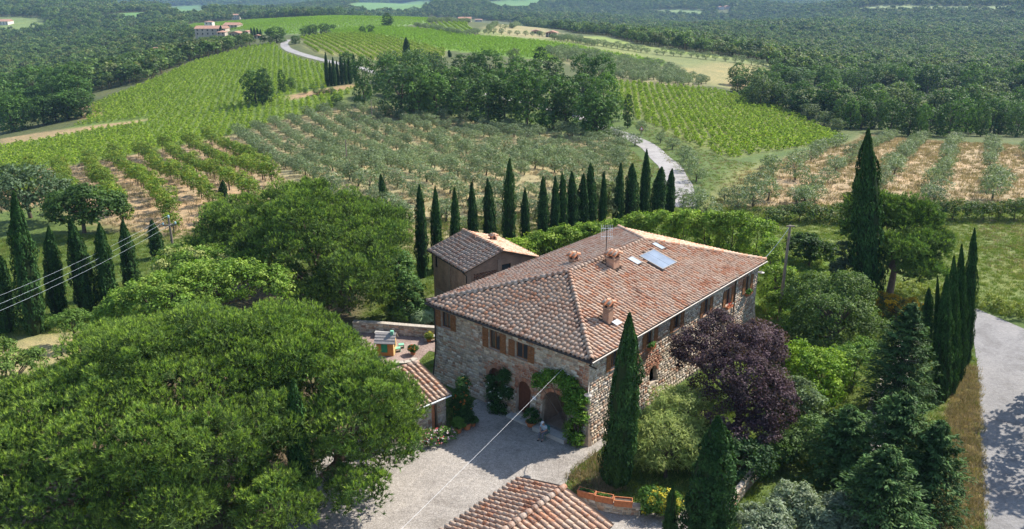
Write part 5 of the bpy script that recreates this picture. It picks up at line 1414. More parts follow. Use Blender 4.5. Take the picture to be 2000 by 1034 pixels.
def window(parent, O, e, nrm, s0, s1, z0, z1, batter, depth=.2, shutters='both', frame='wood', sw=None, slats=6):
    """frame, panes and shutters of one window"""
    O = Vector(O); e = Vector(e); nrm = Vector(nrm)
    def fr(d): return O + nrm * d
    Mx = Matrix(((e.x, nrm.x, 0, O.x), (e.y, nrm.y, 0, O.y), (e.z, nrm.z, 1, O.z), (0, 0, 0, 1)))    # local (s, out, z)
    bo = batter((z0 + z1) / 2)
    mb = MB(); t = .06; y0, y1 = bo - depth + .02, bo - depth + .08
    sm = (s0 + s1) / 2
    for a in ((s0, s0 + t, z0, z1), (s1 - t, s1, z0, z1), (s0 + t, s1 - t, z1 - t, z1), (s0 + t, s1 - t, z0, z0 + t), (sm - .03, sm + .03, z0 + t, z1 - t)):
        mb.box(a[0], a[1], y0, y1, a[2], a[3], M=Mx)
    w = mb.build('window', M[frame], parent)
    for a, b in ((s0 + t, sm - .03), (sm + .03, s1 - t)):
        mb = MB(); mb.box(a, b, y0 + .01, y0 + .022, z0 + t, z1 - t, M=Mx); mb.build('pane', M['pane'], w)
    mb = MB(); mb.box(s0 - .08, s1 + .08, bo - .06, bo + .09, z0 - .07, z0 - .005, M=Mx); mb.build('sill', M['brick_pale'], w)
    sw = sw or (s1 - s0) / 2
    for side in ((-1, 1) if shutters == 'both' else (-1,) if shutters == 'left' else (1,) if shutters == 'right' else ()):
        a, b = (s0 - sw - .04, s0 - .04) if side < 0 else (s1 + .04, s1 + sw + .04)
        mb = MB()
        mb.box(a, a + .06, bo + .05, bo + .09, z0, z1, M=Mx); mb.box(b - .06, b, bo + .05, bo + .09, z0, z1, M=Mx)
        for zz in (z0, (z0 + z1) / 2 - .03, z1 - .07): mb.box(a + .06, b - .06, bo + .052, bo + .088, zz, zz + .07, M=Mx)
        sh = mb.build('shutter', M['wood'], w)
        mb = MB(); n_ = 12
        for k in range(n_):
            zz = z0 + .08 + (z1 - z0 - .16) * k / n_
            mb.box(a + .06, b - .06, bo + .058, bo + .08, zz, zz + (z1 - z0 - .16) / n_ * .72, M=Mx)
        lv = mb.build('louvres', M['wood'], sh)
        lv['kind'] = 'stuff'
    return w
def arch_fill(mb, O, e, nrm, s0, s1, zs, zt, d, n=10):
    """closes the corners above an arch: spring height zs, crown zt"""
    O = Vector(O); e = Vector(e); nrm = Vector(nrm); c = (s0 + s1) / 2; r = (s1 - s0) / 2
    P = lambda s, z, k: O + e * s + Vector((0, 0, z)) + nrm * k
    arc = [(c - r * math.cos(math.pi * i / n), zs + (zt - zs) * math.sin(math.pi * i / n)) for i in range(n + 1)]
    for i in range(n):
        (a, za), (b, zb) = arc[i], arc[i + 1]
        mb.add([P(a, za, d), P(b, zb, d), P(b, zt + .01, d), P(a, zt + .01, d), P(a, za, d - .3), P(b, zb, d - .3)], [(0, 1, 2, 3), (0, 1, 5, 4)])
    return arc
def arch_bricks(parent, O, e, nrm, s0, s1, zs, zt, d, n=15, w=.26, name='brick'):
    """voussoirs round an arch, each its own piece"""
    O = Vector(O); e = Vector(e); nrm = Vector(nrm); c = (s0 + s1) / 2; r = (s1 - s0) / 2; q_ = zt - zs
    rr = random.Random(int(s0 * 100))
    for i in range(n):
        a0, a1 = math.pi * (i + .06) / n, math.pi * (i + .94) / n
        pts = [(c - r * math.cos(a0), zs + q_ * math.sin(a0)), (c - r * math.cos(a1), zs + q_ * math.sin(a1)), (c - (r + w) * math.cos(a1), zs + (q_ + w) * math.sin(a1)), (c - (r + w) * math.cos(a0), zs + (q_ + w) * math.sin(a0))]
        mb = MB(); k = d + rr.uniform(.05, .075)
        mb.prism([O + e * s + Vector((0, 0, z)) + nrm * (d - .03) for s, z in pts], nrm * (k - d + .03), Vector(rr.choice(REDS)) * rr.uniform(.85, 1.2))
        mb.build(name, M['stone'], parent)

# ------------------------------------------------------------------ the farmhouse
HO = Vector((5.0, 45.0, 0.0)); HR = math.atan2(.756, .655); HL, HW, EZ, RZ = 25.6, 15.1, 6.3, 8.4; INS = .45
house = thing('farmhouse', 'large two storey stone farmhouse with a hipped terracotta roof', 'house', HO, HR)
bat = lambda z: .38 * max(0, (2.6 - z) / 2.6) ** 1.4
def fhit(px, py):      # front (shaded) facade: plane x = INS, s runs from the near corner leftwards
    p = hit_plane(HO, HR, px, py, (1, 0, 0), INS); return p.y - INS, p.z
def rhit(px, py):      # right (sunny) facade: plane y = INS
    p = hit_plane(HO, HR, px, py, (0, 1, 0), INS); return p.x - INS, p.z
def slope_z(x, y):
    k = (RZ - EZ) / (HW / 2); return EZ + k * min(x, HL - x, y, HW - y)
WH = 6.28
FO, FE, FN, FL = Vector((INS, INS, 0)), Vector((0, 1, 0)), Vector((-1, 0, 0)), HW - 2 * INS
RO, RE, RN, RL = Vector((INS, INS, 0)), Vector((1, 0, 0)), Vector((0, -1, 0)), HL - 2 * INS
def opening(hit, xa, xb, ya, yb, xm):
    s0 = hit(xa, (ya + yb) / 2)[0]; s1 = hit(xb, (ya + yb) / 2)[0]; z1 = hit(xm, ya)[1]; z0 = hit(xm, yb)[1]
    return min(s0, s1), max(s0, s1), z0, z1
fw = []
for cx, cy, w_, h_ in ((871.5, 626, 1.0, 1.25), (966, 665, 1.05, 1.45), (1019, 686, 1.1, 1.2)):
    s, z = fhit(cx, cy); fw.append((s - w_ / 2, s + w_ / 2, z - h_ / 2, min(z + h_ / 2, 5.9)))
ds, _ = fhit(1025, 775); ds2, _ = fhit(1086, 800); dz0, _ = fhit(970, 765)
door_o = (ds - .62, ds + .62, .25, 2.75); arch_o = (ds2 - 1.05, ds2 + 1.05, .02, 2.85); arch2_o = (dz0 - .7, dz0 + .7, .02, 2.9)
fop = fw + [door_o, arch_o, arch2_o]
rw = []
for cx, cy, w_, h_ in ((1200, 700, .95, 1.35), (1269, 657, .95, 1.35), (1321.5, 627, .95, 1.35), (1379, 600, .95, 1.35), (1422, 580, .95, 1.4), (1459.5, 555, .95, 1.4)):
    s, z = rhit(cx, cy); rw.append((s - w_ / 2, s + w_ / 2, z - h_ / 2, min(z + h_ / 2, 5.85)))
gs, gz = rhit(1274, 729); ga = (gs - .5, gs + .5, gz - .7, gz + .6)
rop = rw + [ga]
zbr = (.5, 1.0, 1.6, 2.6)
front = wall_panel('front_wall', FO, FE, FN, FL, WH, fop, .32, M['mortar'], house, bat, zbr)
side = wall_panel('side_wall', RO, RE, RN, RL, WH, rop, .32, M['mortar'], house, bat, zbr)
back = wall_panel('rear_wall', (INS, HW - INS, 0), (1, 0, 0), (0, 1, 0), RL, WH, [], .3, M['mortar'], house, bat, zbr)
end = wall_panel('end_wall', (HL - INS, INS, 0), (0, 1, 0), (1, 0, 0), FL, WH, [], .3, M['mortar'], house, bat, zbr)
# rounded quoin that closes the battered corners
mb = MB()
for cx, cy, nx_, ny_ in ((INS, INS, -1, -1), (INS, HW - INS, -1, 1), (HL - INS, INS, 1, -1), (HL - INS, HW - INS, 1, 1)):
    zz = (0, .5, 1.0, 1.6, 2.6)
    V = []
    for z in zz:
        b_ = bat(z) + .012
        V += [(cx + nx_ * b_, cy, z), (cx + nx_ * b_ * .8, cy + ny_ * b_ * .8, z), (cx, cy + ny_ * b_, z)]
    mb.add(V, [(i * 3 + k, i * 3 + k + 1, i * 3 + k + 4, i * 3 + k + 3) for i in range(4) for k in range(2)])
mb.build('corner', M['plaster'], house)
red_f = [(ds - .1, 3.4, 1.1, .8), (ds, 2.4, 1.0, 1.2), (ds2 + .6, 2.6, .9, .7), (.5, 4.8, .5, 1.0), (dz0, 2.8, 1.1, .7), (fw[1][0], 3.2, .8, .5)]
red_r = [(gs, gz + .8, 1.1, .9), (rw[1][0], rw[1][2] - .4, 1.2, .7), (rw[4][1], 5.2, .8, .6), (rw[5][0] - .4, 5.3, .9, .8)]
place_stones([front, side], [stones(FO, FE, FN, FL, WH, fop, 1, bat, red_f), stones(RO, RE, RN, RL, WH, rop, 2, bat, red_r)], house, 300)
for (s0, s1, z0, z1) in fw: window(house, FO, FE, FN, s0, s1, z0, z1, bat)
for i, (s0, s1, z0, z1) in enumerate(rw): window(house, RO, RE, RN, s0, s1, z0, z1, bat, sw=.46)
# doors and arches of the ground floor
mb = MB(); a1 = arch_fill(mb, FO, FE, FN, door_o[0], door_o[1], 2.05, 2.75, bat(2.3) + .01); arch_fill(mb, FO, FE, FN, arch_o[0], arch_o[1], 1.95, 2.85, bat(2.3) + .01); arch_fill(mb, FO, FE, FN, arch2_o[0], arch2_o[1], 2.1, 2.9, bat(2.3) + .01)
arch_fill(mb, RO, RE, RN, ga[0], ga[1], ga[3] - .45, ga[3], bat(ga[3]) + .01)
mb.build('arch_infill', M['plaster'], house)
for (o_, zs_, zt_) in ((door_o, 2.05, 2.75), (arch_o, 1.95, 2.85), (arch2_o, 2.1, 2.9)): arch_bricks(front, FO, FE, FN, o_[0], o_[1], zs_, zt_, bat(2.3) + .01)
arch_bricks(side, RO, RE, RN, ga[0], ga[1], ga[3] - .45, ga[3], bat(ga[3]) + .01, 11, .22)
def door_leaf(name, s0, s1, z0, z1, out, mat_, n=6):
    mb = MB(); 
    d = MB().box(INS - out - .02, INS - out + .03, INS + s0, INS + s1, z0, z1).build(name, M[mat_], house)
    for k in range(n):
        a = s0 + (s1 - s0) * k / n
        MB().box(INS - out - .045, INS - out - .0205, INS + a + .008, INS + a + (s1 - s0) / n - .008, z0 + .05, z1 - .02).build('plank', M[mat_], d)
    mb.tube([(INS - out - .09, INS + s1 - .15, 1.15), (INS - out - .09, INS + s1 - .15, 1.3)], .015, 6); mb.build('handle', M['metal_dark'], d)
door_leaf('door', door_o[0], door_o[1], .25, 2.75, -.12, 'door_wood')
door_leaf('storage_door', arch2_o[0], arch2_o[1], .02, 2.9, -.2, 'door_wood')
mb = MB(); mb.box(INS + .32, INS + 2.6, INS + arch_o[0] - .2, INS + arch_o[1] + .2, -.1, .02); mb.box(INS + 2.6, INS + 2.7, INS + arch_o[0] - .3, INS + arch_o[1] + .3, 0, 3.0); mb.box(INS + .33, INS + 2.6, INS + arch_o[0] - .3, INS + arch_o[0] - .2, 0, 3); mb.box(INS + .33, INS + 2.6, INS + arch_o[1] + .2, INS + arch_o[1] + .3, 0, 3)
mb.build('porch_room', M['plaster'], house)
MB().box(INS - .95, INS - .3, INS + ds - 1.0, INS + ds + .9, 0, .17).build('door_step', M['concrete'], house)
MB().box(INS - 1.1, INS - .35, INS + arch_o[0] - .5, INS + arch_o[1] + .1, 0, .3).build('stone_step', M['concrete'], house)
MB().box(INS - .2, INS - .16, INS + ds - 1.15, INS + ds - .85, 1.75, 1.98).build('name_plaque', M['white_metal'], house)
# roof
roof = MB()
K = (RZ - EZ) / (HW / 2)
c4 = [(0, 0, EZ), (HL, 0, EZ), (HL, HW, EZ), (0, HW, EZ)]; r2 = [(HW / 2, HW / 2, RZ), (HL - HW / 2, HW / 2, RZ)]
dn = .12
roof.add([Vector(p) for p in c4 + r2] + [Vector(p) - Vector((0, 0, dn)) for p in c4], [(0, 1, 5, 4), (1, 2, 5), (2, 3, 4, 5), (3, 0, 4), (0, 1, 7, 6), (1, 2, 8, 7), (2, 3, 9, 8), (3, 0, 6, 9), (6, 7, 8, 9)])
M['deck'] = plain('deck', (.115, .08, .06), .95, .3, 2, .3)  # darkened: the shade in the gaps between tile columns is in this colour
roof = roof.build('roof', M['deck'], house)
sl = math.hypot(1, K)
tiles = []; ch = MB()
for O_, e_, u_, L_, tri, sd in (((0, 0, EZ), (1, 0, 0), (0, 1, K), HL, False, 1), ((0, HW, EZ), (0, -1, 0), (1, 0, K), HW, True, 2), ((HL, HW, EZ), (-1, 0, 0), (0, -1, K), HL, False, 3), ((HL, 0, EZ), (0, 1, 0), (-1, 0, K), HW, True, 4)):
    ins_ = (lambda L_: lambda s, t: t / sl < min(s, L_ - s, HW / 2) - .02)(L_)
    tiles += slope_tiles(O_, e_, u_, L_, HW / 2 * sl, ins_, seed=sd)
    channels(ch, O_, e_, u_, L_, (lambda L_: lambda s: (-.03, min(s, L_ - s, HW / 2) * sl))(L_))
# leave gaps for the roof lights, panel and chimneys
def rpt(px, py): return hit_plane(HO, HR, px, py, (0, -K, 1), EZ)          # on the sunny slope
def quad(pts): return [rpt(*p) for p in pts]
solar_q = quad(((1246.4, 502.9), (1277.4, 490.7), (1320.9, 516.4), (1292.8, 530)))
skyb_q = quad(((1225, 507.7), (1234.8, 502.9), (1252.2, 515.4), (1244.5, 520.9)))
skya_q = quad(((1272.5, 479.7), (1278.3, 475.8), (1298.6, 486.4), (1292.8, 490.7)))
def rect(q_):
    xs = [p.x for p in q_]; ys = [p.y for p in q_]
    return min(xs), max(xs), min(ys), max(ys)
holes = []
for q_ in (solar_q, skyb_q, skya_q):
    x0 = (q_[0].x + q_[3].x) / 2; x1 = (q_[1].x + q_[2].x) / 2; y1 = (q_[0].y + q_[1].y) / 2; y0 = (q_[2].y + q_[3].y) / 2
    holes.append((min(x0, x1), max(x0, x1), min(y0, y1), max(y0, y1)))
ch1 = rpt(1187, 628); ch0 = rpt(1197, 521); ch0.y = min(ch0.y, 7.0)
chs = [(ch0, .55, 1.35, 'big'), (ch1, .33, 1.5, 'slim')]
holes_t = [(h[0] - .05, h[1] + .05, h[2] - .25, h[3] - .1) for h in holes] + [(c[0].x - c[1] - .05, c[0].x + c[1] + .05, c[0].y - c[1] - .3, c[0].y + c[1]) for c in chs]
tiles = [m4 for m4 in tiles if not any(h[0] < m4.translation.x < h[1] and h[2] < m4.translation.y < h[3] for h in holes_t)]
place_tiles(roof, tiles, house, 300, ridge=[((.05, .05, EZ + .08), (HW / 2, HW / 2, RZ + .06)), ((.05, HW - .05, EZ + .08), (HW / 2, HW / 2, RZ + .06)), ((HL - .05, .05, EZ + .08), (HL - HW / 2, HW / 2, RZ + .06)), ((HL - .05, HW - .05, EZ + .08), (HL - HW / 2, HW / 2, RZ + .06)), ((HW / 2, HW / 2, RZ + .08), (HL - HW / 2, HW / 2, RZ + .08))])
o = ch.build('channel_tiles', M['deck'], roof); o['kind'] = 'stuff'
def roof_panel(name, h, lift, mats, split):
    """a framed panel lying on the sunny slope"""
    x0, x1, y0, y1 = h; th = math.atan(K)
    Mx = Matrix.Translation((0, 0, EZ)) @ Matrix.Rotation(th, 4, 'X')
    y0 *= sl; y1 *= sl
    p = MB()
    for a in ((x0, x1, y0, y0 + .06), (x0, x1, y1 - .06, y1), (x0, x0 + .06, y0 + .06, y1 - .06), (x1 - .06, x1, y0 + .06, y1 - .06)): p.box(a[0], a[1], a[2], a[3], 0, lift, M=Mx)
    f = p.build(name, M['metal_pale'], roof)
    for k in range(split):
        a = x0 + .06 + (x1 - x0 - .12) * k / split; b = x0 + .06 + (x1 - x0 - .12) * (k + 1) / split
        MB().box(a + (.015 if k else 0), b - (.015 if k < split - 1 else 0), y0 + .06, y1 - .06, .02, lift - .015, M=Mx).build('pane', M[mats], f)
    return f
roof_panel('solar_panel', holes[0], .2, 'solar', 2); roof_panel('skylight', holes[1], .16, 'sky_glass', 1); roof_panel('skylight', holes[2], .16, 'sky_glass', 1)
def chimney(parent, p, z0, hw, h, cap='gable'):
    mb = MB(); uv = []
    c = thing_part = None
    V = []; Fs = []; UV = []
    for (ax, ay, bx, by) in ((-1, -1, 1, -1), (1, -1, 1, 1), (1, 1, -1, 1), (-1, 1, -1, -1)):
        n0 = len(V)
        for (qx, qy, z, s) in ((ax, ay, z0, 0), (bx, by, z0, 2 * hw), (bx, by, z0 + h, 2 * hw), (ax, ay, z0 + h, 0)):
            V.append((p.x + qx * hw, p.y + qy * hw * .85, z)); UV.append((s, z, 0))
        Fs.append((n0, n0 + 1, n0 + 2, n0 + 3))
    me = mesh_np('chimney', V, np.array(Fs)); a = me.attributes.new('wall_uv', 'FLOAT_VECTOR', 'POINT'); a.data.foreach_set('vector', np.array(UV, np.float32).ravel())
    c = obj('chimney', me, M['brick'], parent)
    zt = z0 + h
    MB().box(p.x - hw - .06, p.x + hw + .06, p.y - hw * .85 - .06, p.y + hw * .85 + .06, zt, zt + .08).build('cornice', M['brick_pale'], c)
    for sx in (-1, 1):
        for sy in (-1, 1): MB().box(p.x + sx * hw * .78 - .07, p.x + sx * hw * .78 + .07, p.y + sy * hw * .65 - .07, p.y + sy * hw * .65 + .07, zt + .081, zt + .30).build('pillar', M['brick_pale'], c)
    MB().box(p.x - hw * .6, p.x + hw * .6, p.y - hw * .5, p.y + hw * .5, zt + .081, zt + .25).build('flue', M['dark'], c)
    # little gabled tile cap
    rz_ = zt + .31; w = hw + .14
    mb = MB()
    for s in (-1, 1): mb.prism([(p.x + s * w, p.y - w, rz_), (p.x, p.y - w, rz_ + w * .5), (p.x, p.y - w, rz_ + w * .5 + .05), (p.x + s * w, p.y - w, rz_ + .05)], (0, 2 * w, 0))
    mb.build('cap', M['terracotta'], c)
    for s in (-1, 1):
        for k in range(max(2, int(2 * w / .34))):
            u = Vector((-s * w, 0, w * .5)).normalized(); e = Vector((0, 1, 0)); e = e if e.cross(u).z > 0 else -e
            pp = Vector((p.x + s * w * 1.04, p.y - w + (k + .5) * 2 * w / max(2, int(2 * w / .34)), rz_ + .04)); n = e.cross(u)
            o = bpy.data.objects.new('tile', tile_me); COL.objects.link(o); o.parent = c
            o.matrix_basis = Matrix(((e.x, u.x, n.x, pp.x), (e.y, u.y, n.y, pp.y), (e.z, u.z, n.z, pp.z), (0, 0, 0, 1))) @ Matrix.Scale(max(.6, w * 1.15 / .53), 4, (0, 1, 0))
    return c
chimney(house, ch0, slope_z(ch0.x, ch0.y) - .3, .4, 1.0)
c_ = chimney(house, ch1, slope_z(ch1.x, ch1.y) - .2, .28, 1.2)
pb = Vector((10.6, 9.4, 0)); chimney(house, pb, 7.5, .3, .7)
th = math.atan(K); Mx = Matrix.Translation((0, 0, EZ)) @ Matrix.Rotation(th, 4, 'X')
MB().box(ch1.x - .05, ch1.x + .6, (ch1.y - .75) * sl, (ch1.y - .3) * sl, .14, .17, M=Mx).build('flashing', M['lead'], house)
# gutters and downpipe
mb = MB(); mb.tube([(-.05, -.08, EZ - .08), (HL, -.08, EZ - .08)], .06, 8); mb.build('gutter', M['metal_pale'], house)
mb = MB(); mb.tube([(-.08, 0, EZ - .08), (-.08, HW, EZ - .08)], .075, 8); mb.build('gutter', M['metal_dark'], house)
mb = MB(); mb.tube([(-.06, HW - .2, EZ - .1), (INS - .1, HW - INS - .1, EZ - .5), (INS - .12, HW - INS - .1, 2.6), (INS - .5, HW - INS - .1, .2)], .05, 8); mb.build('downpipe', M['metal_dark'], house)
mb = MB(); mb.tube([(.02, -.02, EZ - .1), (INS - .1, INS - .02, EZ - .55), (INS + .6, INS - .1, EZ - 1.0)], .045, 8); mb.build('downpipe', M['metal_dark'], house)
s9 = (rw[4][1] + .55); mb = MB(); mb.tube([(INS + s9, -.06, EZ - .1), (INS + s9, INS - .1, EZ - .4), (INS + s9, INS - .12, 2.6), (INS + s9, INS - .5, .1)], .05, 8); mb.build('downpipe', M['metal_dark'], house)
def eave_rafters():
    for k in range(int(HL / .75)):
        x_ = .5 + k * .75; MB().box(x_ - .045, x_ + .045, .04, INS + .2, EZ - .24, EZ - .122).build('rafter', M['wood'], house)
    for k in range(int(HW / .75)):
        y_ = .5 + k * .75; MB().box(.04, INS + .2, y_ - .045, y_ + .045, EZ - .24, EZ - .122).build('rafter', M['wood'], house)
eave_rafters()

# ------------------------------------------------------------------ gabled outbuildings
def gable_building(name, label, cat, O, rz, W, D, eave, ridge, over, wall_mat, ridge_axis, limit, opens=None, sp=.355, panels=None):
    """ridge along local y at x = W/2; walls x 0..W, y 0..D; every side a panel"""
    root = thing(name, label, cat, O, rz); opens = opens or {}
    k = (ridge - eave) / (W / 2); zw = eave - .05
    sides = {'left': ((0, 0, 0), (0, 1, 0), (-1, 0, 0), D), 'right': ((W, 0, 0), (0, 1, 0), (1, 0, 0), D), 'near': ((0, 0, 0), (1, 0, 0), (0, -1, 0), W), 'far': ((0, D, 0), (1, 0, 0), (0, 1, 0), W)}
    ws = {}
    for s_, (o_, e_, n_, l_) in sides.items():
        ws[s_] = wall_panel({'left': 'side_wall', 'right': 'side_wall', 'near': 'gable_wall', 'far': 'gable_wall'}[s_], o_, e_, n_, l_, zw, opens.get(s_, []), .25, wall_mat, root)
    for y_, n_ in ((0, -1), (D, 1)):
        me = mesh_np('gable', [(0, y_, zw), (W, y_, zw), (W / 2, y_, zw + k * W / 2)], np.array([(0, 1, 2)])); a = me.attributes.new('wall_uv', 'FLOAT_VECTOR', 'POINT'); a.data.foreach_set('vector', np.array([(0, zw, 0), (W, zw, 0), (W / 2, zw + k * W / 2, 0)], np.float32).ravel())
        obj('gable', me, wall_mat, root)
    mb = MB(); x0, x1, y0, y1 = -over, W + over, -over, D + over; ze = eave - k * over; t = .1
    for s in (0, 1):
        xe = x0 if s == 0 else x1
        mb.prism([(xe, y0, ze), (W / 2, y0, ridge), (W / 2, y0, ridge - t), (xe, y0, ze - t)], (0, y1 - y0, 0))
    rf = mb.build('roof', M['deck'], root)
    sl_ = math.hypot(1, k); run = W / 2 + over; ts = []; ch = MB()
    for O_, e_, u_ in (((x0, y1, ze), (0, -1, 0), (1, 0, k)), ((x1, y0, ze), (0, 1, 0), (-1, 0, k))):
        ts += slope_tiles(O_, e_, u_, y1 - y0, run * sl_, lambda s, t_: t_ < run * sl_ - .02, sp=sp, seed=int(W * 10))
        channels(ch, O_, e_, u_, y1 - y0, lambda s: (-.03, run * sl_), sp=sp)
    place_tiles(rf, ts, root, limit, ridge=[((W / 2, y0, ridge + .07), (W / 2, y1, ridge + .07))])
    o = ch.build('channel_tiles', M['deck'], rf); o['kind'] = 'stuff'
    return root, ws, rf
BR = math.atan2(.53, .85); BO = Vector((-4.1, 65.2, 0)) + Matrix.Rotation(BR, 3, 'Z') @ Vector((.4, .4, 0))
def bl(px, py): p = hit_plane(BO, BR, px, py, (1, 0, 0), 0); return p.y, p.z
by_, bz_ = bl(851, 511)
barn, bws, brf = gable_building('brick_barn', 'small brick barn with a gabled tile roof behind the farmhouse', 'barn', BO, BR, 6.9, 6.5, 5.05, 6.2, .4, M['brick'], 'y', 300,
                                {'left': [(by_ - .4, by_ + .4, 3.35, 4.5)], 'near': [(.7, 3.1, 2.6, 4.4), (3.6, 4.6, 3.6, 4.75)]})
MB().box(.12, .16, by_ - .4, by_ + .4, 3.35, 4.5).build('window', M['pane'], barn)
mb = MB()
for a in ((by_ - .52, by_ - .4, 3.25, 4.6), (by_ + .4, by_ + .52, 3.25, 4.6), (by_ - .4, by_ + .4, 4.5, 4.6), (by_ - .4, by_ + .4, 3.25, 3.35)): mb.box(-.04, .02, a[0], a[1], a[2], a[3])
mb.build('window_surround', M['brick_pale'], barn)
MB().box(-.06, .012, 0.02, .38, 0, 4.9).build('pilaster', M['brick_pale'], barn); MB().box(-.06, .012, 3.1, 3.45, 0, 4.9).build('pilaster', M['brick_pale'], barn); MB().box(-.06, .012, 6.1, 6.48, 0, 4.9).build('pilaster', M['brick_pale'], barn)
MB().box(-.05, .01, .4, 6.08, 0, 1.3).build('plinth', M['plaster'], barn)
MB().box(-.02, .36, -.06, .012, 0, 4.95).build('pilaster', M['brick_pale'], barn); MB().box(3.15, 3.45, -.06, .012, 0, 5.3).build('pilaster', M['brick_pale'], barn)
# perforated brick screen in the gable
mb = MB()
for j in range(int(1.8 / .11)):
    for i in range(int(2.4 / .3)):
        a = .7 + i * .3 + (.15 if j % 2 else 0)
        mb.box(a + .012, min(a + .19, 3.1), .04, .2, 2.6 + j * .11, 2.6 + j * .11 + .1, tuple(Vector(REDS[(i * 3 + j) % 4]) * (.8 + .1 * ((i + j) % 4))))
o = mb.build('brick_screen', M['stone'], barn); o['kind'] = 'stuff'
MB().box(3.6, 4.6, .15, .2, 3.6, 4.75).build('window', M['pane'], barn)
chimney(barn, Vector((5.2, 4.2, 0)), 5.3, .22, .45)
mb = MB(); mb.tube([(-.45, -.38, 4.86), (-.45, 6.88, 4.86)], .06, 8); mb.build('gutter', M['metal_dark'], barn)
mb = MB(); mb.tube([(-.45, -.1, 4.8), (-.1, -.1, 4.4), (-.1, -.1, .1)], .045, 8); mb.build('downpipe', M['metal_dark'], barn)
OO = Vector((2.65, 35.0, 0)); ORz = math.atan2(-.66, .75)
# local x across the ridge (towards the right), local y away from the viewer
W_ = 5.4
oo = OO - Vector((.75, -.66, 0)).normalized() * W_ / 2 - Vector((.66, .75, 0)).normalized() * 11.0
gable_building('outbuilding', 'tiled roof outbuilding at the bottom edge of the courtyard', 'outbuilding', oo, ORz, W_, 10.7, 3.3, 4.0, .35, M['plaster'], 'y', 300, sp=.35)
# lean-to shed under the pine: single slope falling towards the yard
SE = Vector((.74, .67, 0)).normalized(); SU = Vector((-.67, .74, 0)).normalized()
SO = Vector((-4.16, 47.9, 0)) - SE * 4.6; SR = math.atan2(SE.y, SE.x)
shed = thing('garden_shed', 'low stone shed with a sloping tile roof under the pine branches', 'shed', SO, SR)
e0, e1, run_ = 2.42, 3.45, 3.7
sf = wall_panel('front_wall', (.15, .25, 0), (1, 0, 0), (0, -1, 0), 4.2, e0 - .05, [(3.0, 3.5, .0, 2.0)], .25, M['mortar'], shed)
s2 = wall_panel('side_wall', (4.35, .25, 0), (0, 1, 0), (1, 0, 0), 3.3, e0 - .05, [], .2, M['mortar'], shed)
wall_panel('side_wall', (.15, .25, 0), (0, 1, 0), (-1, 0, 0), 3.3, e0 - .05, [], .2, M['mortar'], shed)
wall_panel('rear_wall', (.15, 3.55, 0), (1, 0, 0), (0, 1, 0), 4.2, e1 - .1, [], .2, M['mortar'], shed)
for xx in (.15, 4.35): MB().prism([(xx - .05, .25, e0 - .06), (xx - .05, 3.55, e0 - .06), (xx - .05, 3.55, e1 - .12)], (.1, 0, 0)).build('gable', M['plaster'], shed)
place_stones([sf, s2], [stones((.15, .25, 0), (1, 0, 0), (0, -1, 0), 4.2, e0 - .1, [(3.0, 3.5, 0, 2.0)], 5, lambda z: 0), stones((4.35, .25, 0), (0, 1, 0), (1, 0, 0), 3.3, e0 - .1, [], 6, lambda z: 0)], shed, 200)
MB().box(3.0, 3.5, .38, .42, 0, 2.0).build('door', M['terracotta'], shed)
ks = (e1 - e0) / run_
mb = MB(); mb.prism([(0, 0, e0), (0, run_, e1), (0, run_, e1 - .1), (0, 0, e0 - .1)], (4.6, 0, 0)); srf = mb.build('roof', M['deck'], shed)
sls = math.hypot(1, ks)
place_tiles(srf, slope_tiles((0, 0, e0), (1, 0, 0), (0, 1, ks), 4.6, run_ * sls, lambda s, t: t < run_ * sls - .1, seed=9), shed, 300, ridge=[((0, run_, e1 + .03), (4.6, run_, e1 + .03))])
ch = MB(); channels(ch, (0, 0, e0), (1, 0, 0), (0, 1, ks), 4.6, lambda s: (-.03, run_ * sls)); o = ch.build('channel_tiles', M['deck'], srf); o['kind'] = 'stuff'
mb = MB(); mb.tube([(0, -.08, e0 - .06), (4.6, -.08, e0 - .06)], .055, 8); mb.build('gutter', M['white_metal'], shed)

# ------------------------------------------------------------------ things on and round the farmhouse
WH_ = Matrix.Translation(HO) @ Matrix.Rotation(HR, 4, 'Z')
def fpt(px, py, out=.35):
    """world point in front of the shaded facade"""
    s, z = fhit(px, py); return WH_ @ Vector((INS - out - bat(max(z, 0)), INS + s, max(z, .05)))
def rpt_w(px, py, out=.3):
    s, z = rhit(px, py); return WH_ @ Vector((INS + s, INS - out - bat(max(z, 0)), max(z, .05)))
def climber(name, label, cat, base, pts, clumps, per, leaf, pal, seed, cr=.28, r0=.42, asp=.6, flowers=None):
    r_o = thing(name, label, cat, base)
    L = [(p.x - base.x, p.y - base.y, p.z - base.z, r * .8, r * .8, r) for p, r in pts]
    mb = MB()
    for l in L: mb.tube([(0, 0, 0), (l[0] * .5, l[1] * .5, l[2] * .55), (l[0], l[1], l[2])], [.035, .028, .012], 5, cap=False)
    mb.build('stems', M['bark'], r_o)
    obj('foliage', crown_mesh('foliage', seed, L, clumps, per, cr, leaf, pal, asp, fill=.2), M['leaf'], r_o)
    if flowers:
        fp, fn, fs, fc = flowers
        v, f, c = crown_np(seed + 1, L, fn, 5, .07, fs, fc, .9, depth=.02, fill=0, up=.8)
        obj('flowers', mesh_np('flowers', v, f, c), M['petal'], r_o)
    return r_o
DKG = [(.035, .085, .02), (.05, .11, .026), (.03, .07, .02)]
b = fpt(985, 815, .3); b.z = 0
climber('climbing_rose', 'dark climbing shrub with small white flowers covering an archway', 'climber', b, [(fpt(x, y, .35), r) for x, y, r in ((968, 745, .55), (990, 735, .55), (975, 770, .65), (995, 765, .6), (980, 795, .65), (995, 800, .5))], 220, 26, .13, DKG, 900, flowers=(None, 60, .09, [(.8, .8, .76)]))
b = fpt(1140, 862, .4); b.z = 0
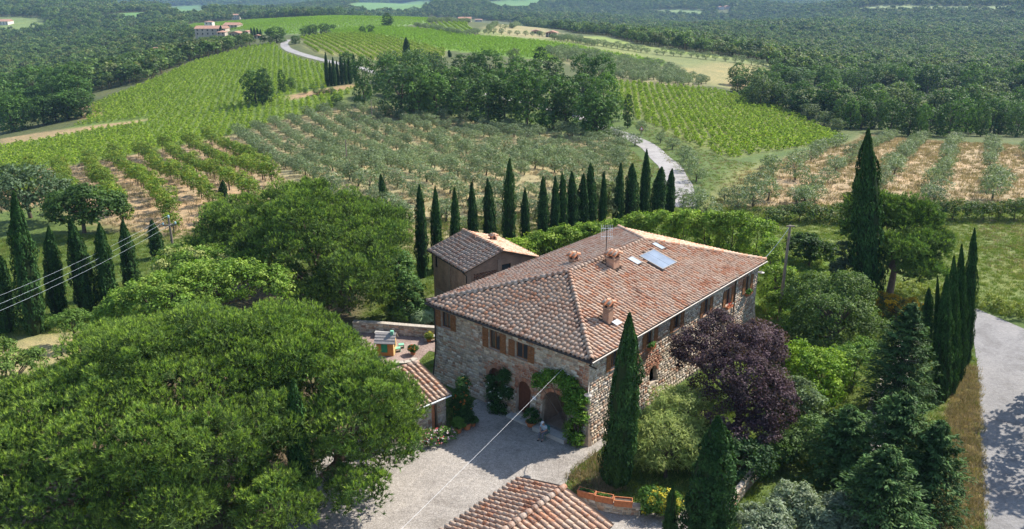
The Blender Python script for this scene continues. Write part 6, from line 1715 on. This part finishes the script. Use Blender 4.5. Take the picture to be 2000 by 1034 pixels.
climber('wisteria', 'bright green wisteria climbing over the porch arch at the corner', 'climber', b, [(fpt(x, y, .35), r) for x, y, r in ((1058, 742, .5), (1078, 735, .5), (1100, 742, .6), (1122, 755, .65), (1138, 775, .6), (1128, 795, .7), (1140, 815, .6), (1128, 835, .65), (1138, 852, .55), (1120, 775, .5))], 330, 28, .16, [(.075, .155, .022), (.10, .20, .028), (.055, .12, .02), (.15, .24, .035)], 905, cr=.32, asp=.55)
b = at_z(903, 830)
climber('trumpet_vine', 'trumpet vine with orange flowers beside the shed roof', 'climber', b, [(at_y(x, y, b.y + .3), r) for x, y, r in ((905, 752, .5), (900, 775, .6), (910, 790, .55), (903, 808, .6), (893, 790, .45))], 200, 26, .14, DKG, 910, flowers=(None, 34, .16, [(.75, .18, .04), (.7, .26, .06)]))
def pot(label, p, r, h, plant=None, leaf=.1, pal=None, seed=0, flowers=None, name='potted_plant', group=None, pr=None):
    r_o = thing(name, label, 'potted plant', p, 0, group)
    mb = MB(); mb.lathe([(r * .68, 0), (r * .95, h * .85), (r * 1.06, h * .86), (r * 1.06, h), (r * .9, h), (r * .88, h * .9)], 16); mb.build('pot', M['terracotta'], r_o, smooth=False)
    MB().lathe([(r * .87, h * .9), (r * .86, h * .91)], 14).build('soil', M['bark'], r_o)
    if plant:
        q_ = pr or r * 1.5
        obj('foliage', crown_mesh('foliage', seed, [(0, 0, h + plant * .5, q_, q_, plant * .55), (q_ * .3, 0, h + plant * .3, q_ * .8, q_ * .8, plant * .35)], 60, 24, .16, leaf, pal or DKG, .55), M['leaf'], r_o)
        if flowers:
            v, f, c = crown_np(seed + 1, [(0, 0, h + plant * .55, q_, q_, plant * .55)], 30, 5, .06, leaf * .9, flowers, .9, depth=.02, low=0, fill=0); obj('flowers', mesh_np('flowers', v, f, c), M['petal'], r_o)
    return r_o
pot('large terracotta pot with a leafy shrub at the shed corner', at_z(912, 838), .32, .5, .8, .14, seed=921)
pot('terracotta pot with bright green plant in front of the shed', at_z(895, 845), .28, .42, .6, .14, [(.08, .16, .03), (.1, .2, .035)], seed=922)
pot('small terracotta pot on the gravel right of the shed pots', at_z(924, 832), .2, .28, .3, .1, seed=923)
pot('terracotta pot with a dark bushy plant beside the porch step', fpt(1036, 836, 1.25) * 1.0 if False else at_z(1037, 832), .38, .36, .8, .12, seed=924, pr=.62)
pot('pot of bright orange flowers on the patio edge', at_z(807, 693), .24, .34, .42, .12, seed=925, flowers=[(.85, .22, .02), (.8, .3, .03)])
pot('pot of green flowers against the farmhouse wall on the patio', at_z(838, 668), .22, .3, .5, .12, [(.10, .16, .03), (.25, .22, .04)], seed=926)
b = at_z(852, 868)
r_o = thing('flower_bed', 'bed of pink and white flowers against the shed wall', 'flowers', b)
L = [(-.6, .2, .4, .8, .6, .5), (.3, .3, .45, .7, .6, .55), (-.1, 0, .35, .8, .6, .4), (.8, .6, .35, .5, .5, .4)]
obj('foliage', crown_mesh('foliage', 931, L, 90, 26, .2, .11, [(.08, .15, .03), (.10, .18, .04), (.13, .19, .06)], .5), M['leaf'], r_o)
v, f, c = crown_np(932, L, 110, 5, .06, .09, [(.75, .62, .66), (.7, .35, .42), (.8, .76, .74), (.6, .12, .12)], .9, depth=.02, low=0, fill=0); obj('flowers', mesh_np('flowers', v, f, c), M['petal'], r_o)
# flower boxes on the sunny sills
for (i, lb) in ((1, 'flower box with red geraniums under the window nearest the cypress'), (4, 'terracotta flower box under the second window from the far end of the sunny facade'), (5, 'flower box with green plants under the last window of the sunny facade')):
    s0, s1, z0, z1 = rw[i]; p = WH_ @ Vector((INS + (s0 + s1) / 2, INS - .2 - bat(z0), z0 - .24))
    r_o = thing('flower_box', lb, 'flower box', p, HR)
    mb = MB(); mb.box(-.45, .45, -.12, .12, 0, .03); mb.box(-.45, .45, -.12, -.09, .03, .2); mb.box(-.45, .45, .09, .12, .03, .2); mb.box(-.45, -.42, -.09, .09, .03, .2); mb.box(.42, .45, -.09, .09, .03, .2); mb.build('trough', M['terracotta'], r_o)
    if i != 4: obj('foliage', crown_mesh('foliage', 940 + i, [(0, -.05, .3, .4, .18, .2)], 40, 20, .1, .1, [(.07, .15, .03), (.1, .19, .04)], .6), M['leaf'], r_o)
    v, f, c = crown_np(950 + i, [(0, -.08, .26, .45, .2, .2)], 26 if i == 1 else 9, 5, .05, .08, [(.6, .06, .05), (.7, .12, .1)], .9, fill=0); obj('flowers', mesh_np('flowers', v, f, c), M['petal'], r_o)
# wall lamps
def wall_lamp(label, base, tip, drop=.15):
    r_o = thing('wall_lamp', label, 'lamp', base)
    d = tip - base; mb = MB(); mb.tube([(0, 0, 0), d * .5 + Vector((0, 0, .12)), d], .022, 8); mb.build('bracket', M['metal_pale'], r_o)
    mb = MB(); mb.lathe([(.05, 0), (.08, -.05), (.26, -.11), (.27, -.13)], 18, d + Vector((0, 0, .02)), cap1=False); mb.build('lamp_shade', M['metal_pale'], r_o)
    mb = MB(); mb.lathe([(.03, -.12), (.06, -.18), (.04, -.24)], 10, d); mb.build('bulb', M['white_metal'], r_o)
wall_lamp('disc shaded street lamp bracketed to the near corner of the farmhouse', WH_ @ Vector((INS - .05, INS - .05, 4.6)), Vector((4.75, 44.1, 4.55)))
wall_lamp('street lamp on the far end wall of the farmhouse', WH_ @ Vector((HL - INS + .05, 1.0, 4.9)), WH_ @ Vector((HL - INS + 1.1, .6, 5.0)))
# antenna
am = WH_ @ Vector((ch0.x + .1, ch0.y + .75, 8.2)); at_ = at_y(1198, 444, am.y)
r_o = thing('tv_antenna', 'thin television antenna on a mast above the big chimney', 'antenna', am)
mb = MB(); hz = at_.z - am.z; mb.tube([(0, 0, 0), (0, 0, hz)], .03, 8); mb.build('mast', M['metal_dark'], r_o)
for k, zz in enumerate((hz - .1, hz - .75)):
    mb = MB(); mb.tube([(-.45, 0, zz), (.45, 0, zz)], .022, 6)
    for q_ in range(7): mb.tube([(-.42 + q_ * .14, 0, zz - .28), (-.42 + q_ * .14, 0, zz + .28)], .014, 5)
    mb.build('dipole_rack', M['white_metal'], r_o)

# ------------------------------------------------------------------ the seated man
def skin_part(name, verts, edges, radii, material, parent, sub=2):
    me = bpy.data.meshes.new(name); me.from_pydata(verts, edges, [])
    bm = bmesh.new(); bm.from_mesh(me); lay = bm.verts.layers.skin.verify(); bm.verts.ensure_lookup_table()
    for v, r in zip(bm.verts, radii): v[lay].radius = (r, r) if not hasattr(r, '__len__') else r
    bm.verts[0][lay].use_root = True
    bm.to_mesh(me); bm.free()
    o = obj(name, me, material, parent)
    o.modifiers.new('skin', 'SKIN').use_smooth_shade = True
    s = o.modifiers.new('subdivision', 'SUBSURF'); s.levels = sub; s.render_levels = sub
    return o
M['skin'] = plain('skin', (.42, .24, .17), .6, .12, 8, .05)
M['shirt'] = plain('shirt', (.36, .45, .54), .85, .12, 9, .15)
M['trousers'] = plain('trousers', (.13, .135, .16), .85, .15, 9, .15)
M['shoe'] = plain('shoe', (.03, .03, .035), .6, .1, 9, .05)
M['cap'] = plain('cap', (.62, .62, .60), .85, .1, 9, .1)
M['teal'] = plain('teal', (.05, .19, .17), .5, .12, 5, .05)
seat_w = at_z(1079, 846)
loc_s = to_local(HO, HR, seat_w)
pw = WH_ @ Vector((INS - 1.42, loc_s.y, 0))
# garden chair he sits on
chr_ = thing('garden_chair', 'teal metal garden chair under the seated man', 'chair', pw, HR)
MB().box(-.1, .36, -.23, .23, .42, .45).build('seat', M['teal'], chr_)
MB().box(.38, .41, -.22, .22, .55, .88).build('backrest', M['teal'], chr_)
for sx, sy, hh in ((-.08, -.21, .42), (-.08, .21, .42), (.39, -.21, .9), (.39, .21, .9)):
    mb = MB(); mb.tube([(sx, sy, 0), (sx, sy, hh)], .016, 6); mb.build('leg', M['teal'], chr_)
man = thing('person', 'man in a pale cap, light blue shirt and grey trousers sitting by the porch arch', 'person', pw, HR)
# he faces -x; x back, y his right-to-left, z up; leaning forward over his lap
V = [(.14, 0, .55), (.10, 0, .75), (.02, 0, .95), (-.03, 0, 1.06), (-.07, 0, 1.13), (-.10, 0, 1.20), (-.12, 0, 1.28), (-.20, 0, 1.235)]
E = [(i, i + 1) for i in range(6)] + [(6, 7)]
Rr = [(.15, .13), (.15, .12), (.17, .12), (.09, .08), (.055, .055), (.085, .085), (.08, .09), .016]
fi = []
for s in (-1, 1):
    b0 = len(V)
    V += [(.02, .19 * s, 1.0), (-.02, .26 * s, .78), (-.20, .10 * s, .66), (-.25, .06 * s, .65)]
    E += [(2, b0), (b0, b0 + 1), (b0 + 1, b0 + 2), (b0 + 2, b0 + 3)]; Rr += [.062, .045, .032, (.036, .02)]
    for k, (dy, ln) in enumerate(((-.03, .055), (-.01, .07), (.012, .075), (.032, .065))):
        n0 = len(V); V += [(-.285, .06 * s + dy * s, .655), (-.285 - ln * .6, .055 * s + dy * s, .63)]; E += [(b0 + 3, n0), (n0, n0 + 1)]; Rr += [.009, .008]
    n0 = len(V); V += [(-.255, (.06 - .045) * s, .67), (-.29, (.06 - .055) * s, .655)]; E += [(b0 + 3, n0), (n0, n0 + 1)]; Rr += [.01, .009]
    h0 = len(V); spread = .13 if s < 0 else .11
    V += [(.12, .09 * s, .52), (-.30, spread * s, .50), (-.28 if s < 0 else -.36, spread * s, .09), (-.38 if s < 0 else -.46, spread * s, .05)]
    E += [(0, h0), (h0, h0 + 1), (h0 + 1, h0 + 2), (h0 + 2, h0 + 3)]; Rr += [.085, .06, .04, .035]
skin_part('body', V, E, Rr, M['skin'], man)
sv = [(.14, 0, .56), (.10, 0, .75), (.02, 0, .95), (-.03, 0, 1.05)]; se = [(0, 1), (1, 2), (2, 3)]; sr = [(.175, .15), (.18, .145), (.195, .14), (.10, .09)]
for s in (-1, 1):
    b0 = len(sv); sv += [(.02, .20 * s, 1.0), (-.01, .255 * s, .84)]; se += [(2, b0), (b0, b0 + 1)]; sr += [.085, .075]
skin_part('shirt', sv, se, sr, M['shirt'], man)
tv = [(.14, 0, .53)]; te = []; tr = [.16]
for s in (-1, 1):
    b0 = len(tv); spread = .13 if s < 0 else .11
    tv += [(.08, .10 * s, .53), (-.30, spread * s, .51), (-.28 if s < 0 else -.36, spread * s, .14)]; te += [(0, b0), (b0, b0 + 1), (b0 + 1, b0 + 2)]; tr += [.11, .085, .07]
skin_part('trousers', tv, te, tr, M['trousers'], man)
for s in (-1, 1):
    spread = .13 if s < 0 else .11; x_ = -.30 if s < 0 else -.38
    skin_part('shoe', [(x_ + .05, spread * s, .045), (x_ - .05, spread * s, .05), (x_ - .16, spread * s, .04)], [(0, 1), (1, 2)], [.045, .05, .04], M['shoe'], man, 1)
mb = MB(); mb.lathe([(.112, 1.275), (.115, 1.31), (.09, 1.36), (.02, 1.385)], 14, (-.11, 0, 0)); mb.box(-.30, -.17, -.07, .07, 1.283, 1.293); mb.build('cap', M['cap'], man)
for s in (-1, 1):
    mb = MB(); mb.lathe([(.004, -.012), (.02, 0), (.004, .012)], 8, (-.10, .09 * s, 1.235)); mb.build('ear', M['skin'], man)
    mb = MB(); mb.lathe([(.003, -.008), (.010, 0), (.003, .008)], 8, (-.195, .033 * s, 1.262)); mb.build('eye', M['dark'], man)

# ------------------------------------------------------------------ patio: wall, benches, playhouse
def stone_wall(name, label, pts, h, th, seed, limit, cat='wall', cap=True, zb=0.0):
    """a free-standing dry stone wall along world points"""
    base = Vector(pts[0]); r_o = thing(name, label, cat, base); lists = []; walls = []
    for i in range(len(pts) - 1):
        a, b_ = Vector(pts[i]), Vector(pts[i + 1]); e = (b_ - a).normalized(); n = Vector((e.y, -e.x, 0))
        if n.y > 0: n = -n
        L = (b_ - a).length
        mb = MB(); p0 = a - base
        mb.prism([p0, p0 + e * L, p0 + e * L - n * th, p0 - n * th], (0, 0, h)); w = mb.build('core', M['mortar'], r_o); walls.append(w)
        lists.append(stones(p0, e, n, L, h, [], seed + i, lambda z: 0.0, hmin=.12, hmax=.22))
        if cap:
            k = max(1, int(L / .6))
            for j in range(k):
                q0 = p0 + e * (L * j / k + .01); q1 = p0 + e * (L * (j + 1) / k - .01)
                mb = MB(); mb.prism([q0 + n * .08 + Vector((0, 0, h + .002)), q1 + n * .08 + Vector((0, 0, h + .002)), q1 - n * (th + .06) + Vector((0, 0, h + .002)), q0 - n * (th + .06) + Vector((0, 0, h + .002))], (0, 0, .08), (.42, .37, .30)); mb.build('coping_stone', M['stone'], r_o)
    place_stones(walls, lists, r_o, limit)
    return r_o
stone_wall('patio_wall', 'brown stone garden wall along the rear of the patio', [at_z(690, 650), at_z(735, 652), at_z(790, 657), at_z(852, 662)], .95, .35, 61, 200)
stone_wall('patio_kerb', 'low curved stone kerb at the front edge of the patio', [at_z(765, 717), at_z(790, 717), at_z(806, 714), at_z(815, 708)], .3, .3, 65, 60)
def bench(label, p, rz, L):
    r_o = thing('stone_bench', label, 'bench', p, rz)
    MB().box(-L / 2, L / 2, -.22, .22, .42, .5).build('seat', M['concrete'], r_o)
    for s in (-1, 1): MB().box(s * L * .36 - .1, s * L * .36 + .1, -.17, .17, 0, .419).build('leg', M['concrete'], r_o)
bench('grey stone bench in front of the patio wall, left of the playhouse chimney', at_z(752, 659), -.08, 1.7)
bench('grey stone bench at the right end of the patio wall', at_z(842, 666), -.08, 1.2)
M['play_orange'] = plain('play_orange', (.55, .20, .05), .6, .15, 5, .05); M['play_cream'] = plain('play_cream', (.66, .42, .18), .6, .15, 5, .05)
M['play_green'] = plain('play_green', (.03, .24, .12), .5, .15, 5, .05); M['play_mint'] = plain('play_mint', (.22, .50, .34), .5, .12, 5, .05); M['play_roof'] = plain('play_roof', (.30, .27, .25), .7, .2, 5, .1)
ph = thing('playhouse', 'small orange childrens playhouse with a grey roof and green door', 'playhouse', at_z(757, 690), R(-4))
MB().box(-.75, .6, -.6, .6, 0, 1.25).build('wall', M['play_orange'], ph)
MB().prism([(.6, -.6, 1.25), (.6, .6, 1.25), (.6, 0, 1.75)], (.02, 0, 0)).build('gable', M['play_cream'], ph); MB().prism([(-.77, -.6, 1.25), (-.77, .6, 1.25), (-.77, 0, 1.75)], (.02, 0, 0)).build('gable', M['play_cream'], ph)
MB().box(.602, .64, -.58, .58, .02, 1.24).build('front_panel', M['play_cream'], ph)
MB().box(-.35, .15, -.64, -.602, .35, 1.1).build('door', M['play_green'], ph)
MB().box(.642, .66, -.2, .2, .65, 1.1).build('window', M['dark'], ph)
for s in (-1, 1):
    for k in range(4):
        t0, t1 = k / 4, (k + 1) / 4
        a = Vector((-.9, s * .78 * (1 - t0), 1.15 + .68 * t0 + .03 * (1 if k else 0))); b_ = Vector((-.9, s * .78 * (1 - t1) - s * .0, 1.15 + .68 * t1))
        MB().prism([a, b_, b_ + Vector((0, 0, .05)), a + Vector((0, 0, .06))], (1.7, 0, 0)).build('roof_board', M['play_roof'], ph)
MB().box(.35, .6, -.2, .05, 1.6, 2.05).build('chimney', M['play_mint'], ph)
for i, (px, py) in enumerate(((777, 687), (784, 680))):
    st = thing('play_seat', ['mint green play seat at the front corner of the playhouse', 'mint green play seat beside the playhouse, the farther one'][i], 'seat', at_z(px, py), .2)
    MB().box(-.22, .22, -.2, .2, .28, .36).build('seat', M['play_mint'], st)
    for s in (-1, 1): MB().box(s * .2 - .03, s * .2 + .03, -.18, .18, 0, .279).build('leg', M['play_mint'], st)

# ------------------------------------------------------------------ garden edge: low wall, troughs
wl = [at_z(*p) for p in ((1128, 978), (1150, 990), (1180, 1000), (1215, 1006), (1250, 1008))]
stone_wall('retaining_wall', 'low curved dry stone wall below the terracotta troughs', wl, .55, .45, 71, 150, cap=False)
for i, (px, py, rz) in enumerate(((1146, 968, -.42), (1180, 977, -.30), (1217, 985, -.16))):
    p = at_z(px, py + 2, .56); t = thing('terracotta_trough', ['left terracotta trough on the low stone wall', 'middle terracotta trough on the low stone wall', 'right terracotta trough on the low stone wall, half empty'][i], 'planter', p, rz, 'troughs on the wall')
    l_ = .52; mb = MB()
    mb.box(-l_, l_, -.19, .19, 0, .04); mb.box(-l_, l_, -.2, -.16, .04, .42); mb.box(-l_, l_, .16, .2, .04, .42); mb.box(-l_, -l_ + .04, -.16, .16, .04, .42); mb.box(l_ - .04, l_, -.16, .16, .04, .42); mb.build('trough', M['terracotta'], t)
    MB().box(-l_ - .025, l_ + .025, -.225, -.2005, .34, .43).build('rim', M['terracotta'], t)
    MB().box(-l_ + .04, l_ - .04, -.16, .16, .041, .34).build('soil', M['bark'], t)
    if i < 2: obj('foliage', crown_mesh('foliage', 970 + i, [(0, 0, .36, .42, .12, .08)], 30, 16, .08, .08, [(.06, .12, .03), (.08, .15, .035)], .5), M['leaf'], t)
stone_wall('path_wall', 'rough stone wall beside the garden path below the evergreen shrub', [at_z(1428, 1002), at_z(1455, 965), at_z(1485, 930), at_z(1500, 912)], .9, .3, 75, 100, cap=False)

# ------------------------------------------------------------------ poles, wires, signs
M['pole_wood'] = plain('pole_wood', (.20, .165, .13), .9, .25, 4, .3)
M['wire'] = plain('wire', (.50, .56, .58), .5, .1, 3, 0); M['cable'] = plain('cable', (.78, .78, .78), .5, .05, 3, 0)
M['insulator'] = plain('insulator', (.30, .48, .50), .3, .1, 3, 0, spec=.6)
def pole(name, label, base, top_px, r, arms=0, aw=1.2, rz=0.0):
    h = at_y(top_px[0], top_px[1], base.y).z - base.z
    r_o = thing(name, label, 'pole', base, rz)
    mb = MB(); mb.tube([(0, 0, -.3), (0, 0, h * .5), (0, 0, h)], [r * 1.2, r, r * .8], 10); mb.build('post', M['pole_wood'], r_o)
    for k in range(arms):
        z = h - .7 - k * .6
        MB().box(-aw / 2, aw / 2, -r - .09, -r + .0, z - .06, z + .06).build('crossarm', M['pole_wood'], r_o)
        for s in (-1, 1):
            mb = MB(); mb.lathe([(.03, 0), (.09, .04), (.07, .12), (.10, .16), (.05, .26)], 10, (s * aw * .44, -r - .045, z + .06)); mb.build('insulator', M['insulator'], r_o)
    if arms:
        mb = MB(); mb.lathe([(.03, 0), (.10, .05), (.08, .14), (.11, .18), (.05, .3)], 10, (0, 0, h)); mb.build('insulator', M['insulator'], r_o)
    return r_o, h
def wire(name, label, a, b_, sag, r=.02, mat_='wire'):
    a = Vector(a); b_ = Vector(b_); pts = []
    for i in range(21):
        t = i / 20; p = a.lerp(b_, t); p.z -= sag * 4 * t * (1 - t); pts.append(p - a)
    mb = MB(); mb.tube(pts, r, 5); o = mb.build(name, M[mat_], None, a)
    return tag(o, label, 'cable')
pb_ = at_z(347, 545)
pl, h_ = pole('power_pole', 'wooden power pole with crossarm and pale insulators at the left', pb_, (332, 426), .13, 1, 1.3, R(18))
cs = Vector((math.cos(R(18)), math.sin(R(18)), 0))
for i, (off, zz, ep, lb) in enumerate(((cs * 0, h_ + .25, (-90, 612), 'upper overhead wire running left from the power pole'), (cs * -.57, h_ - .45, (-90, 630), 'middle overhead wire running left from the power pole'), (cs * .57, h_ - .45, (-90, 645), 'lower overhead wire running left from the power pole'))):
    wire('overhead_wire', lb, pb_ + off + Vector((0, 0, zz)), at_z(ep[0], ep[1], 6.2), .45, .0065)
up = at_z(1521, 626); pl2, h2 = pole('utility_pole', 'weathered wooden utility pole behind the right end of the farmhouse', up, (1531, 440), .13)
MB().box(-.35, .35, -.18, -.06, h2 - .12, h2 - .02).build('crossarm', M['pole_wood'], pl2)
wire('service_cable', 'pale cable from the utility pole to the roof corner', up + Vector((0, 0, h2 - .1)), WH_ @ Vector((HL - .1, .2, EZ + .1)), .15, .016, 'cable')
s_, z_ = fhit(1108, 712)
wire('yard_cable', 'white cable stretched from the farmhouse corner across the yard', WH_ @ Vector((INS - .1, INS + s_, z_)), at_z(738, 1078, 4.4), .08, .0055, 'cable')
for px, by, tp, lb in ((754, 190, 133, 'thin wooden pole at the left end of the central copse'), (727, 240, 196, 'wooden pole at the back of the olive grove'), (678, 322, 272, 'thin pole standing among the olive rows')):
    pole('telephone_pole', lb, ground(px, by), (px, tp), .12, 0)
sp_ = at_z(1888, 705)
rs_ = thing('road_sign', 'dark back of a road sign on a thin post beside the road cypresses', 'sign', sp_, R(20)); hh = at_y(1895, 660, sp_.y).z
mb = MB(); mb.tube([(0, 0, -.2), (0, 0, hh)], .03, 8); mb.build('post', M['metal_pale'], rs_); MB().box(-.28, .28, -.05, -.03, hh - .6, hh).build('panel', M['metal_dark'], rs_)
sp_ = ground(1252, 268); M['red'] = plain('red', (.5, .04, .03), .5, .1, 3, 0)
ws_ = thing('warning_sign', 'small red and white triangular warning sign beside the winding road', 'sign', sp_)
mb = MB(); mb.tube([(0, 0, -.2), (0, 0, 2.6)], .04, 6); mb.build('post', M['metal_pale'], ws_)
MB().prism([(-.5, -.05, 1.6), (.5, -.05, 1.6), (0, -.05, 2.5)], (0, .03, 0)).build('panel', M['red'], ws_); MB().prism([(-.3, -.054, 1.72), (.3, -.054, 1.72), (0, -.054, 2.26)], (0, .003, 0)).build('face', M['white_metal'], ws_)

# ------------------------------------------------------------------ far farmhouses and the hamlet
M['far_wall'] = plain('far_wall', (.42, .35, .27), .9, .2, .6, .2); M['far_roof'] = plain('far_roof', (.34, .19, .13), .9, .25, .8, .3); M['far_pale'] = plain('far_pale', (.60, .54, .46), .9, .12, .5, .1)
def far_house(label, px, by, wpx, hpx, dep, rz, wall='far_wall', hip=False, name='stone_house', lift=0.0, tower=False, rows=2, cols=4):
    p = ground(px, by); s = project(p)[2] / F; W = wpx * s; H = hpx * s; D = dep
    p.z += lift
    r_o = thing(name, label, 'house', p, rz, None)
    MB().box(-W / 2, W / 2, -D / 2, D / 2, -4, H).build('wall', M[wall], r_o)
    rh = .16 * min(W, D) * (1.0 if not tower else .7); o_ = .4
    mb = MB(); a = [(-W / 2 - o_, -D / 2 - o_, H), (W / 2 + o_, -D / 2 - o_, H), (W / 2 + o_, D / 2 + o_, H), (-W / 2 - o_, D / 2 + o_, H)]
    ins_ = min(W, D) / 2 if hip else 0
    if W >= D: r0, r1 = (-W / 2 - o_ + ins_, 0, H + rh), (W / 2 + o_ - ins_, 0, H + rh); fs = [(0, 1, 5, 4), (2, 3, 4, 5), (1, 2, 5), (3, 0, 4), (0, 3, 2, 1)]
    else: r0, r1 = (0, -D / 2 - o_ + ins_, H + rh), (0, D / 2 + o_ - ins_, H + rh); fs = [(0, 1, 4), (1, 2, 5, 4), (2, 3, 5), (3, 0, 4, 5), (0, 3, 2, 1)]
    mb.add(a + [r0, r1], fs); mb.build('roof', M['far_roof'], r_o)
    for j in range(rows):
        for i in range(cols):
            x_ = -W / 2 + W * (i + .5) / cols; z_ = H * (j + .55) / rows
            w = MB().box(x_ - .45, x_ + .45, -D / 2 - .05, -D / 2 + .02, z_ - .6, z_ + .6).build('window', M['dark'], r_o)
    return r_o
for a in FARH: far_house(*a[:6], a[6], **(a[7] if len(a) > 7 else {}))
# air: one closed box of even haze round everything seen, the sky outside
hz_ = MB().box(-9000, 9000, -700, 11200, -160, 760).build('haze', None)
m = bpy.data.materials.new('haze'); m.use_nodes = True; nt = m.node_tree; nt.nodes.remove(nt.nodes['Principled BSDF'])
pv = nt.nodes.new('ShaderNodeVolumePrincipled'); pv.inputs['Color'].default_value = (.42, .66, 1.0, 1); pv.inputs['Density'].default_value = HAZE; pv.inputs['Anisotropy'].default_value = .0
nt.links.new(pv.outputs[0], nt.nodes['Material Output'].inputs['Volume'])
hz_.data.materials.clear(); hz_.data.materials.append(m); tag(hz_, 'thin blue summer haze', 'haze', kind='stuff')

# ------------------------------------------------------------------ grass and weeds underfoot
def tuft(seed, pal, n=26, h=.3, w=.022, sp=.22, mat_=None):
    r_ = np.random.RandomState(seed); P = np.column_stack([r_.normal(size=(n, 2)) * sp, np.zeros(n)])
    d = unit(np.column_stack([r_.normal(size=(n, 2)) * .45, np.ones(n)])); L = (h * (.5 + r_.rand(n)))[:, None]
    s = unit(np.cross(d, rdir(r_, n))) * (w * (.7 + .6 * r_.rand(n)))[:, None]
    V = np.stack([P - s, P + s, P + d * L], 1).reshape(-1, 3)
    c = np.array(pal)[r_.randint(0, len(pal), n)] * (.8 + .4 * r_.rand(n, 1))
    me = mesh_np('tuft', V, np.arange(n * 3).reshape(n, 3), np.repeat(c, 3, 0)); me.materials.append(mat_ or M['leaf']); return me
gk = [tuft(1, [(.10, .15, .035), (.13, .18, .04)]), tuft(2, [(.13, .17, .04), (.20, .20, .075)]), tuft(3, [(.10, .145, .03)], h=.22)]
dk = [tuft(4, [(.34, .26, .17), (.40, .32, .22), (.24, .20, .11)], h=.35, mat_=M['dry_leaf']), tuft(5, [(.32, .24, .15), (.18, .18, .07)], h=.3, mat_=M['dry_leaf']), tuft(6, [(.38, .29, .20)], h=.28, mat_=M['dry_leaf'])]
ex = [yard, patio, road_poly, [(HO + Matrix.Rotation(HR, 3, 'Z') @ Vector(q_)).to_tuple()[:2] for q_ in ((-.6, -.4, 0), (26, -.4, 0), (26, 15.6, 0), (-.6, 15.6, 0))]]
ex += [[at_z(*q_).to_tuple()[:2] for q_ in ((-40, 690), (60, 655), (200, 645), (240, 670), (170, 700), (80, 720), (-40, 760))], [at_z(*q_).to_tuple()[:2] for q_ in ((-200, 900), (100, 760), (480, 690), (640, 740), (760, 840), (620, 930), (560, 1100), (-200, 1200))], [at_z(*q_).to_tuple()[:2] for q_ in ((420, 560), (560, 520), (720, 560), (700, 640), (480, 640))]]
def scat_poly(poly, n, seed):
    r_ = np.random.RandomState(seed); xs = [p[0] for p in poly]; ys = [p[1] for p in poly]
    X = r_.uniform(min(xs), max(xs), n); Y = r_.uniform(min(ys), max(ys), n)
    k = in_poly(X, Y, poly)
    for e_ in ex: k &= ~in_poly(X, Y, e_)
    X, Y = X[k], Y[k]
    return np.column_stack([X, Y, hgt(X, Y)])
verge = gpoly([(1870, 720), (1910, 715), (1920, 870), (1930, 1034), (1820, 1034), (1835, 860)]); verge0 = gpoly([(1225, 235), (1330, 268), (1420, 312), (1480, 320), (1390, 420), (1335, 405), (1335, 360), (1285, 290)]); verge1 = gpoly([(1190, 275), (1215, 270), (1300, 340), (1315, 400), (1200, 420)])
garden_poly = [(-60, 30), (-20, 22), (12, 22), (27, 36), (36, 55), (42, 68), (48, 66), (75, 80), (75, 108), (20, 104), (-30, 96), (-62, 90)]
Pg = np.concatenate([scat_poly(garden_poly, 90000, 1), scat_poly(verge0, 2500, 11), scat_poly(verge1, 1200, 12)])
Pg = Pg[~in_poly(Pg[:, 0], Pg[:, 1], verge) | (np.random.RandomState(9).rand(len(Pg)) < .15)]
inst_stuff('lawn_grass', gk, Pg, np.random.RandomState(2).uniform(.4, 1.0, len(Pg)), '', 'green grass of the lawns and meadow round the farmhouse', 'grass', 41)
Pd = np.concatenate([scat_poly(verge0, 1500, 13), scat_poly(verge1, 1200, 14), scat_poly(verge, 9000, 3), scat_poly(gpoly([(1900, 430), (2050, 430), (2050, 560), (1930, 530)]), 900, 4),
                     scat_poly([at_z(*q_).to_tuple()[:2] for q_ in ((1100, 925), (1160, 880), (1230, 960), (1130, 970))], 500, 6)])
inst_stuff('dry_grass', dk, Pd, np.random.RandomState(3).uniform(.4, .95, len(Pd)), '', 'straw coloured dry grass of the road verge and left lawn', 'grass', 43)
Pf = np.concatenate([scat_poly(FIELD['grove_right'], 12000, 7), scat_poly(FIELD['orchard'], 5000, 8), scat_poly(FIELD['grove'], 5000, 9)])
inst_stuff('field_stubble', dk, Pf, np.random.RandomState(4).uniform(.8, 1.9, len(Pf)), '', 'dry stubble and weeds between the olive and orchard rows', 'grass', 45)
